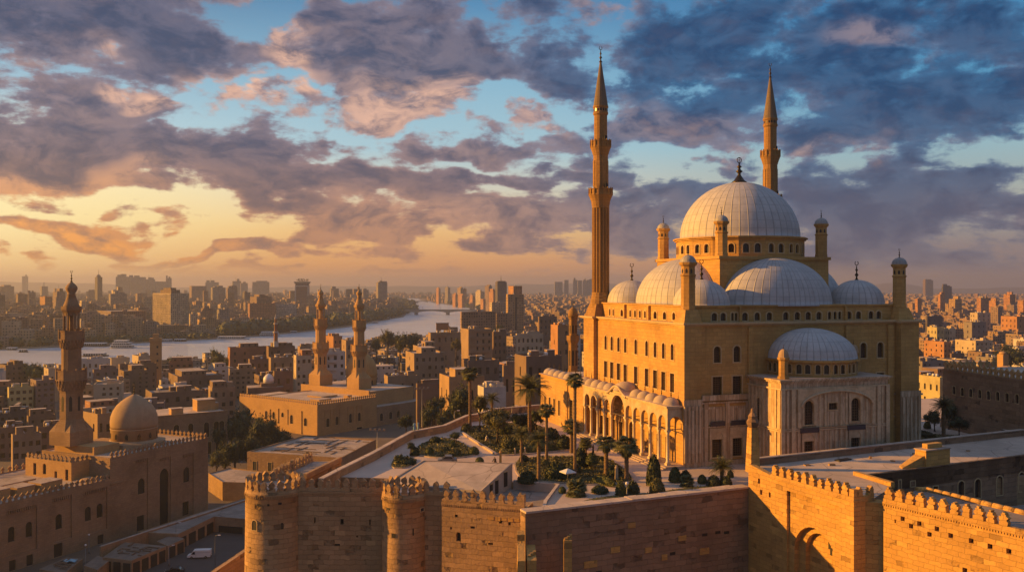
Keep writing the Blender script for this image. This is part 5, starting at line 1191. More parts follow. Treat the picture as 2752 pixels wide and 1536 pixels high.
C2 = (-94.4, 433.0)
z6c = lambda x, y: (700 + .2087 * x, 880 + .2087 * y)
def mosque_twin():
    a, bdir = (.6, .8), (-.8, .6)
    R = thing('twin_minaret_mosque', 'ochre stone mosque with two carved minarets and a ribbed dome, its left face lit orange', 'mosque', (C2[0], C2[1], 0), math.atan2(.8, .6))
    ZT = -25.0
    def opr(x, ya, yb, w, kd, sc=1.0):
        t, zt = hit(*z6c(x, ya), C2, a); zb = hit(*z6c(x, yb), C2, a)[1]; return (t, w, max(zb, ZG + .1), zt, kd)
    def opl(x, ya, yb, w, kd):
        t, zt = hit(*z6c(x, ya), C2, bdir); zb = hit(*z6c(x, yb), C2, bdir)[1]; return (52 - t, w, max(zb, ZG + .1), zt, kd)
    ro = [opr(868, 1165, 1275, 2.0, 'a'), opr(985, 1140, 1250, 2.0, 'a'), opr(1160, 1105, 1220, 2.0, 'a'), opr(1273, 1090, 1200, 1.9, 'a'), opr(1165, 1325, 1400, 2.6, 'r'), opr(1275, 1278, 1400, 4.0, 'r'), opr(868, 1375, 1410, 2.2, 'r'), opr(985, 1355, 1410, 2.2, 'r')]
    lo = [opl(580, 1160, 1265, 2.2, 'a'), opl(400, 1120, 1235, 2.2, 'a'), opl(285, 1090, 1150, 1.9, 'a'), opl(170, 1080, 1175, 2.0, 'a'), opl(75, 1068, 1175, 2.0, 'a'), opl(535, 1070, 1385, .9, 'r'), opl(355, 1050, 1250, .7, 'r'), opl(235, 1040, 1230, .9, 'r'), opl(128, 1048, 1225, .9, 'r')]
    lo = [o for o in lo if o[0] - o[1] / 2 > .3]
    b = MB(); X1, Y1 = 40.0, 52.0
    b.wall((0, Y1), (0, -1), Y1, ZG, ZT, lo, .5); b.wall((0, 0), (1, 0), X1, ZG, ZT, ro, .5); b.wall((X1, 0), (0, 1), Y1, ZG, ZT); b.wall((X1, Y1), (-1, 0), X1, ZG, ZT)
    for (x0, y0, x1, y1) in ((0, 0, X1, .6), (0, .6, .6, Y1), (.6, Y1 - .6, X1, Y1)): b.box(x0, y0, ZT, x1, y1, ZT + .3)
    for (x, y0, y1) in ((-.003, -.3, 0),): pass
    b.box(-.3, -.3, ZG, 1.0, 1.0, ZT - .5)
    for c in (868, 985, 1160, 1273):                  # shallow panel frames
        t = hit(*z6c(c, 1100), C2, a)[0]; b.box(t - 2.0, -.22, -36.0, t - 1.7, -.003, -27.6); b.box(t + 1.7, -.22, -36.0, t + 2.0, -.003, -27.6); b.box(t - 1.7, -.22, -27.9, t + 1.7, -.003, -27.6)
    b.build('wall', M['mamluk2'], R); windows(R, (0, Y1), (0, -1), lo, .5, .12, 1); windows(R, (0, 0), (1, 0), ro, .5, .12, 1)
    b = MB(); b.face([(.6, .6, ZT - .02), (X1, .6, ZT - .02), (X1, Y1 - .6, ZT - .02), (.6, Y1 - .6, ZT - .02)]); b.build('roof', M['roof2'], R)
    for (x0, y0, x1, y1, h) in ((9, 9, 17, 16, 1.2), (20, 20, 31, 31, .9), (27, 8, 30, 11, 1.8)):
        b = MB(); b.box(x0, y0, ZT, x1, y1, ZT + h, 0, 1); b.build('roof_light', [M['mamluk2'], M['roof2']], R)
    merlons(R, (0, Y1), (0, -1), Y1, ZT + .3, 36, ME_D, 1.25, .3); merlons(R, (0, 0), (1, 0), X1, ZT + .3, 28, ME_D, 1.25, .3)
    b = MB(); b.box(3.5, Y1 + .01, ZG, 30, 66, ZT - .6, 0, 1); b.build('side_wing', [M['mamluk2'], M['roof2']], R); merlons(R, (3.5, 66), (0, -1), 14, ZT - .6, 10, ME_D, 1.2, .3)
    b = MB(); b.box(X1 + .01, 6, ZG, 74, 60, -22.5, 0, 1); b.box(X1 + .005, 5.9, -22.5, X1 + .7, 60, -21.9); b.build('prayer_hall', [M['mamluk2'], M['roof2']], R)
    ao = [opr(1465, 1115, 1220, 2.4, 'a'), opr(1557, 1100, 1200, 2.4, 'a'), opr(1677, 1080, 1175, 2.4, 'a'), opr(1775, 1065, 1155, 2.2, 'a'), opr(1675, 1275, 1370, 2.2, 'r')]
    ao = [(o[0] - X1, *o[1:]) for o in ao]; b = MB()
    b.wall((X1, 0), (1, 0), 36, ZG, -30, [o for o in ao if 1.5 < o[0] < 34.5], .5); b.wall((X1 + 36, 0), (0, 1), 20, ZG, -30); b.face([(X1, 0, -30), (X1 + 36, 0, -30), (X1 + 36, 20, -30), (X1, 20, -30)], 1); b.build('low_wing', [M['mamluk'], M['roof']], R)
    windows(R, (X1, 0), (1, 0), [o for o in ao if 1.5 < o[0] < 34.5], .5, .12, 1)
    L_ = (-26.5, -16.5, -13.2, -4.4, -1.8, 1.4, 8.8, 11.0, 14.6, 21.0, 22.8, 27.2, 28.9, 31.2, 2.9); W_ = (9.2, 7.2, 9.2, 5.8, 7.4, 4.6, 6.2, 3.2)
    mamluk_minaret(R, 46.5, 51.0, 0, L_, W_, 'mamluk2'); mamluk_minaret(R, 46.0, 19.5, 0, L_, W_, 'mamluk2')
    b = MB(); b.prism([(-10, -5.5), (-5.5, -10), (5.5, -10), (10, -5.5), (10, 5.5), (5.5, 10), (-5.5, 10), (-10, 5.5)], -25, -22.8); b.lathe([(8.5, -22.8), (8.5, -18.2), (8.8, -18.0)], 48)
    o = b.build('drum', M['ribdome'], R, (62, 34.5, 0)); wb_ = MB()
    for k in range(12):
        an = 2 * math.pi * k / 12; c, s = math.cos(an), math.sin(an); wb_.face([(8.55 * c - s * t, 8.55 * s + c * t, z) for t, z in ((-.6, -22.2), (.6, -22.2), (.6, -20), (0, -19.2), (-.6, -20))])
    wb_.build('window', M['pane'], o)
    b = MB(); b.lathe([(8.5, 0), (8.7, 2), (8.6, 4.2), (8.0, 6.8), (6.8, 9.3), (5.0, 11.4), (3.0, 13), (1.2, 14), (.3, 14.5), (0, 14.7)], 72); o = b.build('dome', M['ribdome'], R, (62, 34.5, -18.0)); finial(o, 0, 0, 14.5, 3)
mosque_twin()

# ---- market street at the lower left
slab('street', [(-70, 222), (-40, 222), (-40, 262), (-62, 285), (-92, 285), (-112, 238), (-128, 205), (-70, 205)], -40.4, -39.95, M['asphalt'])
def shopfront(T, c_, p, q_, z0, h, n, zb):
    d, L = unit(p, q_); nn = (d[1], -d[0]); w = L / n
    for k in range(n):
        b = MB(); b.box(-w * .36, -.06, 0, w * .36, .05, h); b.build('dark_opening', M['door'], T, (p[0] + d[0] * w * (k + .5) - c_[0] + nn[0] * .05, p[1] + d[1] * w * (k + .5) - c_[1] + nn[1] * .05, z0 - zb), math.atan2(d[1], d[0]))  # near-black box put in for the shade inside a shop opening
def plank(T, c_, pts, z):
    b = MB()
    for (p, q_) in pts: d, L = unit(p, q_); b.obox((p[0] + q_[0]) / 2 - c_[0], (p[1] + q_[1]) / 2 - c_[1], z, z + random.uniform(.12, .25), L / 2, random.uniform(.1, .35), math.atan2(d[1], d[0]))
    b.build('roof_boards', M['wood'], T)
def rnd_planks(T, c_, quad, z, n):
    r = []
    for _ in range(n):
        u, v = random.random() * .8 + .1, random.random() * .8 + .1
        f = lambda u, v: tuple((quad[0][k] * (1 - u) + quad[1][k] * u) * (1 - v) + (quad[3][k] * (1 - u) + quad[2][k] * u) * v for k in (0, 1))
        r.append((f(u, v), f(min(.97, u + random.uniform(.1, .3)), v + random.uniform(-.02, .02))) if random.random() < .6 else (f(u, v), f(u, min(.97, v + random.uniform(.1, .4)))))
    plank(T, c_, r, z)
T, c_ = roofblock('shop row with a wide patched tin roof and dark openings facing the dark car', [(276, 1496, -36), (335, 1455, -36), (447, 1466, -36), (354, 1505, -36)], ZG, 'mamluk', 'tin', 0, 'shop', 'shop_row')
rnd_planks(T, c_, [G(276, 1496, -36), G(335, 1455, -36), G(447, 1466, -36), G(354, 1505, -36)], 4.05, 16); shopfront(T, c_, G(354, 1505, -36), G(447, 1466, -36), ZG, 3.2, 4, ZG); shopfront(T, c_, G(276, 1496, -36), G(354, 1505, -36), ZG, 3.2, 3, ZG)
T, c_ = roofblock('small shop with a sagging tin roof left of the white van', [(421, 1453, -36.3), (462, 1436, -36.1), (496, 1446, -36.3), (451, 1466, -36.5)], ZG, 'mamluk', 'tin', 0, 'shop', 'shop_row')
shopfront(T, c_, G(451, 1466, -36.5), G(496, 1446, -36.3), ZG, 3.0, 2, ZG)
T, c_ = roofblock('L-shaped row of low shops with a dusty flat roof behind the white van', [(373, 1430, -35.6), (545, 1374, -35.6), (661, 1338, -35.6), (665, 1395, -35.6), (576, 1388, -35.6), (478, 1436, -35.6)], ZG, 'mamluk', 'roofg', .2, 'shop', 'shop_row')
shopfront(T, c_, G(478, 1436, -35.6), G(576, 1388, -35.6), ZG, 3.2, 4, ZG); shopfront(T, c_, G(576, 1388, -35.6), G(665, 1395, -35.6), ZG, 2.0, 1, ZG)
T, c_ = roofblock('tattered stall roof with a pale blue sheet at the bottom left edge', [(105, 1528, -37.2), (179, 1496, -36.8), (222, 1500, -36.9), (172, 1540, -37.3)], ZG, 'mamluk', 'tin', 0, 'stall', 'market_stall')
rnd_planks(T, c_, [G(105, 1528, -37.2), G(179, 1496, -36.8), G(222, 1500, -36.9), G(172, 1540, -37.3)], 3.3, 10)
p = G(188, 1506, -36.6); b = MB()
for i in range(5):
    for j in range(4): b.face([(i * .6 - 1.5 + x * .62, j * .55 - 1.1 + y * .57, .1 + .14 * math.sin(i * 2.1 + x * 2.1 + j) + .1 * math.cos(j * 1.7 + y * 1.7)) for x, y in ((0, 0), (1, 0), (1, 1), (0, 1))])
b.build('plastic_sheet', M['bluecloth'], T, (p[0] - c_[0], p[1] - c_[1], 3.35))
T, c_ = roofblock('boarded stall roof beside the two crooked lamp posts, bottom left', [(225, 1518, -36.6), (262, 1492, -36.6), (300, 1500, -36.6), (262, 1530, -36.8)], ZG, 'mamluk', 'tin', 0, 'stall', 'market_stall')
lowwall('street_wall', 'long straight street wall with a pale top in front of the domed mosque', [(*G(270, 1466, -35), -35.2), (*G(400, 1424, -35), -35.2), (*G(540, 1380, -35), -35.2), (*G(660, 1341, -35), -35.2)], .6, ZG, 'mamluk', 'roof')
roofblock('flat-roofed low house with an arched opening left of the widest round tower', [(560, 1273, -34), (617, 1258, -34), (705, 1268, -34), (695, 1300, -34), (598, 1297, -34)], ZG, 'mamluk', 'roof', .4)
T, c_ = roofblock('long low building with a broken beamed roof below the twin-minaret mosque', [(664, 1216, -31), (820, 1171, -31), (1010, 1183, -31), (917, 1233, -31)], ZG, 'mamluk', 'roof', .5)
rnd_planks(T, c_, [G(664, 1216, -31), G(820, 1171, -31), G(1010, 1183, -31), G(917, 1233, -31)], 9.05, 34)
for (pa, pb, n) in (((664, 1216), (917, 1233), 6), ((917, 1233), (1010, 1183), 5)):
    p, q_ = G(*pa, -31), G(*pb, -31); d, L = unit(p, q_)
    for k in range(n):
        f = link('window', winmesh(1.6, 3.4, 'r', .15, 0, .02, 'door')[0], T, (p[0] + d[0] * L * (k + .5) / n - c_[0] + d[1] * .04, p[1] + d[1] * L * (k + .5) / n - c_[1] - d[0] * .04, 2.6), math.atan2(d[1], d[0])); link('pane', winmesh(1.6, 3.4, 'r', .15, 0, -.01, 'door')[1], f)
lowwall('ramp_wall', 'short sloping ramp wall at the foot of the widest round tower', [(-56.5, 168, -21), (-52.5, 186, -20)], .8, ZG, 'fort')
# ================================================================ the city: houses, towers, river
slab('ground', [(-9000, -60), (9000, -60), (9000, 14000), (-9000, 14000)], -41.2, ZG, M['soil'])
RIV = [(-260, 962), (0, 940), (180, 932), (400, 920), (580, 911), (700, 903), (800, 893), (865, 887), (955, 876), (1000, 866), (1050, 857), (1085, 852), (1092, 843), (1098, 829), (1080, 818), (1060, 812), (1045, 804.5), (1062, 800),
       (1119, 800), (1131, 806), (1170, 814), (1228, 821), (1290, 830), (1335, 845), (1300, 868), (1240, 890), (1130, 903), (1060, 908), (980, 915), (900, 922), (800, 935), (620, 958), (420, 975), (200, 985), (0, 1003), (-260, 1030)]
RIVW = [G(x, y, ZG) for x, y in RIV]
m, t, bs = newmat('river_water'); bs.inputs['Base Color'].default_value = (.62, .66, .70, 1); bs.inputs['Roughness'].default_value = .25; bs.inputs['IOR'].default_value = 1.33
gg = t.add('ShaderNodeNewGeometry'); nn_ = t.noise(t.vm('MULTIPLY', gg.outputs['Position'], (.05, .16, 1)), 1.0, 5, .65)
bmp = t.add('ShaderNodeBump'); bmp.inputs['Strength'].default_value = .9; bmp.inputs['Distance'].default_value = 2.2; t.put(bmp.inputs['Height'], nn_); t.put(bs.inputs['Normal'], bmp.outputs[0])
t.put(bs.inputs['Roughness'], t.m('MULTIPLY_ADD', t.noise(gg.outputs['Position'], .006, 3), .3, .05)); M['water'] = m
sheet('river_water', RIVW[::-1] if sum(RIVW[i - 1][0] * RIVW[i][1] - RIVW[i][0] * RIVW[i - 1][1] for i in range(len(RIVW))) < 0 else RIVW, ZG + .06, M['water'])
def in_poly(x, y, P):
    c = False
    for i in range(len(P)):
        (xa, ya), (xb, yb) = P[i - 1], P[i]
        if (ya > y) != (yb > y) and x < (xb - xa) * (y - ya) / (yb - ya) + xa: c = not c
    return c
def hills():
    b = MB(); n = 160; rows = []
    for (R, k) in ((10500, 0), (11600, .75), (12600, 1), (14500, .8)):
        row = []
        for i in range(n + 1):
            a = -.62 + 1.24 * i / n; hgt = 34 + 22 * math.sin(a * 9 + 1) + 12 * math.sin(a * 23) + 5 * math.sin(a * 61 + 2) + 4 * math.sin(a * 140)
            if .38 < a < .44: hgt += 55 * min(1, (a - .38) / .012, (.44 - a) / .03)
            if a < -.3: hgt += 28 * min(1, (-.3 - a) / .15)
            row.append(b.vert(R * math.sin(a), R * math.cos(a), ZG + (40 + hgt) * k))
        rows.append(row)
    for A, Bq in zip(rows, rows[1:]):
        for i in range(n): b.idx((A[i], A[i + 1], Bq[i + 1], Bq[i]), 0, True)
    tag(b.build('hills', M['soil']), kind='structure')
hills()

TAKEN = []                                            # footprints already used (x, y, radius)
def taken(x, y, r):
    return any((x - a) ** 2 + (y - c) ** 2 < (r + q) ** 2 for a, c, q in TAKEN)
CITY = []                                             # (object, px, py) for labels of the rows of houses
def house(label, px, yt, Y, col='tan', rows=0, cl=0, cf=0, th=.33, far=False, depth=None, style='', name='apartment_building', cat='building', clutter=2, root_only=False, par=.9):
    """box house: px = (left end of lit face, corner, right end); yt = roof line; Y = distance"""
    xl, xc, xr = px; C = at(xc, Y)
    if xl < xc - 1.5: th = max(th, -math.atan((xc - CX) / F) + min(.5, .12 + .30 * (xc - xl) / max(6, xr - xc)))
    d = (math.cos(th), math.sin(th)); e = (-d[1], d[0])
    W = hit(xr, 768, C, d)[0]; D = depth if depth else (hit(xl, 768, C, e)[0] if xl < xc - .5 else W * .8)
    if D < 0 or D > 90: D = min(60, max(8, W * .8))
    Ht = hz(yt, Y) - ZG
    T = thing(name, label, cat, (C[0], C[1], ZG), th)
    mm = FW[col] if far else PW[col]
    fh = 3.2; b = MB(); fo, lo = [], []
    if not far and rows:
        fh = Ht / (rows + .35)
        for r in range(rows):
            z = fh * r + fh * .3
            for k in range(cf):
                if random.random() < .88: fo.append((W * (k + .5) / cf, min(1.5, W / cf * .5) * random.choice((.8, 1, 1.25)), z, z + fh * random.choice((.42, .5)), 'r'))
            for k in range(cl):
                if random.random() < .85: lo.append((D * (k + .5) / cl, min(1.3, D / cl * .45), z, z + fh * .45, 'r'))
    ov = fh * .25
    b.wall((0, 0), (1, 0), W, 0, Ht, fo, .35); b.wall((0, D), (0, -1), D, 0, Ht, lo, .35); b.wall((W, 0), (0, 1), D, 0, Ht); b.wall((W, D), (-1, 0), W, 0, Ht)
    p = par; i = .3
    b.face([(i, i, Ht - p), (W - i, i, Ht - p), (W - i, D - i, Ht - p), (i, D - i, Ht - p)], 1)
    for q in (((0, 0), (W, 0), (W - i, i), (i, i)), ((W, 0), (W, D), (W - i, D - i), (W - i, i)), ((W, D), (0, D), (i, D - i), (W - i, D - i)), ((0, D), (0, 0), (i, i), (i, D - i))):
        b.face([(x, y, Ht) for x, y in q]); b.face([(*q[3], Ht), (*q[2], Ht), (*q[2], Ht - p), (*q[3], Ht - p)])
    b.build('wall', [mm, random.choice((M['roof'], M['roof2'], M['roof2'], M['roofg']))], T)
    if fo: windows(T, (0, 0), (1, 0), fo, .35, 0, 0, 'pane')
    if lo: windows(T, (0, D), (0, -1), lo, .35, 0, 0, 'pane')
    if 'b' in style:                                  # balcony slabs along the front
        n = rows or int(Ht / 3.3); f = Ht / (n + .35)
        for r in range(1, n + 1):
            b = MB(); w0, w1 = (W * .02, W * .98) if 'B' in style else (W * .12, W * .55)
            b.box(w0, -1.1, f * r - .15, w1, -.003, f * r); b.box(w0, -1.1, f * r, w1, -.98, f * r + .95); b.build('balcony', mm, T)
    if 'g' in style:                                  # piers and floor edges standing out of a hotel front
        n = max(3, int(W / 3.4)); b = None
        for k in range(n + 1): b = MB(); b.box(W * k / n - .25, -.5, 3, W * k / n + .25, -.003, Ht - 1); b.build('pier', mm, T)
        n = max(3, int(D / 3.4))
        for k in range(n + 1): b = MB(); b.box(-.5, D * k / n - .25, 3, -.003, D * k / n + .25, Ht - 1); b.build('pier', mm, T)
        n = int(Ht / 4.2)
        for k in range(1, n): b = MB(); b.box(-.3, -.3, k * 4.2, W, -.003, k * 4.2 + .5); b.box(-.3, -.003, k * 4.2, -.003, D, k * 4.2 + .5); b.build('floor_edge', mm, T)
    if Y < 700 and not far and W > 8 and random.random() < .6:     # part-built upper floor
        w0, w1 = sorted((random.uniform(0, .4), random.uniform(.55, 1.0))); q1 = random.uniform(.5, 1.0); b = MB(); hh = random.uniform(2.6, 3.4); n = max(1, int(W * (w1 - w0) / 3.4)); A0, A1 = max(.05, W * w0), W * w1 - .05
        o_ = [((A1 - A0) * (k + .5) / n, 1.2, Ht + .8, Ht + 2.1, 'r') for k in range(n)]
        b.wall((A0, .05), (1, 0), A1 - A0, Ht - p, Ht + hh, o_, .3); b.wall((A0, D * q1), (0, -1), D * q1 - .05, Ht - p, Ht + hh); b.wall((A1, .05), (0, 1), D * q1 - .05, Ht - p, Ht + hh); b.wall((A1, D * q1), (-1, 0), A1 - A0, Ht - p, Ht + hh); b.face([(A0, .05, Ht + hh), (A1, .05, Ht + hh), (A1, D * q1, Ht + hh), (A0, D * q1, Ht + hh)], 1)
        b.build('upper_floor', [random.choice((mm, PW['brick'], PW['brown'], mm)), random.choice((M['roof'], M['roof2']))], T); windows(T, (A0, .05), (1, 0), o_, .3, 0, 0, 'pane')
    for k in range(clutter):
        x, y = W * random.uniform(.15, .75), D * random.uniform(.15, .7); r = random.random(); zr = Ht - p
        if r < .45 and W > 6:
            b = MB(); w, q, h = min(W * .3, random.uniform(2.2, 4.5)), min(D * .3, random.uniform(2, 4)), random.uniform(2.0, 3.0); b.box(x, y, zr, x + w, y + q, zr + h); b.box(x - .15, y - .15, zr + h, x + w + .15, y + q + .15, zr + h + .15, 1); b.build('stair_head', [mm, M['roof2']], T)
        elif r < .7:
            b = MB(); b.lathe([(.7, .9), (.7, 2.0), (.3, 2.2)], 10, cx=x, cy=y)
            for q in range(4): b.obox(x + .5 * math.cos(q * 1.57), y + .5 * math.sin(q * 1.57), 0, .9, .05, .05)
            b.build('water_tank', M['paint'], T, (0, 0, zr))
        elif r < .88:
            b = MB(); b.lathe([(0, .0), (.35, .04), (.7, .16), (.95, .34)], 12, smooth=True); o = b.build('satellite_dish', M['paint'], T, (x, y, zr + 1.2)); o.rotation_euler = (math.radians(62), 0, random.uniform(1.5, 3.5)); b = MB(); b.tube([(x, y, zr), (x, y, zr + 1.2)], .07, 5); b.build('dish_mast', M['metal'], T)
        else:
            b = MB(); b.box(x, y, zr + .3, x + random.uniform(1.5, 4), y + random.uniform(1, 2.5), zr + random.uniform(.7, 1.2)); b.build('roof_shed', random.choice((M['tin'], M['wood'], M['roof2'])), T)
    TAKEN.append((C[0] + d[0] * W / 2 + e[0] * D / 2, C[1] + d[1] * W / 2 + e[1] * D / 2, max(W, D) * .56))
    return T, W, D, Ht
for (x, y, r) in ((-115, 268, 62), (-150, 240, 45), (-110, 470, 48), (-88, 500, 50), (-70, 475, 40), (-70, 260, 40), (-78, 350, 32), (-60, 300, 40), (0, 200, 60), (60, 200, 120), (130, 220, 70), (-30, 240, 30), (20, 260, 40)): TAKEN.append((x, y, r))
NEAR = [  # label, (left, corner, right), roof line, distance, colour, storeys, windows left, windows front, style
 ('pale yellow four-storey house left of the tall carved minaret', (20, 24, 90), 1041, 500, 'yellow', 4, 0, 4, ''),
 ('narrow white house with balconies between the yellow house and the tall carved minaret', (90, 98, 138), 1046, 508, 'white', 5, 0, 2, 'b'),
 ('tall thin house with a lit orange edge just left of the tall carved minaret', (118, 130, 172), 990, 560, 'cream', 6, 1, 2, ''),
 ('purplish brown block with few small windows right of the tall carved minaret', (249, 252, 318), 993, 565, 'mauve', 5, 0, 3, ''),
 ('wide drab four-storey block above the plain pointed dome', (318, 322, 421), 979, 620, 'brown', 4, 0, 6, ''),
 ('low white riverside building behind the tall carved minaret', (214, 218, 297), 965, 700, 'white', 2, 0, 5, ''),
 ('low cream riverside building with a long pale roof', (294, 299, 349), 962, 730, 'cream', 2, 0, 3, ''),
 ('cream house with a lit left end at the foot of the old square tower', (355, 372, 405), 956, 705, 'cream', 2, 1, 2, ''),
 ('brown house with a lit orange left end and a crowded roof', (453, 477, 598), 1011, 545, 'brown', 3, 2, 5, ''),
 ('white and brown house with lit balconies behind the plain pointed dome', (391, 408, 545), 1055, 465, 'brown', 3, 2, 5, ''),
 ('tan house with three large dark windows left of the twin-minaret mosque', (560, 570, 632), 1041, 490, 'tan', 3, 0, 3, ''),
 ('brick block on the near river bank right of the two trees', (612, 618, 724), 934, 650, 'brick', 5, 1, 4, ''),
 ('plain brown house in front of the riverside brick block', (667, 671, 722), 965, 600, 'brown', 4, 0, 3, ''),
 ('brown block below the slender red minaret', (716, 722, 793), 931, 640, 'brown', 5, 0, 4, ''),
 ('brown house with dark upper windows below the block with the slender red minaret', (722, 728, 792), 961, 585, 'tan', 4, 0, 3, ''),
 ('cream house with broken balconies left of the left twin minaret', (789, 796, 838), 955, 560, 'cream', 6, 1, 3, ''),
 ('dirty white five-storey block between the twin minarets', (868, 874, 928), 945, 565, 'white', 6, 0, 3, 'b'),
 ('house with a sloping metal roof left of the twin minarets', (734, 737, 786), 997, 520, 'brown', 3, 0, 2, ''),
 ('long shed roofed house behind the metal roofed house', (800, 806, 836), 931, 690, 'tan', 3, 0, 3, ''),
 ('orange riverside house between the twin minarets, lit on its left', (866, 896, 920), 903, 800, 'orange', 4, 1, 2, ''),
 ('tan riverside house behind the right twin minaret', (918, 930, 962), 914, 780, 'tan', 3, 1, 2, ''),
 ('tall tan block with a bright lit left side in the centre of the town', (1090, 1113, 1197), 949, 555, 'tan', 6, 1, 5, ''),
 ('small house with a lit roof room behind the tall tan block', (1110, 1124, 1172), 930, 640, 'tan', 4, 1, 3, ''),
 ('two-storey ochre house with a lit corner behind the tallest left palm', (1181, 1207, 1302), 1012, 392, 'ochre', 3, 2, 4, ''),
 ('long brown house with a lit orange left end in the centre of the town', (1240, 1258, 1342), 968, 490, 'brown', 4, 1, 4, ''),
 ('brown house with a tall lit orange side beside the courtyard wing', (1383, 1414, 1510), 957, 372, 'brown', 5, 1, 4, ''),
 ('shaded plain house in front of the lit house beside the courtyard wing', (1350, 1353, 1412), 981, 398, 'tan', 3, 0, 3, ''),
 ('white house with a lit flat roof below the ochre house', (1284, 1300, 1360), 1040, 345, 'white', 2, 1, 3, ''),
 ('six-storey tan block with balconies in front of the big slab block', (1240, 1259, 1323), 884, 690, 'tan', 7, 0, 4, 'bB'),
 ('brown block right of the six-storey balcony block', (1320, 1326, 1361), 891, 715, 'brown', 6, 0, 3, ''),
 ('cream block with a brightly lit front left of the courtyard tower', (1386, 1389, 1460), 896, 700, 'cream', 5, 0, 6, ''),
 ('dark brown block rising left of the clock tower', (1446, 1449, 1497), 850, 870, 'brown', 7, 0, 4, ''),
 ('orange lit house just left of the clock tower', (1480, 1499, 1530), 873, 650, 'orange', 6, 1, 2, ''),
 ('white block with a stack of balconies behind the clock tower', (1510, 1516, 1560), 890, 720, 'white', 8, 0, 3, 'b'),
 ('brown house carrying the blank rooftop billboard', (1150, 1157, 1238), 894, 760, 'tan', 4, 0, 5, 'b'),
 ('red brick block with a lit pitted side right of the great mosque', (2483, 2537, 2556), 918, 790, 'orange', 5, 4, 2, ''),
 ('cream apartment block with a bright lit side right of the red brick block', (2567, 2622, 2668), 915, 830, 'cream', 5, 4, 4, 'b'),
 ('low house with dark open storeys between the brick and cream blocks', (2553, 2557, 2592), 949, 770, 'brown', 2, 0, 3, ''),
 ('pale block with a lit left side above the cream apartment block', (2607, 2627, 2662), 840, 1150, 'cream', 7, 3, 3, ''),
 ('lit yellow house beyond the red brick block', (2492, 2518, 2537), 879, 960, 'yellow', 4, 3, 2, ''),
 ('lit cream house right of the lit yellow house', (2533, 2552, 2568), 881, 965, 'cream', 4, 3, 2, ''),
 ('dark shaded block beyond the lit yellow house', (2487, 2492, 2533), 849, 1100, 'dark', 5, 0, 3, ''),
 ('long orange lit block at the right edge above the dark tree', (2690, 2733, 2790), 850, 1100, 'orange', 5, 4, 3, ''),
 ('lit yellow house under the arch of the far portico', (2462, 2526, 2545), 1013, 480, 'yellow', 3, 4, 1, ''),
 ('lit tan house with a flat roof behind the crenellated building', (2586, 2620, 2680), 985, 520, 'tan', 3, 3, 3, ''),
 ('mud-coloured house with a crowded roof at the left edge', (-8, -4, 62), 1150, 372, 'brown', 3, 0, 3, ''),
 ('plain house with a tan front left of the minaret base', (30, 34, 112), 1168, 345, 'tan', 3, 0, 4, ''),
 ('brown house behind the tan-fronted house, lower left', (98, 102, 168), 1147, 365, 'brown', 3, 0, 2, ''),
 ('flat roofs crowded below the pale yellow house', (-6, -2, 70), 1112, 430, 'dark', 3, 0, 4, ''),
 ('small brown house between the pale yellow house and the minaret', (72, 76, 150), 1118, 425, 'brown', 3, 0, 3, ''),
 ('low house with a lit left end between the minaret and the plain dome', (222, 262, 300), 1112, 385, 'ochre', 2, 2, 2, ''),
 ('small house behind the plain dome, dishes on its roof', (258, 262, 322), 1086, 440, 'brown', 2, 0, 3, ''),
 ('low house with a lit flat roof right of the twin-minaret mosque', (1032, 1042, 1122), 1010, 545, 'tan', 2, 1, 3, ''),
 ('shed with a sagging roof left of the two-storey ochre house', (1118, 1121, 1183), 1030, 430, 'brown', 1, 0, 2, ''),
 ('grey shaded house left of the dark tree at the right edge', (2590, 2612, 2650), 865, 1000, 'grey', 5, 1, 3, ''),
]
for (lab, px, yt, Y, col, rows, cl, cf, st) in NEAR: house(lab, px, yt, Y, col, rows, cl, cf, style=st, clutter=7)
T, W, D, Ht = house('long flat-roofed building with arched windows between the two old mosques', (404, 412, 612), 1103, 405, 'mamluk', 0, 0, 0, .55, clutter=0) if False else (None,) * 4
def arched_block():
    C = at(385, 372); d = (math.cos(.62), math.sin(.62)); L = hit(612, 768, C, d)[0]; zt = hz(1104, C[1] + d[1] * L)
    T = thing('arched_building', 'long building with arched upper windows and a pale roof between the two old mosques', 'building', (C[0], C[1], ZG), .62)
    h = zt - ZG; b = MB(); ops = [(L * f, 2.2, h * .42, h * .78, 'a') for f in (.38, .55, .74, .86, .925)] + [(L * f, 3.4, .1, h * .3, 'r') for f in (.6, .75, .9)]
    b.wall((0, 0), (1, 0), L, 0, h, ops, .5); b.wall((L, 0), (0, 1), 26, 0, h); b.wall((0, 26), (0, -1), 26, 0, h); b.face([(0, 0, h - .3), (L, 0, h - .3), (L, 26, h - .3), (0, 26, h - .3)], 1); b.box(0, -.15, h, L, .35, h + .35)
    b.build('wall', [M['mamluk'], M['roof2']], T); windows(T, (0, 0), (1, 0), ops, .5, .12)
    for (x, y, w, q, hh) in ((L * .70, 9, 8, 7, 4.5), (L * .86, 10, 4, 4, 2.6), (L * .35, 4, 5, 4, 2.2)): b = MB(); b.box(x, y, h - .3, x + w, y + q, h + hh); b.box(x - .2, y - .2, h + hh, x + w + .2, y + q + .2, h + hh + .2, 1); b.build('stair_head', [M['mamluk2'], M['roof2']], T)
    TAKEN.append((C[0] + d[0] * L / 2 - 8, C[1] + d[1] * L / 2 + 10, L * .5))
arched_block()
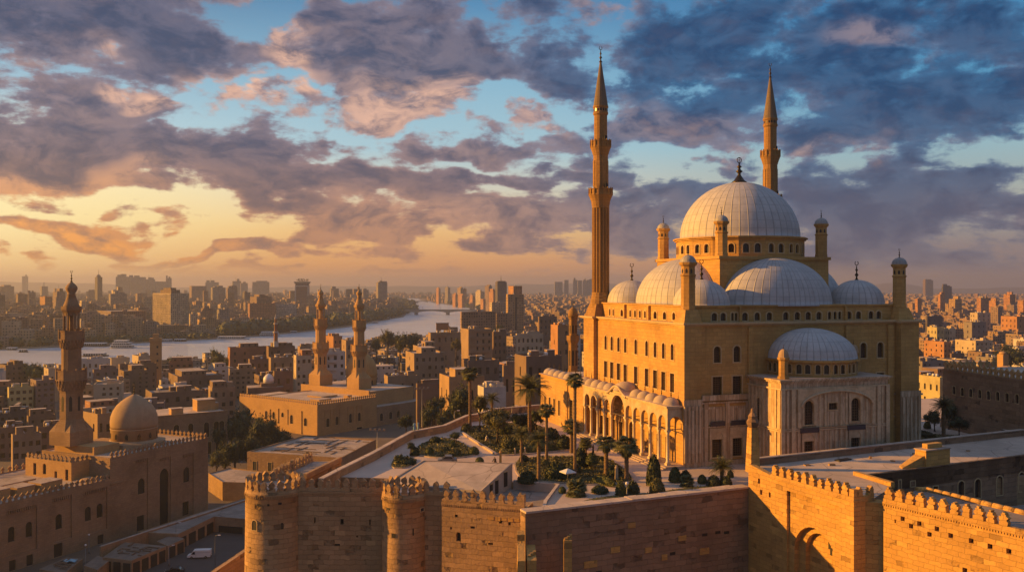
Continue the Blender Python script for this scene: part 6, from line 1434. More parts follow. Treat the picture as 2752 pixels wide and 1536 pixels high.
FAR = [  # towers and blocks beyond the river or far off
 ('tall round-topped tower with a mast standing alone on the left skyline', (255, 262, 275), 744, 2600, 'dark', 'dome'),
 ('tall beige hotel with a lit gridded side on the far river bank', (411, 459, 507), 788, 1290, 'cream', 'g'),
 ('beige hotel annex of low floors at the foot of the gridded hotel', (412, 424, 508), 874, 1245, 'tan', 'bB'),
 ('long drab riverside block with banded balconies and a lit end left of the gridded hotel', (255, 298, 392), 836, 1330, 'mauve', 'bB'),
 ('grey riverside block between the banded block and the gridded hotel', (382, 386, 421), 863, 1190, 'grey', 'bB'),
 ('huge blank beige slab across the river', (667, 671, 740), 815, 1680, 'brick', ''),
 ('dark brown block stepping up behind the huge blank beige slab', (672, 690, 730), 797, 1800, 'brown', ''),
 ('white concrete grid building left of the broadcasting tower', (738, 740, 797), 817, 1720, 'white', 'bB'),
 ('slate glass tower with a mast by the bend of the river', (1011, 1016, 1041), 759, 2700, 'grey', ''),
 ('dark tower with a mast left of the great mosque', (1331, 1337, 1362), 757, 1950, 'dark', 'mast'),
 ('beige hotel with a dark stripe down its front left of the great mosque', (1360, 1365, 1408), 790, 1150, 'ochre', 'stripe'),
 ('lit upper block behind the striped beige hotel', (1366, 1380, 1403), 768, 1300, 'orange', ''),
 ('large slab block with rows of balconies beside the river', (1237, 1240, 1333), 837, 1010, 'tan', 'bB'),
 ('narrower slab adjoining the large slab block beside the river', (1331, 1334, 1373), 841, 1040, 'tan', 'bB'),
 ('low pale terraced building behind the large slab block', (1316, 1322, 1362), 812, 1400, 'cream', 'bB'),
 ('pale square block by the trees at the river bend', (992, 994, 1013), 804, 2350, 'cream', ''),
 ('grey twin block on the skyline right of the left twin minaret', (887, 890, 911), 775, 3100, 'grey', ''),
 ('dark skyline block left of the right twin minaret', (930, 933, 947), 776, 3100, 'dark', ''),
 ('brown skyline block just left of the right twin minaret', (948, 951, 972), 776, 3000, 'brown', ''),
 ('grey skyline block just right of the right twin minaret', (974, 976, 991), 778, 3050, 'grey', ''),
 ('dark low tower at the far left edge on the near skyline', (-20, -6, 14), 792, 1650, 'dark', ''),
 ('brown block with a stepped roof at the left, above the river', (43, 48, 79), 790, 1900, 'brown', ''),
 ('block with a plain lit orange side left of the tall carved minaret', (107, 121, 141), 797, 1700, 'orange', ''),
 ('block with a striped lit side close left of the tall carved minaret', (142, 153, 176), 784, 1800, 'mauve', ''),
 ('hazy block at the far left edge of the skyline', (-10, 0, 38), 769, 3000, 'mauve', ''),
 ('hazy rounded block left of the tall carved minaret', (108, 112, 129), 769, 3500, 'grey', ''),
 ('domed-roof block on the skyline right of the tall carved minaret', (292, 297, 342), 789, 1950, 'grey', ''),
 ('small tower set back on the domed-roof block', (300, 304, 330), 779, 2000, 'cream', ''),
 ('brown wide block behind the tall carved minaret on the far bank', (127, 132, 173), 847, 1250, 'brown', 'bB'),
 ('riverside block at the left edge with pale balconies', (-4, 0, 32), 855, 1110, 'grey', 'bB'),
 ('riverside block with a lit left strip, second from the left edge', (31, 41, 77), 853, 1120, 'mauve', 'bB'),
 ('low riverside house with pale floors left of the tall carved minaret', (74, 78, 106), 886, 1100, 'cream', 'bB'),
 ('hollow-fronted riverside house left of the tall carved minaret', (106, 112, 136), 880, 1105, 'tan', ''),
 ('pale narrow tower lit white right of the tall carved minaret', (212, 219, 231), 815, 1500, 'cream', ''),
 ('small lit cream house on the far bank right of the tall carved minaret', (210, 217, 227), 862, 1150, 'cream', ''),
 ('low block of lit vertical bays right of the gridded hotel', (530, 536, 583), 858, 1360, 'ochre', ''),
 ('shaded block with a lit edge right of the gridded hotel', (540, 546, 572), 828, 1520, 'brown', ''),
 ('block with a white roof edge right of the gridded hotel', (583, 589, 617), 831, 1500, 'grey', ''),
 ('slim pale block close to the right side of the gridded hotel', (508, 511, 532), 843, 1450, 'cream', ''),
 ('dark slab tower above the huge blank beige slab', (652, 657, 672), 785, 2300, 'dark', ''),
 ('grey office block with a flat overhanging roof on the left skyline', (567, 571, 606), 772, 2600, 'grey', ''),
 ('brown office block with a curved roof beside the grey office block', (608, 612, 638), 773, 2650, 'mauve', ''),
 ('stepped block on the skyline right of the gridded hotel', (509, 515, 555), 768, 3000, 'mauve', ''),
 ('tall dark block with a lit side far right of the great mosque', (2697, 2714, 2729), 791, 1900, 'orange', ''),
 ('dark block with a lit side right of the great mosque', (2625, 2636, 2662), 800, 1800, 'orange', ''),
 ('lit tan block with a dark side right of the great mosque', (2550, 2567, 2585), 803, 1700, 'ochre', ''),
 ('dark twin-legged block on the right skyline', (2531, 2534, 2558), 769, 2800, 'dark', ''),
 ('hazy twin block on the flat-topped hill at the right', (2480, 2487, 2508), 753, 5200, 'brown', ''),
 ('small lit block right of the right corner turret', (2459, 2466, 2477), 802, 1800, 'orange', ''),
 ('lit pink block far behind the red brick block', (2520, 2527, 2540), 790, 2000, 'orange', ''),
 ('dark wedge-roofed block with a lit side near the right edge', (2658, 2676, 2683), 808, 1600, 'orange', ''),
 ('lit block at the right edge below the skyline', (2735, 2750, 2775), 806, 1700, 'orange', '')]
for i, (x0, x1, y0, Y) in enumerate(((58, 72, 742, 6000), (310, 345, 743, 4300), (345, 388, 744, 4400), (388, 414, 750, 4500), (416, 445, 756, 4300), (445, 459, 747, 4250), (551, 586, 758, 4400), (624, 646, 755, 4400), (646, 664, 760, 4300), (678, 722, 757, 4400), (1490, 1510, 757, 5200), (1516, 1526, 752, 5200), (1540, 1550, 752, 5200), (1552, 1562, 753, 5300), (1566, 1574, 753, 5300), (1576, 1592, 752, 5200))):
    FAR.append((('small hazy square tower on the left horizon', 'pale broad left wing of the hazy slab cluster on the left skyline', 'taller middle of the hazy slab cluster on the left skyline', 'lower right wing of the hazy slab cluster on the left skyline', 'hazy stepped block left of a taller hazy tower above the gridded hotel', 'taller hazy tower above the gridded hotel', 'hazy block with roof masts right of the gridded hotel', 'hazy rounded skyline block left of the huge slab', 'lower hazy block beside the rounded skyline block', 'broad hazy block on the skyline above the huge slab', 'leftmost faint tower in the row on the horizon beside the left pencil minaret', 'second faint tower in the row on the horizon beside the left pencil minaret', 'faint horizon tower in the middle of the row left of the left pencil minaret', 'faint horizon tower close left of the left pencil minaret', 'thin faint horizon tower touching the left pencil minaret', 'faint broad horizon tower just right of the left pencil minaret')[i], (x0, x0 + 1, x1 + 2), y0, Y, 'grey', ''))
for i, (x0, x1, y0, Y, c) in enumerate(((1172, 1184, 775, 3600, 'orange'), (1196, 1210, 772, 3700, 'grey'), (1216, 1230, 790, 3100, 'orange'), (1229, 1245, 773, 3300, 'tan'), (1231, 1250, 792, 3000, 'orange'), (1245, 1254, 776, 3300, 'orange'), (1262, 1276, 797, 2700, 'orange'), (1278, 1302, 783, 2800, 'cream'), (1291, 1305, 803, 2400, 'orange'), (1303, 1322, 768, 2500, 'mauve'), (1314, 1335, 783, 2300, 'orange'))):
    FAR.append((('leftmost tiny lit tower on the right river bank', 'dull grey tower among the lit towers on the right river bank', 'lit orange block beside the dull grey tower, right river bank', 'tall tan tower in the middle of the lit group on the right river bank', 'low lit orange block in the middle of the lit group on the right river bank', 'slim lit tower at the right of the lit group on the right river bank', 'lit orange block between the lit group and the white-sided tower', 'white-sided tower on the right river bank', 'low lit block at the foot of the white-sided tower', 'tall mauve tower left of the dark tower with a mast', 'lit reddish tower touching the dark tower with a mast')[i], (x0, x0 + (x1 - x0) * .55, x1), y0, Y, c, ''))
for (lab, px, yt, Y, col, st) in FAR:
    T, W, D, Ht = house(lab, px, yt, Y, col, 0, 0, 0, far=True, style=st if st in ('g', 'bB') else '', clutter=2 if Y < 2200 else 0)
    if st == 'g':
        b = MB(); b.box(W * .12, D * .1, Ht - .8, W * .62, D * .7, Ht + 5); b.box(W * .2, D * .2, Ht + 5, W * .5, D * .6, Ht + 8); b.build('roof_storey', FW['brown'], T)
    if st == '' and random.random() < .75:
        for q in range(random.choice((1, 2, 3))):
            w0 = W * random.uniform(.02, .6); w1 = min(W * .98, w0 + W * random.uniform(.2, .5)); b = MB(); b.box(w0, D * .1, Ht - 1, w1, D * .85, Ht + max(2.5, Ht * random.uniform(.03, .12))); b.build('roof_storey', FW[col], T)
        if random.random() < .4: b = MB(); b.tube([(W * .4, D * .4, Ht), (W * .4, D * .4, Ht * 1.22)], max(.15, Y / 9000), 5); b.build('mast', M['dark'], T)
    if st == 'dome':
        b = MB(); b.lathe([(W * .52, 0), (W * .5, 3), (W * .36, 7), (W * .1, 10), (.5, 10), (.3, 24)], 20); b.build('rounded_top', FW['dark'], T, (W / 2, D / 2, Ht - 2))
    if st == 'mast' or 'with a mast by' in lab:
        b = MB(); b.tube([(W / 2, D / 2, Ht - 1), (W / 2, D / 2, Ht + 14)], [.9, .3], 6); b.build('mast', M['dark'], T)
        b = MB(); b.box(W * .1, D * .1, Ht - 1, W * .9, D * .9, Ht + 2); b.build('roof_storey', FW['dark'], T)
    if st == 'stripe':
        b = MB(); b.box(W * .45, -.3, 1, W * .56, -.003, Ht - 4); b.build('dark_stripe', M['dark'], T)
# broadcasting tower with its rooftop sign
def tv_tower():
    C = at(793, 2275); T = thing('broadcasting_tower', 'wide tower with ribbed front and big letters on its roof, across the river', 'tower', (C[0], C[1], ZG), .12)
    d = (math.cos(.12), math.sin(.12)); W = hit(829, 768, C, d)[0]; D = 26; Ht = hz(757, 2275) - ZG
    b = MB(); b.box(0, 0, 0, W, D, Ht - 8); b.box(-1.5, -1.5, Ht - 5, W + 1.5, D + 1.5, Ht - 1.0, 0); b.box(1, 1, Ht - 8, W - 1, D - 1, Ht - 5, 1); b.box(-3, -3, Ht - 1, W + 3, D + 3, Ht + .5); b.box(-4, -6, 0, W + 10, -.01, 9, 0); b.build('wall', [PW['grey'], M['dark']], T)
    b = MB()
    for k in range(22): b.box(W * .10, -.8, 11 + k * 3.1, W * .90, -.003, 11 + k * 3.1 + 1.7)
    b.build('louvres', PW['brick'], T)
    b = MB(); b.box(0, -1.2, 10, W * .07, -.003, Ht - 9); b.box(W * .93, -1.2, 10, W, -.003, Ht - 9); b.box(W * .07, -1.2, Ht - 12, W * .93, -.003, Ht - 9); b.build('frame', PW['white'], T)
    b = MB(); b.box(0, -.5, 0, W, -.003, 9.0); b.build('base_storey', PW['white'], T)
    gl = ['01', '-', '06', '13', '06', '02', '05', '14']
    seg = {'-': [(0, 3, 4, 3)], '0': [(0, 0, 0, 6), (0, 6, 3, 6), (3, 6, 3, 0), (0, 0, 3, 0)], '1': [(0, 0, 2, 6), (2, 6, 3, 0)], '2': [(0, 0, 0, 6), (0, 0, 3, 0), (0, 3, 3, 3)], '3': [(0, 6, 3, 6), (3, 6, 0, 0), (0, 0, 3, 0)], '4': [(0, 0, 0, 6), (0, 6, 3, 0), (3, 0, 3, 6)], '5': [(0, 0, 3, 0), (3, 0, 3, 6), (0, 3, 3, 3)], '6': [(0, 0, 0, 6), (0, 6, 3, 4), (3, 4, 0, 3), (0, 3, 3, 0), (0, 0, 3, 0)]}
    for i, ch in enumerate('-16360254'):
        b = MB()
        for (xa, za, xb, zb) in seg[ch]: b.tube([(xa, 0, za), (xb, 0, zb)], .55, 6)
        b.tube([(1.5, 0, -1.5), (1.5, 0, .3)], .2, 5); b.build('sign_letter', M['dark'], T, (W * .06 + i * W * .10, D * .3, Ht + 2.0))
    TAKEN.append((C[0] + W / 2, C[1] + D / 2, 40))
tv_tower()
def blocky(name, label, cat, px, yt, yb, Y, w, mat, kind):
    x, y = at(px, Y); T = thing(name, label, cat, (x, y, 0), .33); zt, zb = hz(yt, Y), hz(yb, Y); return T, zt, zb
# old square tower by the river
T, zt, zb = blocky('square_tower', 'old square stone tower with a lit left edge in front of the river', 'tower', 419, 908, 985, 650, 8, None, '')
b = MB(); w = 3.9; b.box(-w, -w, ZG, w, w, zt - 2.4); b.box(-w - .5, -w - .5, zt - 2.4, w + .5, w + .5, zt - 1.6); b.box(-w - .2, -w - .2, zt - 1.6, w + .2, w + .2, zt); b.box(-2, -2, zt, 2, 2, zt + 3.2); b.build('wall', M['mamluk2'], T)
for k in range(4): link('window', winmesh(1.3, 1.6, 'r', .1, 0, -.02, 'door')[1], T, (1.2, -w, zt - 7 - 5 * k))
TAKEN.append((*at(419, 650), 10))
# slender red minaret
x, y = at(741, 640); T = thing('red_minaret', 'slender red and white banded minaret in front of the river', 'minaret', (x, y, hz(931, 640)), 0)
for i, (z0, z1, r0, r1) in enumerate(((0, 4, 2.0, 1.9), (4, 10, 1.5, 1.4), (10, 11, 2.0, 2.0), (11, 16, 1.2, 1.1), (16, 17, 1.6, 1.6), (17, 20, .9, .8), (20, 23.5, .9, .1))):
    b = MB(); b.lathe([(r0, z0), (r1, z1)], 10, smooth=False); b.build(('shaft', 'shaft', 'balcony', 'shaft', 'balcony', 'lantern', 'cone')[i], PW['brick'] if i % 2 else PW['white'], T)
b = MB(); b.tube([(0, 0, 23.4), (0, 0, 30)], .12, 5); b.build('mast', M['dark'], T)
# white-domed shrine
x, y = at(722, 520); T = thing('domed_shrine', 'small shrine with a white dome left of the twin-minaret mosque', 'shrine', (x, y, ZG), .33); zt = hz(1022, 520) - ZG
b = MB(); b.box(-12, -6, 0, 8, 8, zt - 3.2, 0, 1); b.box(-4.4, -4.4, zt - 3.2, 4.4, 4.4, zt - 1.2); b.build('wall', [PW['brown'], M['roof']], T); b = MB(); b.lathe([(3.0, -1.3), (3.0, 0), (3.15, .6), (2.8, 2), (1.7, 3.3), (.5, 4), (0, 4.3)], 24); o = b.build('dome', M['paint'], T, (0, 0, zt)); finial(o, 0, 0, 4.2, 1.8)
TAKEN.append((x, y, 10))
# rooftop billboard
x, y = at(1189, 752); T = thing('billboard', 'blank lit rooftop billboard on stilts above the river', 'billboard', (x, y, hz(894, 760)), .2)
b = MB(); b.box(-5.3, -.3, 3.2, 5.3, .3, 8.6); b.build('panel', PW['orange'], T); b = MB(); b.box(-5.5, -.35, 8.6, 5.5, .35, 8.9); b.box(-5.5, -.35, 2.9, 5.5, .35, 3.2); b.build('frame', M['dark'], T)
for k in (-4, -1.3, 1.3, 4): b = MB(); b.tube([(k, .3, -.9), (k, .3, 3)], .16, 6); b.tube([(k, 2.2, -.9), (k, .3, 6)], .1, 5); b.build('leg', M['metal'], T)
# small turret and vault at the right edge
x, y = at(2695, 505); T = thing('stone_turret', 'small lit stone turret beside a vaulted roof at the right edge', 'tower', (x, y, ZG), .33); zt = hz(944, 505) - ZG
b = MB(); b.box(-2, -2, 0, 2, 2, zt - 1.5); b.lathe([(2.2, zt - 1.5), (1.9, zt - .5), (1.2, zt)], 12); b.build('wall', M['mamluk2'], T)
x, y = at(2714, 490); T = thing('vaulted_building', 'low house with a lit vaulted roof at the right edge', 'building', (x, y, ZG), .33); zt = hz(1006, 490) - ZG
b = MB(); b.box(-8, -5, 0, 16, 14, zt, 0, 1); b.build('wall', [PW['tan'], M['roof2']], T); b = MB(); b.lathe([(4.6, 0), (4.4, 1.5), (3.4, 3.3), (1.6, 4.4), (0, 4.7)], 28, sx=1.0, sy=1.3); b.build('vault', M['stonedome'], T, (0, 2, zt))
TAKEN.append((x, y, 14))
# chimney far left
x, y = at(118, 6000); T = thing('chimney', 'thin hazy chimney on the left horizon', 'chimney', (x, y, ZG)); b = MB(); b.lathe([(6, 0), (4.5, 95)], 12); b.build('stack', FW['grey'], T); b = MB(); b.lathe([(4.8, 95), (4.8, 97)], 12); b.build('rim', M['dark'], T)

# ---- rows of ordinary houses: the nearest are things of their own, the rest one far mass
CELLS = []
ca, sa = math.cos(.33), math.sin(.33)
def plateau(x, y): return (-34 < x < 165 and y < 268 and y > 100)
for i in range(-185, 190):
    for j in range(0, 330):
        P_ = 21.5; lx, ly = i * P_ + random.uniform(-4, 4), 230 + j * P_ + random.uniform(-4, 4)
        x, y = ca * lx - sa * ly * .0 - 0.30 * ly, ly * 1.0 + lx * .0
        x = lx
        if y > 6500 or abs(x) > y * .60 + 30 or (y > 3600 and random.random() < .45) or y < 300: continue
        px = CX + F * x / y
        if plateau(x, y) or in_poly(x, y, RIVW): continue
        if any(in_poly(x + a, y + c, RIVW) for a, c in ((0, -34), (0, 34), (-40, 0), (40, 0))): continue
        if 1620 < px < 2395 and y < 1000: continue        # hidden behind the great mosque
        CELLS.append((y, x, px))
CELLS.sort()
LAND = [(24, 1040, 'the pale yellow house'), (190, 1000, 'the tall carved minaret'), (355, 1110, 'the plain pointed dome'), (419, 940, 'the old square tower'), (540, 1020, 'the crowded brown roof'), (668, 940, 'the riverside brick block'), (740, 930, 'the slender red minaret'), (852, 940, 'the left twin minaret'),
        (970, 940, 'the right twin minaret'), (1143, 980, 'the tall tan block'), (1190, 880, 'the rooftop billboard'), (1240, 1010, 'the two-storey ochre house'), (1290, 850, 'the large slab block'), (1385, 800, 'the striped beige hotel'), (1450, 960, 'the lit house by the courtyard wing'), (1545, 880, 'the clock tower'),
        (2520, 940, 'the red brick block'), (2620, 940, 'the cream apartment block'), (2416, 760, 'the right corner turret'), (2720, 950, 'the turret at the right edge'), (2640, 1010, 'the crenellated building'), (459, 840, 'the gridded hotel'), (300, 870, 'the banded riverside block'), (700, 840, 'the huge blank slab'), (815, 800, 'the broadcasting tower'), (1026, 790, 'the slate glass tower'), (1230, 790, 'the lit right-bank towers')]
ROWS = []; pal = ['tan', 'tan', 'brown', 'brown', 'ochre', 'cream', 'mauve', 'brick', 'grey', 'white', 'tan', 'dark']
FARCELLS = []; nind = 0
for (y, x, px) in CELLS:
    west = (px < 420 and y > 960) or (px < 720 and y > 1150) or (px < 1000 and y > 1500) or (px < 1090 and y > 2000)
    w, d_ = random.uniform(11, 19), random.uniform(10, 17)
    if y < 900 and random.random() < .10: continue
    if y < 520 and px < 1240 and (px > 420 or y < 340): continue
    if y < 400 and px < 1700: continue
    if taken(x, y, 8): continue
    if y < 1300: h = random.choice((7, 8, 9.5, 10, 11, 13, 15, 16)) + (random.uniform(0, 6) if 480 < y < 620 else 0)
    if 600 < y < 1300 and px < 1260 and not west: h = random.choice((4.5, 5.5, 6.5, 7.5, 8.5)) * (1 if y < 900 else .8)
    else: h = random.choice((9, 11, 13, 15, 18, 22)) * random.uniform(.8, 1.1)
    if west: h = random.choice((14, 17, 20, 24, 28, 34)) * random.uniform(.85, 1.1) * (.5 if px > 400 and y < 1900 else 1)
    if y > 4200: h *= .8
    if random.random() < .025 and y > 1200: h *= 1.7
    if nind < 195 and -40 < px < 2790:
        nind += 1; c = random.choice(pal); th = random.choice((.33, .36, max(.33, -math.atan((px - CX) / F) + .30), max(.3, -math.atan((px - CX) / F) + .22))); st = max(2, round(h / 3.2))
        A = (x - w / 2, y - d_ / 2); xl = CX + F * A[0] / A[1]
        cf = max(2, int(w / 3.6)) if y < 640 else 0; cl = max(1, int(d_ / 4.5)) if y < 640 else 0
        T, W, D, Ht = house('', (xl - 1, xl, xl + F * w * .94 / y), CY - F * (ZG + h - H) / y, y, c, st if cf else 0, cl, cf, th, far=not cf, depth=d_, name='town_house', cat='house', clutter=random.choice((2, 3, 4, 5)) if y < 700 else random.choice((1, 2)))
        T['group'] = 'flat-roofed town houses'
        ROWS.append((T, px, CY - F * (ZG + h * .6 - H) / y, c, st, [ch.name.split('.')[0] for ch in T.children]))
    else: FARCELLS.append((x, y, w, d_, h))
NUMW = ['', '', 'two', 'three', 'four', 'five', 'six', 'seven', 'eight', 'nine', 'ten']; seen = {}
ORD = ['nearest', 'second nearest', 'third nearest', 'fourth nearest', 'fifth nearest', 'sixth nearest', 'seventh nearest', 'eighth nearest', 'ninth nearest']
for (T, px, py, c, st, ch) in sorted(ROWS, key=lambda r: min(math.dist((r[1], r[2]), (l[0], l[1])) for l in LAND)):
    l = min(LAND, key=lambda l: math.dist((px, py), (l[0], l[1]))); dx, dy = px - l[0], py - l[1]
    rel = ('right of' if dx > 0 else 'left of') if abs(dx) > abs(dy) * .8 else ('below' if dy > 0 else 'above')
    ext = 'roof room' if 'stair_head' in ch else 'white roof tank' if 'water_tank' in ch else 'roof dish' if 'satellite_dish' in ch else 'bare roof'
    if ext == 'roof room' and 'water_tank' in ch: ext = 'roof hut, tank'
    key = (c, st, ext, rel, l[2]); k = seen.get(key, 0); seen[key] = k + 1
    T['label'] = '%s %s-storey house, %s, %s%s %s' % (c, NUMW[min(10, st)], ext, '' if k == 0 else ORD[min(8, k)] + ' ', rel, l[2])
PALI = [(0, (.30, .20, .125)), (.2, (.36, .23, .12)), (.4, (.22, .15, .10)), (.55, (.42, .30, .18)), (.7, (.26, .19, .15)), (.85, (.34, .19, .10)), (1, (.48, .38, .26))]
M['farcity'] = facade('far_city_walls', None, 3.2, 3.3, True, pal=PALI)
b = MB()
for (x, y, w, d_, h) in FARCELLS:
    a = .33 + random.choice((0, .1, -.1, .2, .35))
    b.obox(x, y, ZG, ZG + h, w / 2, d_ / 2, a)
    if y < 2500:
        for _ in range(random.choice((1, 2, 3))): b.obox(x + random.uniform(-.3, .3) * w, y + random.uniform(-.3, .3) * d_, ZG + h + .003, ZG + h + random.uniform(1.2, 3.2), random.uniform(.8, 2.4), random.uniform(.8, 2.2), a)
print('houses', nind, 'far', len(FARCELLS), 'cells', len(CELLS))
tag(b.build('far_city', M['farcity']), 'hazy far city of low flat-roofed blocks reaching to the horizon', 'city', kind='stuff')
# ================================================================ trees, palms, bushes
def leaf(b, p, s, m=0, up=.4):
    n = Vector((random.gauss(0, 1), random.gauss(0, 1), random.gauss(0, 1) + up)).normalized()
    t = n.orthogonal().normalized(); t = (Matrix.Rotation(random.random() * 6.28, 3, n) @ t); u = n.cross(t)
    a = t * s; c = u * s * random.uniform(.45, .8)
    p = Vector(p); b.face([tuple(p - a), tuple(p - c * .9), tuple(p + a), tuple(p + c * .9)], m)
def crown_mesh(name, n, lobes, s, mat):
    """leaf clumps through the volume of a few lobes; unit crown about 2 wide, centred at its base"""
    b = MB(); L_ = []
    for _ in range(lobes): L_.append((random.uniform(-.55, .55), random.uniform(-.55, .55), random.uniform(.35, 1.15), random.uniform(.3, .52)))
    L_.append((0, 0, .75, .62))
    cl = []
    for _ in range(n // 14):
        x, y, z, r = random.choice(L_); v = Vector((random.gauss(0, 1), random.gauss(0, 1), random.gauss(0, .85))).normalized() * r * random.uniform(.62, 1.06); cl.append((x + v.x, y + v.y, max(.05, z + v.z)))
    for c in cl:
        for _ in range(14): leaf(b, (c[0] + random.gauss(0, .06), c[1] + random.gauss(0, .06), c[2] + random.gauss(0, .05)), s * random.uniform(.7, 1.4))
    for x, y, z, r in L_:                             # shaded heart of each lobe, uneven and well inside the leaves
        q = [(math.cos(a) * r * .56, math.sin(a) * r * .54) for a in (math.pi * (k / 6 - .5) for k in range(7))]
        i0 = len(b.v); b.lathe([(max(0, rr) if k not in (0, 6) else 0, z + h) for k, (rr, h) in enumerate(q)], 10, 0, False, x, y)
        for k in range(i0, len(b.v)): v = b.v[k]; j = 1 + random.uniform(-.18, .12); b.v[k] = (x + (v[0] - x) * j, y + (v[1] - y) * j, z + (v[2] - z) * j)
    return b.mesh(name, mat)
CR = {'leaf': [crown_mesh('crown', 5600, 11, .034, M['leaf']) for _ in range(2)], 'leaf2': [crown_mesh('crown', 5600, 11, .034, M['leaf2']) for _ in range(2)], 'leafd': [crown_mesh('crown', 5600, 11, .035, M['leafd']) for _ in range(2)],
      'far': [crown_mesh('crown', 700, 7, .09, M['leafd']) for _ in range(3)]}
def trunk_mesh():
    b = MB(); b.tube([(0, 0, 0), (.02, .01, .35), (-.02, .02, .8), (.03, -.01, 1.1)], [.085, .065, .05, .03], 8)
    for k in range(4): a = k * 1.6; b.tube([(0, 0, .5 + .1 * k), (.22 * math.cos(a), .22 * math.sin(a), .8 + .08 * k), (.42 * math.cos(a), .42 * math.sin(a), 1.05 + .08 * k)], [.04, .03, .012], 5)
    return b.mesh('trunk', M['bark'])
TR = trunk_mesh()
def tree(label, px, yb, yt, w, z=0.0, kind='leaf', Y=None, clear=.28, group=None, name='tree'):
    """crown w pixels wide whose top is at yt; foot at yb on the level z (or at distance Y)"""
    if Y is None: x, Y = G(px, yb, z)
    else: x, _ = at(px, Y)
    zt = hz(yt, Y); ht = zt - z; r = w / 2 / F * Y
    T = thing(name, label, 'tree', (x, Y, z), random.random() * 6, group)
    hc = min(ht * (1 - clear), (yb - yt) / F * Y, r * 2.4); k = max(4.0, min(ht, hc * 1.5)); zt0 = max(0, ht - hc * .3 - k)
    link('trunk', TR, T, (0, 0, zt0), 0, (k * .55, k * .55, (ht - hc * .3 - zt0) / 1.1))
    if zt0 > .1: bb = MB(); bb.lathe([(k * .06, 0), (k * .05, zt0 + .2)], 8); bb.build('lower_trunk', M['bark'], T)
    link('crown', random.choice(CR[kind]), T, (0, 0, ht - hc), random.random() * 6, (r * 1.08, r * 1.08, hc / 1.42))
    return T
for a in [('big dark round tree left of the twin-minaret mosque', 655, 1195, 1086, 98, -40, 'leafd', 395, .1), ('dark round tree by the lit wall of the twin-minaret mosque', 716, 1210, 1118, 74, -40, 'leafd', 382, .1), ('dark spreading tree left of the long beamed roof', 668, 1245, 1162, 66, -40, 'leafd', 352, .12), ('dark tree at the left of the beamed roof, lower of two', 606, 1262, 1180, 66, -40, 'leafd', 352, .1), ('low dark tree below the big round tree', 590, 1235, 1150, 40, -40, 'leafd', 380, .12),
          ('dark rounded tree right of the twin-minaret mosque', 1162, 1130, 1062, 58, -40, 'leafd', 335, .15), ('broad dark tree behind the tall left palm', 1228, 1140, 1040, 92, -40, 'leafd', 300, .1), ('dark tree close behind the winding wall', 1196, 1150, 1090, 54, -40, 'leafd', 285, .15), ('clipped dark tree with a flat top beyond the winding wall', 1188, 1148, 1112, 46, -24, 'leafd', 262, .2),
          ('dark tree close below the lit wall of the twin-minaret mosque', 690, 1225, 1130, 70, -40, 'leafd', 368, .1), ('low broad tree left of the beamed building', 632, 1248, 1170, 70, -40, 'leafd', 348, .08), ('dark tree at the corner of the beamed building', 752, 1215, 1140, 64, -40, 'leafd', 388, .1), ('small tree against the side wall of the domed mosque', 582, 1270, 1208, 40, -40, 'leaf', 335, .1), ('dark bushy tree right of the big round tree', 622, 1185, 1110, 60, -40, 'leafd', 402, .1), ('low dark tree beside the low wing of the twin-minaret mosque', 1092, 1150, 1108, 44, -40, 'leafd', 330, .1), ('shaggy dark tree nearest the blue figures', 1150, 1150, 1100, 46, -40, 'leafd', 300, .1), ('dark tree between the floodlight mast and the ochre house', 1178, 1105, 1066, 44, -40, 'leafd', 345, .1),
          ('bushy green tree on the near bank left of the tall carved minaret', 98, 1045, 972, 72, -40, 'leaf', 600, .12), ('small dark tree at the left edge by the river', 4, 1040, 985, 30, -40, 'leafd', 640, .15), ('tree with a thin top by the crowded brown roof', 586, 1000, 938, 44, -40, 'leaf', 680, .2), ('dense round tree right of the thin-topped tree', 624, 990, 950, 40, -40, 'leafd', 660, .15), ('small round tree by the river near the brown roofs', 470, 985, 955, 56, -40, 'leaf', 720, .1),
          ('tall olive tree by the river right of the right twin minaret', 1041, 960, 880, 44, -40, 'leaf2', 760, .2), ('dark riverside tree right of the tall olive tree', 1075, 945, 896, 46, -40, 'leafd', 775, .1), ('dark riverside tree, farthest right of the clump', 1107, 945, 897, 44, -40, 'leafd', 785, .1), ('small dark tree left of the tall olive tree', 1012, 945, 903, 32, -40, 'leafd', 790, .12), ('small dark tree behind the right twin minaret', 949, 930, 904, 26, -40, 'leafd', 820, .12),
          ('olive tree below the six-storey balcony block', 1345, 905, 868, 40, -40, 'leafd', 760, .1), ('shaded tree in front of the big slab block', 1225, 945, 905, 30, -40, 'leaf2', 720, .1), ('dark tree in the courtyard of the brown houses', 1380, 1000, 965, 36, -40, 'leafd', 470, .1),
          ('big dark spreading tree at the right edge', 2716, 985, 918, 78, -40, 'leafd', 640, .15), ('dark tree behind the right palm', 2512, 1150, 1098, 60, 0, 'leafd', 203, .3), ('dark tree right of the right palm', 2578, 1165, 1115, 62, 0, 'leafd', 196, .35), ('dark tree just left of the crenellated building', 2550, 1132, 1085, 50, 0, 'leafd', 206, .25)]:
    tree(a[0], *a[1:6], kind=a[6], Y=a[7], clear=a[8])
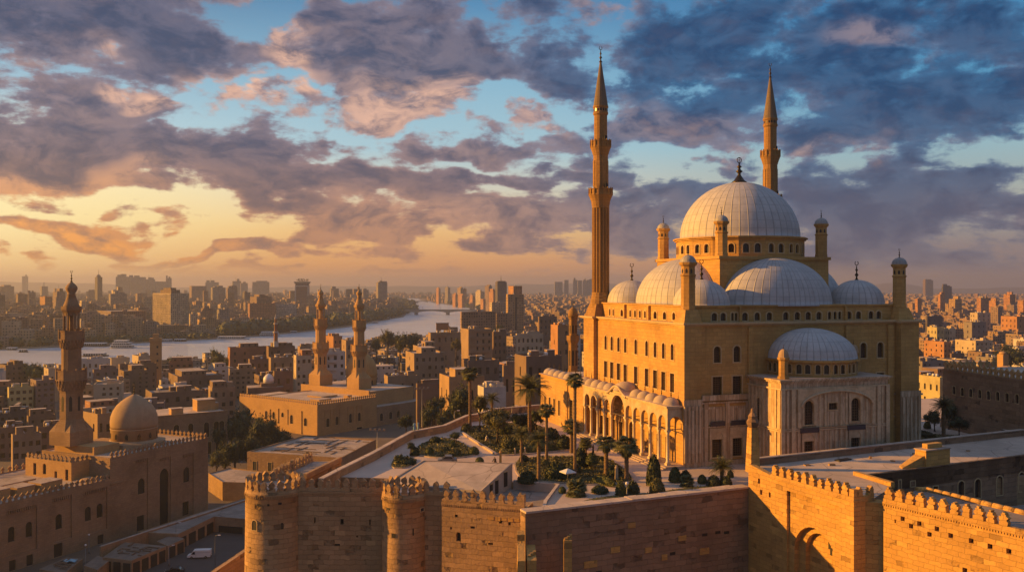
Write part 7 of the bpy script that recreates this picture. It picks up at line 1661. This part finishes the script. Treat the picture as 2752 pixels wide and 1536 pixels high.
for a in [('largest broadleaf garden tree with a forked trunk', 1336, 1193, 1098, 88, 'leaf2', .3), ('bushy light green tree beside the tall left palm', 1290, 1160, 1062, 42, 'leaf2', .3), ('dark garden tree with a flat crown behind the leaning palm', 1396, 1160, 1108, 62, 'leafd', .3), ('small garden tree with a low crown behind the double palm', 1440, 1165, 1100, 44, 'leafd', .4), ('flat-topped small tree on the left garden bed', 1226, 1196, 1158, 40, 'leafd', .45), ('small umbrella-shaped tree by the winding wall', 1103, 1224, 1184, 24, 'leafd', .45), ('dark tree in the middle of the upper garden bed', 1362, 1180, 1130, 46, 'leafd', .25)]:
    tree(a[0], a[1], a[2], a[3], a[4], 0.1, a[5], None, a[6])
# far bank: one belt of wood along the water
b = MB()
def belt(x0, y0, x1, y1, n, hmin, hmax, w):
    for _ in range(n):
        u = random.random(); X, Y = G(x0 + (x1 - x0) * u, y0 + (y1 - y0) * u, ZG); h = random.uniform(hmin, hmax); Y += random.uniform(0, w)
        for _ in range(34):
            v = Vector((random.gauss(0, 1), random.gauss(0, 1), random.gauss(0, 1))).normalized(); leaf(b, (X + v.x * h * .6, Y + v.y * h * .6, ZG + h * .52 + v.z * h * .42), h * .16)
        b.lathe([(0, ZG), (h * .45, ZG + h * .25), (h * .5, ZG + h * .55), (h * .3, ZG + h * .85), (0, ZG + h * .95)], 7, 0, False, X, Y)
belt(-30, 940, 300, 925, 30, 8, 14, 30); belt(300, 925, 580, 910, 26, 7, 12, 25); belt(575, 909, 800, 892, 60, 12, 24, 90); belt(790, 892, 1000, 866, 90, 10, 26, 260); belt(1000, 864, 1094, 842, 50, 12, 22, 200); belt(1060, 811, 1098, 829, 40, 14, 26, 150); belt(900, 850, 1090, 826, 50, 14, 26, 300); belt(1120, 799, 1330, 842, 60, 8, 18, 160); belt(1120, 792, 1300, 800, 50, 14, 26, 900)
tag(b.build('riverside_wood', M['leafd']), 'dark belt of trees along the far bank of the river', 'wood', kind='stuff')

def palm_crown(name, n, ln, fan, mat, skirt=0):
    b = MB()
    for k in range(n + skirt):
        dead = k >= n
        az = k * 2.399 + random.uniform(-.2, .2); e0 = random.uniform(-.35, 1.45) if not dead else random.uniform(-1.2, -.7); l = ln * random.uniform(.8, 1.1) * (.7 if dead else 1); pts = []; p = Vector((0, 0, 0)); e = e0
        for q in range(7): pts.append(p.copy()); p = p + Vector((math.cos(az) * math.cos(e), math.sin(az) * math.cos(e), math.sin(e))) * l / 6; e -= (.09 + .045 * q) * (1.2 if e0 > .5 else 1)
        side = Vector((-math.sin(az), math.cos(az), 0))
        b.tube([tuple(x) for x in pts], [.035, .03, .025, .02, .015, .01, .005], 4)
        if fan:                                       # fan leaf: blades from the end of the stalk
            c = pts[3]; dr = (pts[5] - pts[3]).normalized()
            for j in range(-7, 8):
                a = j * .2; t = (dr * math.cos(a) + side * math.sin(a)).normalized(); t.z -= abs(j) * .03; w = side * math.cos(a) * .075 - dr * math.sin(a) * .075
                tip = c + t * l * .5 * random.uniform(.8, 1.05); tip.z -= .10 * l; mid = c + t * l * .28
                b.face([tuple(c), tuple(mid + w), tuple(tip), tuple(mid - w)])
        else:
            for q in range(1, 7):
                for f in (0, .33, .66):
                    c = pts[q - 1].lerp(pts[q], f); d = (pts[q] - pts[q - 1]).normalized(); wl = l * .24 * (1 - abs(q - 3) / 6)
                    for s in (-1, 1):
                        tip = c + side * s * wl + d * wl * .55 + Vector((0, 0, -wl * .35)); b.face([tuple(c - d * .04), tuple(c + d * .04 + side * s * wl * .5), tuple(tip), tuple(c + side * s * wl * .42 - d * .05)])
    return b.mesh(name, mat)
PC = {'fan': [palm_crown('crown', 46, 2.0, True, M['frond'], 10) for _ in range(3)], 'date': [palm_crown('crown', 54, 2.6, False, M['frond'], 8) for _ in range(2)], 'low': [palm_crown('crown', 34, 1.6, True, M['frond'])]}
def palm_trunk():
    b = MB(); pr = []
    for k in range(25): pr.append((.5 + .18 * max(0, 1 - k / 4) + .04 * math.sin(k * 2.4), k / 24)); pr.append((.43 + .16 * max(0, 1 - k / 4), k / 24 + .02))
    b.lathe(pr, 9, smooth=False); return b.mesh('trunk', M['trunk'])
PT = palm_trunk()
def palm(label, px, yb, yc, w, kind='fan', r=.3, z=0.0, lean=0.0, two=False):
    x, Y = G(px, yb, z); h = hz(yc, Y) - z; T = thing('palm_tree', label, 'palm', (x, Y, z), random.random() * 6)
    s = w / 2 / F * Y / (1.55 if kind == 'fan' else 1.8 if kind == 'date' else 1.4)
    tr = link('trunk', PT, T, (0, 0, 0), 0, (r * 2, r * 2, h)); link('crown', random.choice(PC[kind]), T, (0, 0, h), random.random() * 6, (s, s, s))
    if two: link('trunk', PT, T, (.8, .3, 0), 0, (r * 1.7, r * 1.7, h * .93)); link('crown', random.choice(PC[kind]), T, (.8, .3, h * .93), random.random() * 6, (s * .85,) * 3)
    return T
for a in [('tallest slim palm at the left of the garden by the winding wall', 1263, 1148, 1004, 48, 'fan', .36), ('palm with the widest crown left of the courtyard wing', 1423, 1184, 1045, 82, 'date', .42), ('slim palm with a dense crown left of the portico', 1469, 1238, 1103, 44, 'fan', .30), ('tallest palm of the garden, rising in front of the portico arches', 1545, 1281, 1022, 48, 'fan', .30), ('palm with a shaggy trunk right behind the tallest garden palm', 1536, 1216, 1148, 50, 'fan', .36), ('young palm left of the middle palm on the front bed', 1401, 1246, 1168, 46, 'date', .26), ('palm with a bare trunk at the left end of the front bed', 1448, 1291, 1182, 52, 'date', .34), ('stout palm in front of the portico steps, left of two', 1629, 1279, 1192, 54, 'fan', .40), ('stout palm with the fullest crown in front of the portico steps', 1684, 1293, 1200, 66, 'fan', .40), ('short double palm beside the walking person', 1574, 1219, 1190, 36, 'fan', .25), ('short palm by the garden wall below the right face of the great mosque', 1940, 1305, 1256, 56, 'date', .32), ('palm right of the great mosque in front of the crenellated building', 2536, 1180, 1092, 52, 'date', .45), ('palm crown behind the light green tree at the far end of the garden', 1322, 1128, 1072, 38, 'date', .3)]:
    palm(*a, two='double' in a[0])
for lab, px, yb, w in (('large spiky yucca in front of the white umbrella', 1549, 1331, 62), ('low spiky palm beside the round clipped bush at the garden wall', 1846, 1306, 42), ('dark spiky agave by the winding wall', 1072, 1246, 34)):
    x, Y = G(px, yb); s = w / 2 / F * Y / 1.5; T = thing('yucca', lab, 'plant', (x, Y, .1)); link('stem', PT, T, (0, 0, 0), 0, (.5, .5, s * 1.0)); link('leaves', PC['low'][0], T, (0, 0, s * .55), 1.0, (s * 1.15, s * 1.15, s * 1.2)); link('leaves', PC['low'][0], T, (0, 0, s * 1.0), 2.2, (s, s, s * 1.2))
def bush_mesh(n, s, mat):
    b = MB()
    for _ in range(n):
        v = Vector((random.gauss(0, 1), random.gauss(0, 1), abs(random.gauss(0, 1)))).normalized() * (1 + .10 * math.sin(7 * random.random()))
        leaf(b, (v.x, v.y, .06 + v.z * 1.0), s * random.uniform(.7, 1.3))
    b.lathe([(.9, 0), (.95, .3), (.8, .65), (.5, .88), (0, .97)], 14, 0, False); return b.mesh('foliage', mat)
BM_ = {'hedge': [bush_mesh(900, .10, M['hedge']) for _ in range(2)], 'leafd': [bush_mesh(800, .11, M['leafd']) for _ in range(2)], 'leaf2': [bush_mesh(800, .12, M['leaf2']) for _ in range(2)]}
def bush(label, px, yb, w, h, kind='hedge', stem=0.0, dep=1.0, z=.1, rz=None):
    x, Y = G(px, yb, z); k = Y / F; T = thing('bush', label, 'bush', (x, Y, z), random.random() * 6 if rz is None else rz)
    if stem: link('stem', TR, T, (0, 0, 0), 0, (1.0, 1.0, stem * k / .8))
    link('foliage', random.choice(BM_[kind]), T, (0, 0, stem * k), 0, (w / 2 * k, w / 2 * k * dep, (h - stem) * k))
for a in [('round clipped ball bush in front of the great mosque, largest of the row', 1814, 1293, 32, 34, 'hedge'), ('bushy shrub right of the largest clipped ball', 1842, 1294, 28, 28, 'leafd'), ('small clipped ball bush in the middle of the paving by the garden wall', 1887, 1297, 24, 20, 'hedge'), ('lollipop bush on a thin stem near the stone pillar', 1963, 1292, 17, 28, 'hedge', 10), ('tall conical shrub right of the portico steps', 1757, 1302, 38, 70, 'leafd'), ('rounded shrub at the foot of the conical shrub', 1766, 1326, 40, 36, 'leaf2'), ('bush left of the short palm by the stone pillar', 1918, 1306, 36, 26, 'leafd'), ('bush right of the short palm by the stone pillar', 1952, 1308, 30, 26, 'leafd'), ('dark shrub beside the globe lamp', 1700, 1325, 36, 30, 'leafd'), ('dark shrub left of the globe lamp', 1668, 1330, 28, 34, 'hedge'),
          ('ball-shaped tree clipped round on a short trunk by the walking person', 1591, 1259, 32, 40, 'hedge', 14), ('dark bush behind the clipped ball-shaped tree', 1560, 1254, 38, 46, 'leafd'), ('small round bush at the edge of the front bed near the stout palm', 1618, 1238, 16, 12, 'hedge'), ('dark low hedge at the left corner of the front bed', 1417, 1296, 50, 26, 'leafd'), ('broad dark bush left of the white umbrella', 1497, 1284, 62, 38, 'leafd'), ('long clipped hedge at the front of the middle bed', 1622, 1300, 82, 18, 'hedge', 0, .3), ('round bush in the front bed behind the hedge', 1652, 1280, 40, 26, 'leafd'), ('reddish bush in the middle of the front bed', 1530, 1268, 60, 24, 'leaf2'),
          ('small bush by the young palm', 1408, 1240, 26, 16, 'leafd'), ('low bush by the bare-trunk palm', 1462, 1248, 30, 12, 'leaf2'), ('round light bush in the upper bed', 1367, 1203, 44, 30, 'leaf2'), ('long dark clipped hedge along the lower edge of the upper bed', 1436, 1213, 130, 20, 'hedge', 0, .14), ('rounded dark bush at the right end of the upper bed', 1515, 1204, 42, 32, 'leafd'), ('wide dark bush behind the slim dense palm', 1478, 1178, 50, 26, 'leafd'), ('dark bush under the flat-crowned tree', 1420, 1158, 46, 28, 'leafd'), ('small bush on the bend of the upper bed', 1252, 1160, 26, 20, 'leaf2'), ('dark bush under the largest broadleaf tree', 1352, 1165, 40, 24, 'leafd'), ('low bush left of the largest broadleaf tree', 1300, 1178, 40, 14, 'leaf2'), ('bush in front of the wide-crowned palm', 1445, 1192, 40, 18, 'leaf2'),
          ('round dark bush in the left bed, nearest the wall', 1154, 1218, 22, 16, 'hedge'), ('round dark bush at the right end of the left bed', 1274, 1219, 26, 18, 'hedge'), ('bush in the middle of the left bed', 1216, 1200, 20, 14, 'hedge'), ('low spreading bush at the front of the left bed', 1222, 1223, 34, 16, 'leaf2'), ('bush at the back of the left bed', 1170, 1188, 32, 14, 'leafd'), ('bush beside the small umbrella-shaped tree', 1114, 1222, 24, 20, 'leafd'), ('low shrub at the front left of the left bed', 1190, 1212, 36, 12, 'leaf2'), ('clipped mound by the torn-edged roof', 1289, 1243, 22, 14, 'hedge'), ('flat dark bush behind the sunk pale roof', 1095, 1246, 44, 14, 'leafd'),
          ('dark bush in the strip right of the yucca', 1612, 1322, 44, 16, 'leafd'), ('small dark bush left of the yucca', 1511, 1322, 20, 14, 'hedge'), ('dark hedge by the far portico column', 2480, 1172, 70, 14, 'leafd', 0, .5), ('round bush near the far portico', 2466, 1138, 16, 14, 'hedge'), ('round bush left of the right palm', 2492, 1150, 18, 16, 'hedge')]:
    bush(*a)
# ground cover in the beds
b = MB()
for P_ in BEDS:
    xs = [p[0] for p in P_]; ys = [p[1] for p in P_]; area = abs(sum(P_[i - 1][0] * P_[i][1] - P_[i][0] * P_[i - 1][1] for i in range(len(P_)))) / 2
    n = int(area * 16)
    while n > 0:
        x, y = random.uniform(min(xs), max(xs)), random.uniform(min(ys), max(ys)); n -= 1
        if in_poly(x, y, P_): s = random.uniform(.08, .22) * (1.7 if random.random() < .1 else 1); leaf(b, (x, y, .24 + s * .5), s, 0, 0)
M['cover'] = leafmat('ground_cover', (.10, .095, .024), (.20, .16, .05), .25)
tag(b.build('ground_cover', M['cover']), 'low dry grass and ground cover in the garden beds', 'grass', kind='stuff')

# ================================================================ small things
def person(label, x, y, z, rz, pose, body, robe, h=1.72, hood=False):
    T = thing('person', label, 'person', (x, y, z), rz); s = h / 1.72
    sit = pose == 'crouch'; k = -.52 if sit else 0; V = []; E_ = []; R_ = []
    def add(p, r, par): V.append((p[0] * s, p[1] * s, p[2] * s)); R_.append(r * s); (E_.append((par, len(V) - 1)) if par is not None else None); return len(V) - 1
    st = .16 if pose == 'walk' else .03
    pel = add((0, 0, .95 + k), .125, None); sp = add((0, -.02 if not sit else -.12, 1.18 + k), .12, pel); ch = add((0, -.01 if not sit else -.2, 1.36 + k), .135, sp); nk = add((0, -.02 if not sit else -.26, 1.50 + k), .055, ch); hd = add((0, -.03 if not sit else -.3, 1.60 + k), .095, nk); add((0, -.03 if not sit else -.31, 1.68 + k), .075, hd)
    for q in (-1, 1):
        hp = add((q * .10, 0, .90 + k), .095, pel)
        if sit: kn = add((q * .13, -.40, .50), .065, hp); an = add((q * .12, -.16, .09), .045, kn)
        else: kn = add((q * .10, -.03 - q * st * .5, .50), .065, hp); an = add((q * .10, .03 - q * st, .09), .042, kn)
        add((q * .11, V[an][1] / s - .17, .03), .035, an)
        sh = add((q * .19, V[ch][1] / s, 1.42 + k), .06, ch)
        el = add((q * .24, V[ch][1] / s + .03 + q * st * .4 - (.25 if sit else 0), 1.15 + k), .045, sh); wr = add((q * .22, V[el][1] / s - .10 - (.15 if sit else 0), .92 + k + (.12 if sit else 0)), .032, el); pm = add((q * .22, V[wr][1] / s - .05, .86 + k + (.12 if sit else 0)), .032, wr)
        for f in range(4): a = add((q * (.19 + .02 * f), V[pm][1] / s - .035, .80 + k + (.12 if sit else 0) + .004 * f), .0095, pm); add((q * (.19 + .02 * f), V[a][1] / s - .01 + .02, .765 + k + (.12 if sit else 0)), .008, a)
        add((q * .19, V[pm][1] / s - .05, .85 + k + (.12 if sit else 0)), .0095, pm)
    me = bpy.data.meshes.new('body'); me.from_pydata(V, E_, []); me.materials.append(M['skin']); o = link('body', me, T)
    md = o.modifiers.new('skin', 'SKIN'); 
    for i, sv in enumerate(me.skin_vertices[0].data): sv.radius = (R_[i], R_[i])
    me.skin_vertices[0].data[0].use_root = True; md2 = o.modifiers.new('sub', 'SUBSURF'); md2.levels = 1; md2.render_levels = 1
    y0 = V[ch][1] / s
    b = MB(); b.lathe([(.26 + st * .5, .12 if not sit else .05), (.22, .5), (.20, .92 + k), (.19, 1.2 + k), (.235, 1.38 + k), (.12, 1.50 + k), (.07, 1.52 + k)], 14, sx=s, sy=s * .8)
    for i, v in enumerate(b.v): t = v[2] / s / (1.5 + k); b.v[i] = (v[0], v[1] + y0 * t * s, v[2] * s)
    for q in (-1, 1): e = [i for i in range(len(V))]; b.tube([(q * .19 * s, y0 * s, 1.42 * s + k * s), (q * .245 * s, (y0 + .03 + q * st * .4 - (.25 if sit else 0)) * s, (1.15 + k) * s), (q * .225 * s, (y0 - .05 + q * st * .4 - (.38 if sit else 0)) * s, (.96 + k + (.1 if sit else 0)) * s)], [.085 * s, .068 * s, .058 * s], 8)
    b.build('robe', M[body], T)
    b = MB(); hy = V[hd][1]; r = .115 * s
    b.lathe([(r * 1.02, -.02), (r * 1.08, .04), (r * .8, .10), (0, .125)] if not hood else [(r * 1.5, -.2), (r * 1.25, -.05), (r * 1.2, .05), (r * .8, .12), (0, .14)], 12); b.build('headscarf' if hood else 'hair', M[robe], T, (0, hy + .015, (1.62 + k) * s))
    b = MB()                                          # eyes, nose and mouth on the front of the head
    for q in (-1, 1): b.obox(q * .035 * s, hy - .092 * s, (1.615 + k) * s, (1.63 + k) * s, .014 * s, .006)
    b.obox(0, hy - .025 * s - .075 * s, (1.575 + k) * s, (1.61 + k) * s, .012 * s, .018 * s); b.obox(0, hy - .088 * s, (1.545 + k) * s, (1.553 + k) * s, .025 * s, .006); b.build('face', M['skin'], T)
    return T
x, y = G(1594, 1217); person('person in dark clothes walking across the paving before the portico', x, y, 0, 1.2, 'walk', 'cloth_d', 'hair')
x, y = G(1332, 1246); person('dark-clothed person crouching at the foot of the path kerb', x, y, 0, -.6, 'crouch', 'cloth_d', 'hair', 1.9)
x, y = G(1306, 1186); person('person in a white hood bending over in the upper garden bed', x, y, .1, .7, 'crouch', 'cloth_w', 'cloth_w', 1.8, True)
for i, (px, lab) in enumerate(((1112, 'person in a pale blue tunic standing on the winding wall, left of two'), (1122, 'person in a pale blue tunic standing on the winding wall, right of two'))):
    t = (px - 1105) / 90; x, y = -21.7 + 6.5 * t, 193.2 + 8.4 * t; person(lab, x, y, 1.66, .3 + i, 'stand', 'bluecloth', 'hair', 1.85)
for lab, px, yb, h, m_ in (('stone pillar with a round top at the edge of the front bed', 1657, 1292, 44, 'alab2'), ('pale stone post in the hedge, left of three', 1384, 1222, 20, 'alab2'), ('shortest pale stone post in the hedge, middle of three', 1397, 1221, 13, 'alab2'), ('pale stone post in the hedge, right of three', 1411, 1221, 21, 'alab2'), ('rough brown post beside the crouching person', 1345, 1243, 34, 'gate')):
    x, Y = G(px, yb); hh = h / F * Y; T = thing('stone_post', lab, 'post', (x, Y, 0)); w = hh * .085; b = MB(); b.prism([(-w * 1.2, -w * 1.2), (w * 1.2, -w * 1.2), (w * 1.2, w * 1.2), (-w * 1.2, w * 1.2)], 0, hh * .8, 0, None, [(-w, -w), (w, -w), (w, w), (-w, w)]); b.build('shaft', M[m_], T)
    b = MB(); b.lathe([(w * 1.4, hh * .8), (w * 1.4, hh * .85), (w * .6, hh * .87), (w * 1.05, hh * .92), (w * .7, hh * .98), (0, hh)], 12); b.build('cap', M[m_], T)
x, Y = G(1526, 1300); T = thing('umbrella', 'white square garden umbrella beside the yucca', 'umbrella', (x, Y, .1), .5)
b = MB(); b.prism([(-1, -1), (1, -1), (1, 1), (-1, 1)], 2.0, 2.5, 0, None, [(-.12, -.12), (.12, -.12), (.12, .12), (-.12, .12)]); b.prism([(-1.02, -1.02), (1.02, -1.02), (1.02, 1.02), (-1.02, 1.02)], 1.85, 1.999); b.build('canopy', M['paint'], T); b = MB(); b.tube([(0, 0, 0), (0, 0, 2.4)], .05, 6); b.build('pole', M['metal'], T)
def lamp(label, px, yb, yt, z=0.0, kind='arm', Y=None, name='lamp_post'):
    if Y is None: x, Y = G(px, yb, z)
    else: x, _ = at(px, Y); z = hz(yb, Y)
    h = hz(yt, Y) - z; T = thing(name, label, 'lamp post', (x, Y, z), random.uniform(-.3, .3)); b = MB(); b.lathe([(.16, 0), (.14, .6), (.09, .7), (.06, h)], 8); b.build('pole', M['metal'] if kind != 'dark' else M['dark'], T); b = MB()
    if kind == 'globe': b.lathe([(0, h - .05), (.22, h + .05), (.28, h + .25), (.2, h + .45), (0, h + .52)], 12); b.build('globe', M['paint'], T)
    elif kind == 'mast':
        b.box(-1.7, -.06, h - .15, 1.7, .06, h); b.build('cross_bar', M['metal'], T)
        for k in (-1.5, -.5, .5, 1.5): b = MB(); b.box(k - .22, -.2, h, k + .22, .12, h + .35); b.build('floodlight', M['metal'], T)
    else: b.tube([(0, 0, h - .1), (.5, 0, h + .15), (1.0, 0, h + .15)], .05, 6); b.build('arm', M['metal'], T); b = MB(); b.box(.7, -.15, h + .08, 1.4, .15, h + .22); b.build('lamp_head', M['paint'], T)
    return T
lamp('dark street lamp with a flat white head in front of the white van', 578, 1546, 1438, -40, 'dark'); lamp('thin street lamp standing between the tin roof and the van', 454, 1520, 1466, -40); lamp('white street lamp in the row of shops below the domed mosque', 473, 1432, 1404, -36); lamp('leaning lamp post with a globe beside the boarded stall, right of two', 239, 1486, 1438, -40, 'globe'); lamp('taller lamp post with a round top beside the boarded stall, left of two', 230, 1535, 1466, -40, 'globe')
lamp('tall floodlight mast beyond the winding wall near the blue figures', 1134, 1150, 1044, 0, 'mast', 212, 'floodlight_mast'); lamp('shorter floodlight mast behind the beamed roof', 1014, 1212, 1155, 0, 'mast', 190, 'floodlight_mast'); lamp('small globe lamp on the strip by the garden wall', 1685, 1334, 1302, 0.1, 'globe'); lamp('small street lamp beyond the winding wall near the broad dark tree', 1221, 1125, 1104, 0, 'arm', 228); lamp('small lamp leaning on the wall left of the courtyard wing', 1376, 1112, 1090, 0, 'arm', 226)
# vehicles
def vehicle(name, label, cat, px, yb, z, L, rz, mat, van):
    x, Y = G(px, yb, z); T = thing(name, label, cat, (x, Y, z), rz); h = 2.2 if van else 1.42; w = .95
    side = [(-L / 2, .35), (L / 2, .35), (L / 2, h), (-L * .14, h), (-L * .24, h * .97), (-L * .36, .98 if not van else 1.1), (-L / 2, .85)] if van else [(-L / 2, .32), (L / 2, .32), (L / 2 - .05, .85), (L * .36, .92), (L * .24, h - .05), (L * .12, h), (-L * .1, h), (-L * .26, .94), (-L * .47, .80)]
    b = MB(); b.face([(a, -w, z_) for a, z_ in side]); b.face([(a, w, z_) for a, z_ in reversed(side)])
    for i in range(len(side)): (a, za), (c, zc) = side[i - 1], side[i]; b.face([(a, -w, za), (a, w, za), (c, w, zc), (c, -w, zc)])
    b.build('body', M[mat], T); b = MB(); g = .02
    if van:
        for s in (-1, 1): b.face([(-L * .33, s * (w + g), 1.15), (-L * .16, s * (w + g), 1.15), (-L * .16, s * (w + g), 1.85), (-L * .245, s * (w + g), 1.85)][::s]); 
        b.face([(-L * .355 - g, -w * .9, 1.15), (-L * .245 - g, -w * .85, h * .94), (-L * .245 - g, w * .85, h * .94), (-L * .355 - g, w * .9, 1.15)])
    else:
        for s in (-1, 1): b.face([(-L * .22, s * (w + g), .92), (L * .3, s * (w + g), .92), (L * .21, s * (w + g), h - .1), (-L * .1, s * (w + g), h - .1)][::s])
        b.face([(-L * .255, -w * .88, .98), (-L * .115, -w * .8, h), (-L * .115, w * .8, h), (-L * .255, w * .88, .98)]); b.face([(L * .35, w * .88, .95), (L * .245, w * .8, h - .03), (L * .245, -w * .8, h - .03), (L * .35, -w * .88, .95)])
    b.build('windows', M['glass'], T)
    for sx in (-.31, .30):
        for s in (-1, 1):
            b = MB(); b.tube([(0, -.11, 0), (0, .11, 0)], .34, 14); wo = b.build('wheel', M['tyre'], T, (sx * L, s * (w - .08), .34)); b = MB(); b.tube([(0, -.12, 0), (0, .12, 0)], .18, 10); b.build('rim', M['metal'], wo)
    for s in (-1, 1): b = MB(); b.box(-L / 2 - .03, s * .68 - .16, .62, -L / 2, s * .68 + .16, .8); b.build('headlight', M['paint'], T); b = MB(); b.box(L / 2, s * .78 - .1, .7, L / 2 + .03, s * .78 + .1, .95); b.build('tail_light', PW['brick'], T)
    b = MB(); b.box(-L / 2 - .06, -w, .35, -L / 2 - .031, w, .55); b.box(L / 2 + .031, -w, .35, L / 2 + .06, w, .55); b.build('bumper', M['dark'], T)
    if van: b = MB(); b.box(-L * .12, -w - .03, h * .72, L / 2 + .025, w + .03, h * .74); b.box(-L * .13, -w - .03, .4, -L * .125, w + .03, h); b.build('body_seam', M['metal'], T)
    return T
vehicle('van', 'white box van parked by the low shops in the street, lower left', 'van', 536, 1497, ZG + .06, 6.0, .12, 'paint', True)
vehicle('car', 'dark car at the bottom edge of the street in front of the shop openings', 'car', 470, 1538, ZG + .06, 4.6, .2, 'dark', False)
vehicle('car', 'pale car parked on the garden path behind the torn-edged roof', 'car', 1202, 1243, 0.0, 3.6, .05, 'metal', False)
vehicle('car', 'pale car among the dark trees left of the low flat house', 'car', 604, 1238, ZG + .05, 4.6, .3, 'paint', False)
# boats
def boat(label, x0, x1, yb, hull, decks, name='river_boat', cat='boat', rz=None):
    xa, Y = G(x0, yb, ZG); L = (x1 - x0) / F * Y; T = thing(name, label, cat, (xa + L / 2, Y, ZG + .06), .05 if rz is None else rz); w = min(L * .2, 5); b = MB()
    lo = [(-L * .46, -w * .7), (L * .40, -w * .7), (L * .47, 0), (L * .40, w * .7), (-L * .46, w * .7)]; hi = [(-L * .5, -w), (L * .42, -w), (L * .5, 0), (L * .42, w), (-L * .5, w)]; hh = max(.8, L * .045)
    b.prism(lo, 0, hh, 0, None, hi); b.build('hull', M[hull] if hull in M else PW[hull], T)
    for k in range(decks):
        z = hh + k * 2.7; a, c = -L * .45 + k * 2, L * .33 - k * 3
        if c - a < 3: break
        b = MB(); b.box(a, -w * .85, z + .01, c, w * .85, z + 1.9); b.build('cabin', M['glass'] if k < decks - 1 or decks < 2 else M['metal'], T)
        b = MB(); b.box(a - .6, -w, z + 1.9, c + .6, w, z + 2.7); b.build('deck', M['paint'], T)
        b = MB()
        for q in range(int((c - a) / 2.5)): b.box(a + q * 2.5, -w * .85 - .06, z, a + q * 2.5 + .4, -w * .85 - .003, z + 1.9)
        b.build('post', M['paint'], T)
for a in [('big white cruise boat with stacked decks right of the tall carved minaret', 299, 368, 935, 'paint', 3), ('brown-hulled boat with a white wheelhouse below the cruise boat', 225, 293, 957, 'brown', 1), ('long low barge moored left of the cruise boat', 216, 296, 930, 'dark', 1), ('white restaurant boat at the far bank below the blank beige slab', 698, 757, 903, 'paint', 2), ('long white pontoon boat at the far bank left of the restaurant boat', 585, 672, 912, 'paint', 1), ('row boat moored at the far bank below the gridded hotel', 436, 466, 918, 'paint', 1), ('second small boat moored below the gridded hotel', 470, 502, 917, 'dark', 1), ('pale houseboat under the white flared shelter', 643, 676, 901, 'white', 1), ('white boat under the trees by the bend of the river', 1030, 1052, 857, 'paint', 1), ('low white houseboat by the wooded bank behind the right twin minaret', 1000, 1018, 868, 'white', 1), ('small white motor boat behind the slender red minaret', 780, 800, 895, 'paint', 1), ('pale boat at the left edge of the far bank', 20, 48, 941, 'white', 1), ('dark small boat left of the tall carved minaret', 52, 76, 946, 'dark', 1)]: boat(*a)
x, Y = G(618, 900, ZG); T = thing('flared_shelter', 'white flared funnel-shaped shelter on the far river bank', 'shelter', (x, Y + 4, ZG), 0); b = MB(); b.lathe([(2.6, 0), (1.6, 3), (1.2, 6), (1.8, 8.5), (4, 10.5), (7.5, 11.5), (7.6, 12), (3, 11.6), (0, 11.2)], 16); b.build('funnel', M['paint'], T)
# embankment along the far bank
b = MB()
for i in range(1, 9):
    (xa, ya), (xb, yb) = RIVW[i], RIVW[i + 1]; d, L = unit((xa, ya), (xb, yb)); b.obox((xa + xb) / 2, (ya + yb) / 2 + 3, ZG - .5, ZG + 1.8, L / 2, 2.5, math.atan2(d[1], d[0]))
tag(b.build('embankment', PW['tan']), kind='structure')
# bridges
def bridge(label, y, ybase, x0, x1, piers, th, arch):
    Y = F * (H - ZG) / (ybase - CY); zt = hz(y, Y); xa, xb = (x0 - CX) / F * Y, (x1 - CX) / F * Y; T = thing('bridge', label, 'bridge', (xa, Y, ZG), -.03); L = xb - xa; b = MB(); h = zt - ZG
    P_ = sorted([0] + [(p - x0) / F * Y for p in piers] + [L]); w = 16
    for a, c in zip(P_, P_[1:]):
        n = 14
        for k in range(n):
            u0, u1 = k / n, (k + 1) / n; f = lambda u: h - th - arch * (2 * u - 1) ** 2; X0, X1 = a + (c - a) * u0, a + (c - a) * u1
            b.face([(X0, 0, f(u0)), (X1, 0, f(u1)), (X1, 0, h), (X0, 0, h)]); b.face([(X0, w, f(u0)), (X0, 0, f(u0)), (X1, 0, f(u1)), (X1, w, f(u1))][::-1]); b.face([(X0, 0, h), (X1, 0, h), (X1, w, h), (X0, w, h)])
    b.build('deck', PW['grey'], T); b = MB(); b.box(0, -.4, h, L, 0, h + 1.1); b.build('railing', M['metal'], T)
    for p in piers: q = (p - x0) / F * Y; b = MB(); b.prism([(q - 4, 1), (q, -2.5), (q + 4, 1), (q + 4, w - 1), (q, w + 2), (q - 4, w - 1)], 0, h - th - arch + .5); b.build('pier', PW['grey'], T)
    for k in range(0, int(L), 45): b = MB(); b.tube([(k, .5, h), (k, .5, h + 9)], .22, 5); b.build('lamp_post', M['dark'], T)
bridge('long dark river bridge on two piers, nearer of the bridges', 832, 845.6, 1040, 1300, (1118, 1203), 3.0, 4.5)
bridge('thin far bridge at the narrow bend of the river', 808.6, 814, 1040, 1150, (1080, 1120), 2.2, 4.0)
bridge('faintest low bridge where the river leaves the view', 800.2, 802.6, 1050, 1122, (1088,), 2.0, 2.0)

# ================================================================ haze
def haze():
    b = MB(); b.box(-8990, -40, ZG - 2.2, 8990, 13900, 150)
    m = bpy.data.materials.new('evening_haze'); m.use_nodes = True; t = NT(m.node_tree); t.n.clear()
    v = t.add('ShaderNodeVolumePrincipled'); v.inputs['Color'].default_value = (.60, .66, .86, 1); v.inputs['Density'].default_value = HAZE; v.inputs['Anisotropy'].default_value = .35
    o = t.add('ShaderNodeOutputMaterial'); t.l.new(v.outputs[0], o.inputs['Volume'])
    h = b.build('haze', m); tag(h, kind='stuff')
HAZE = .00013
haze()
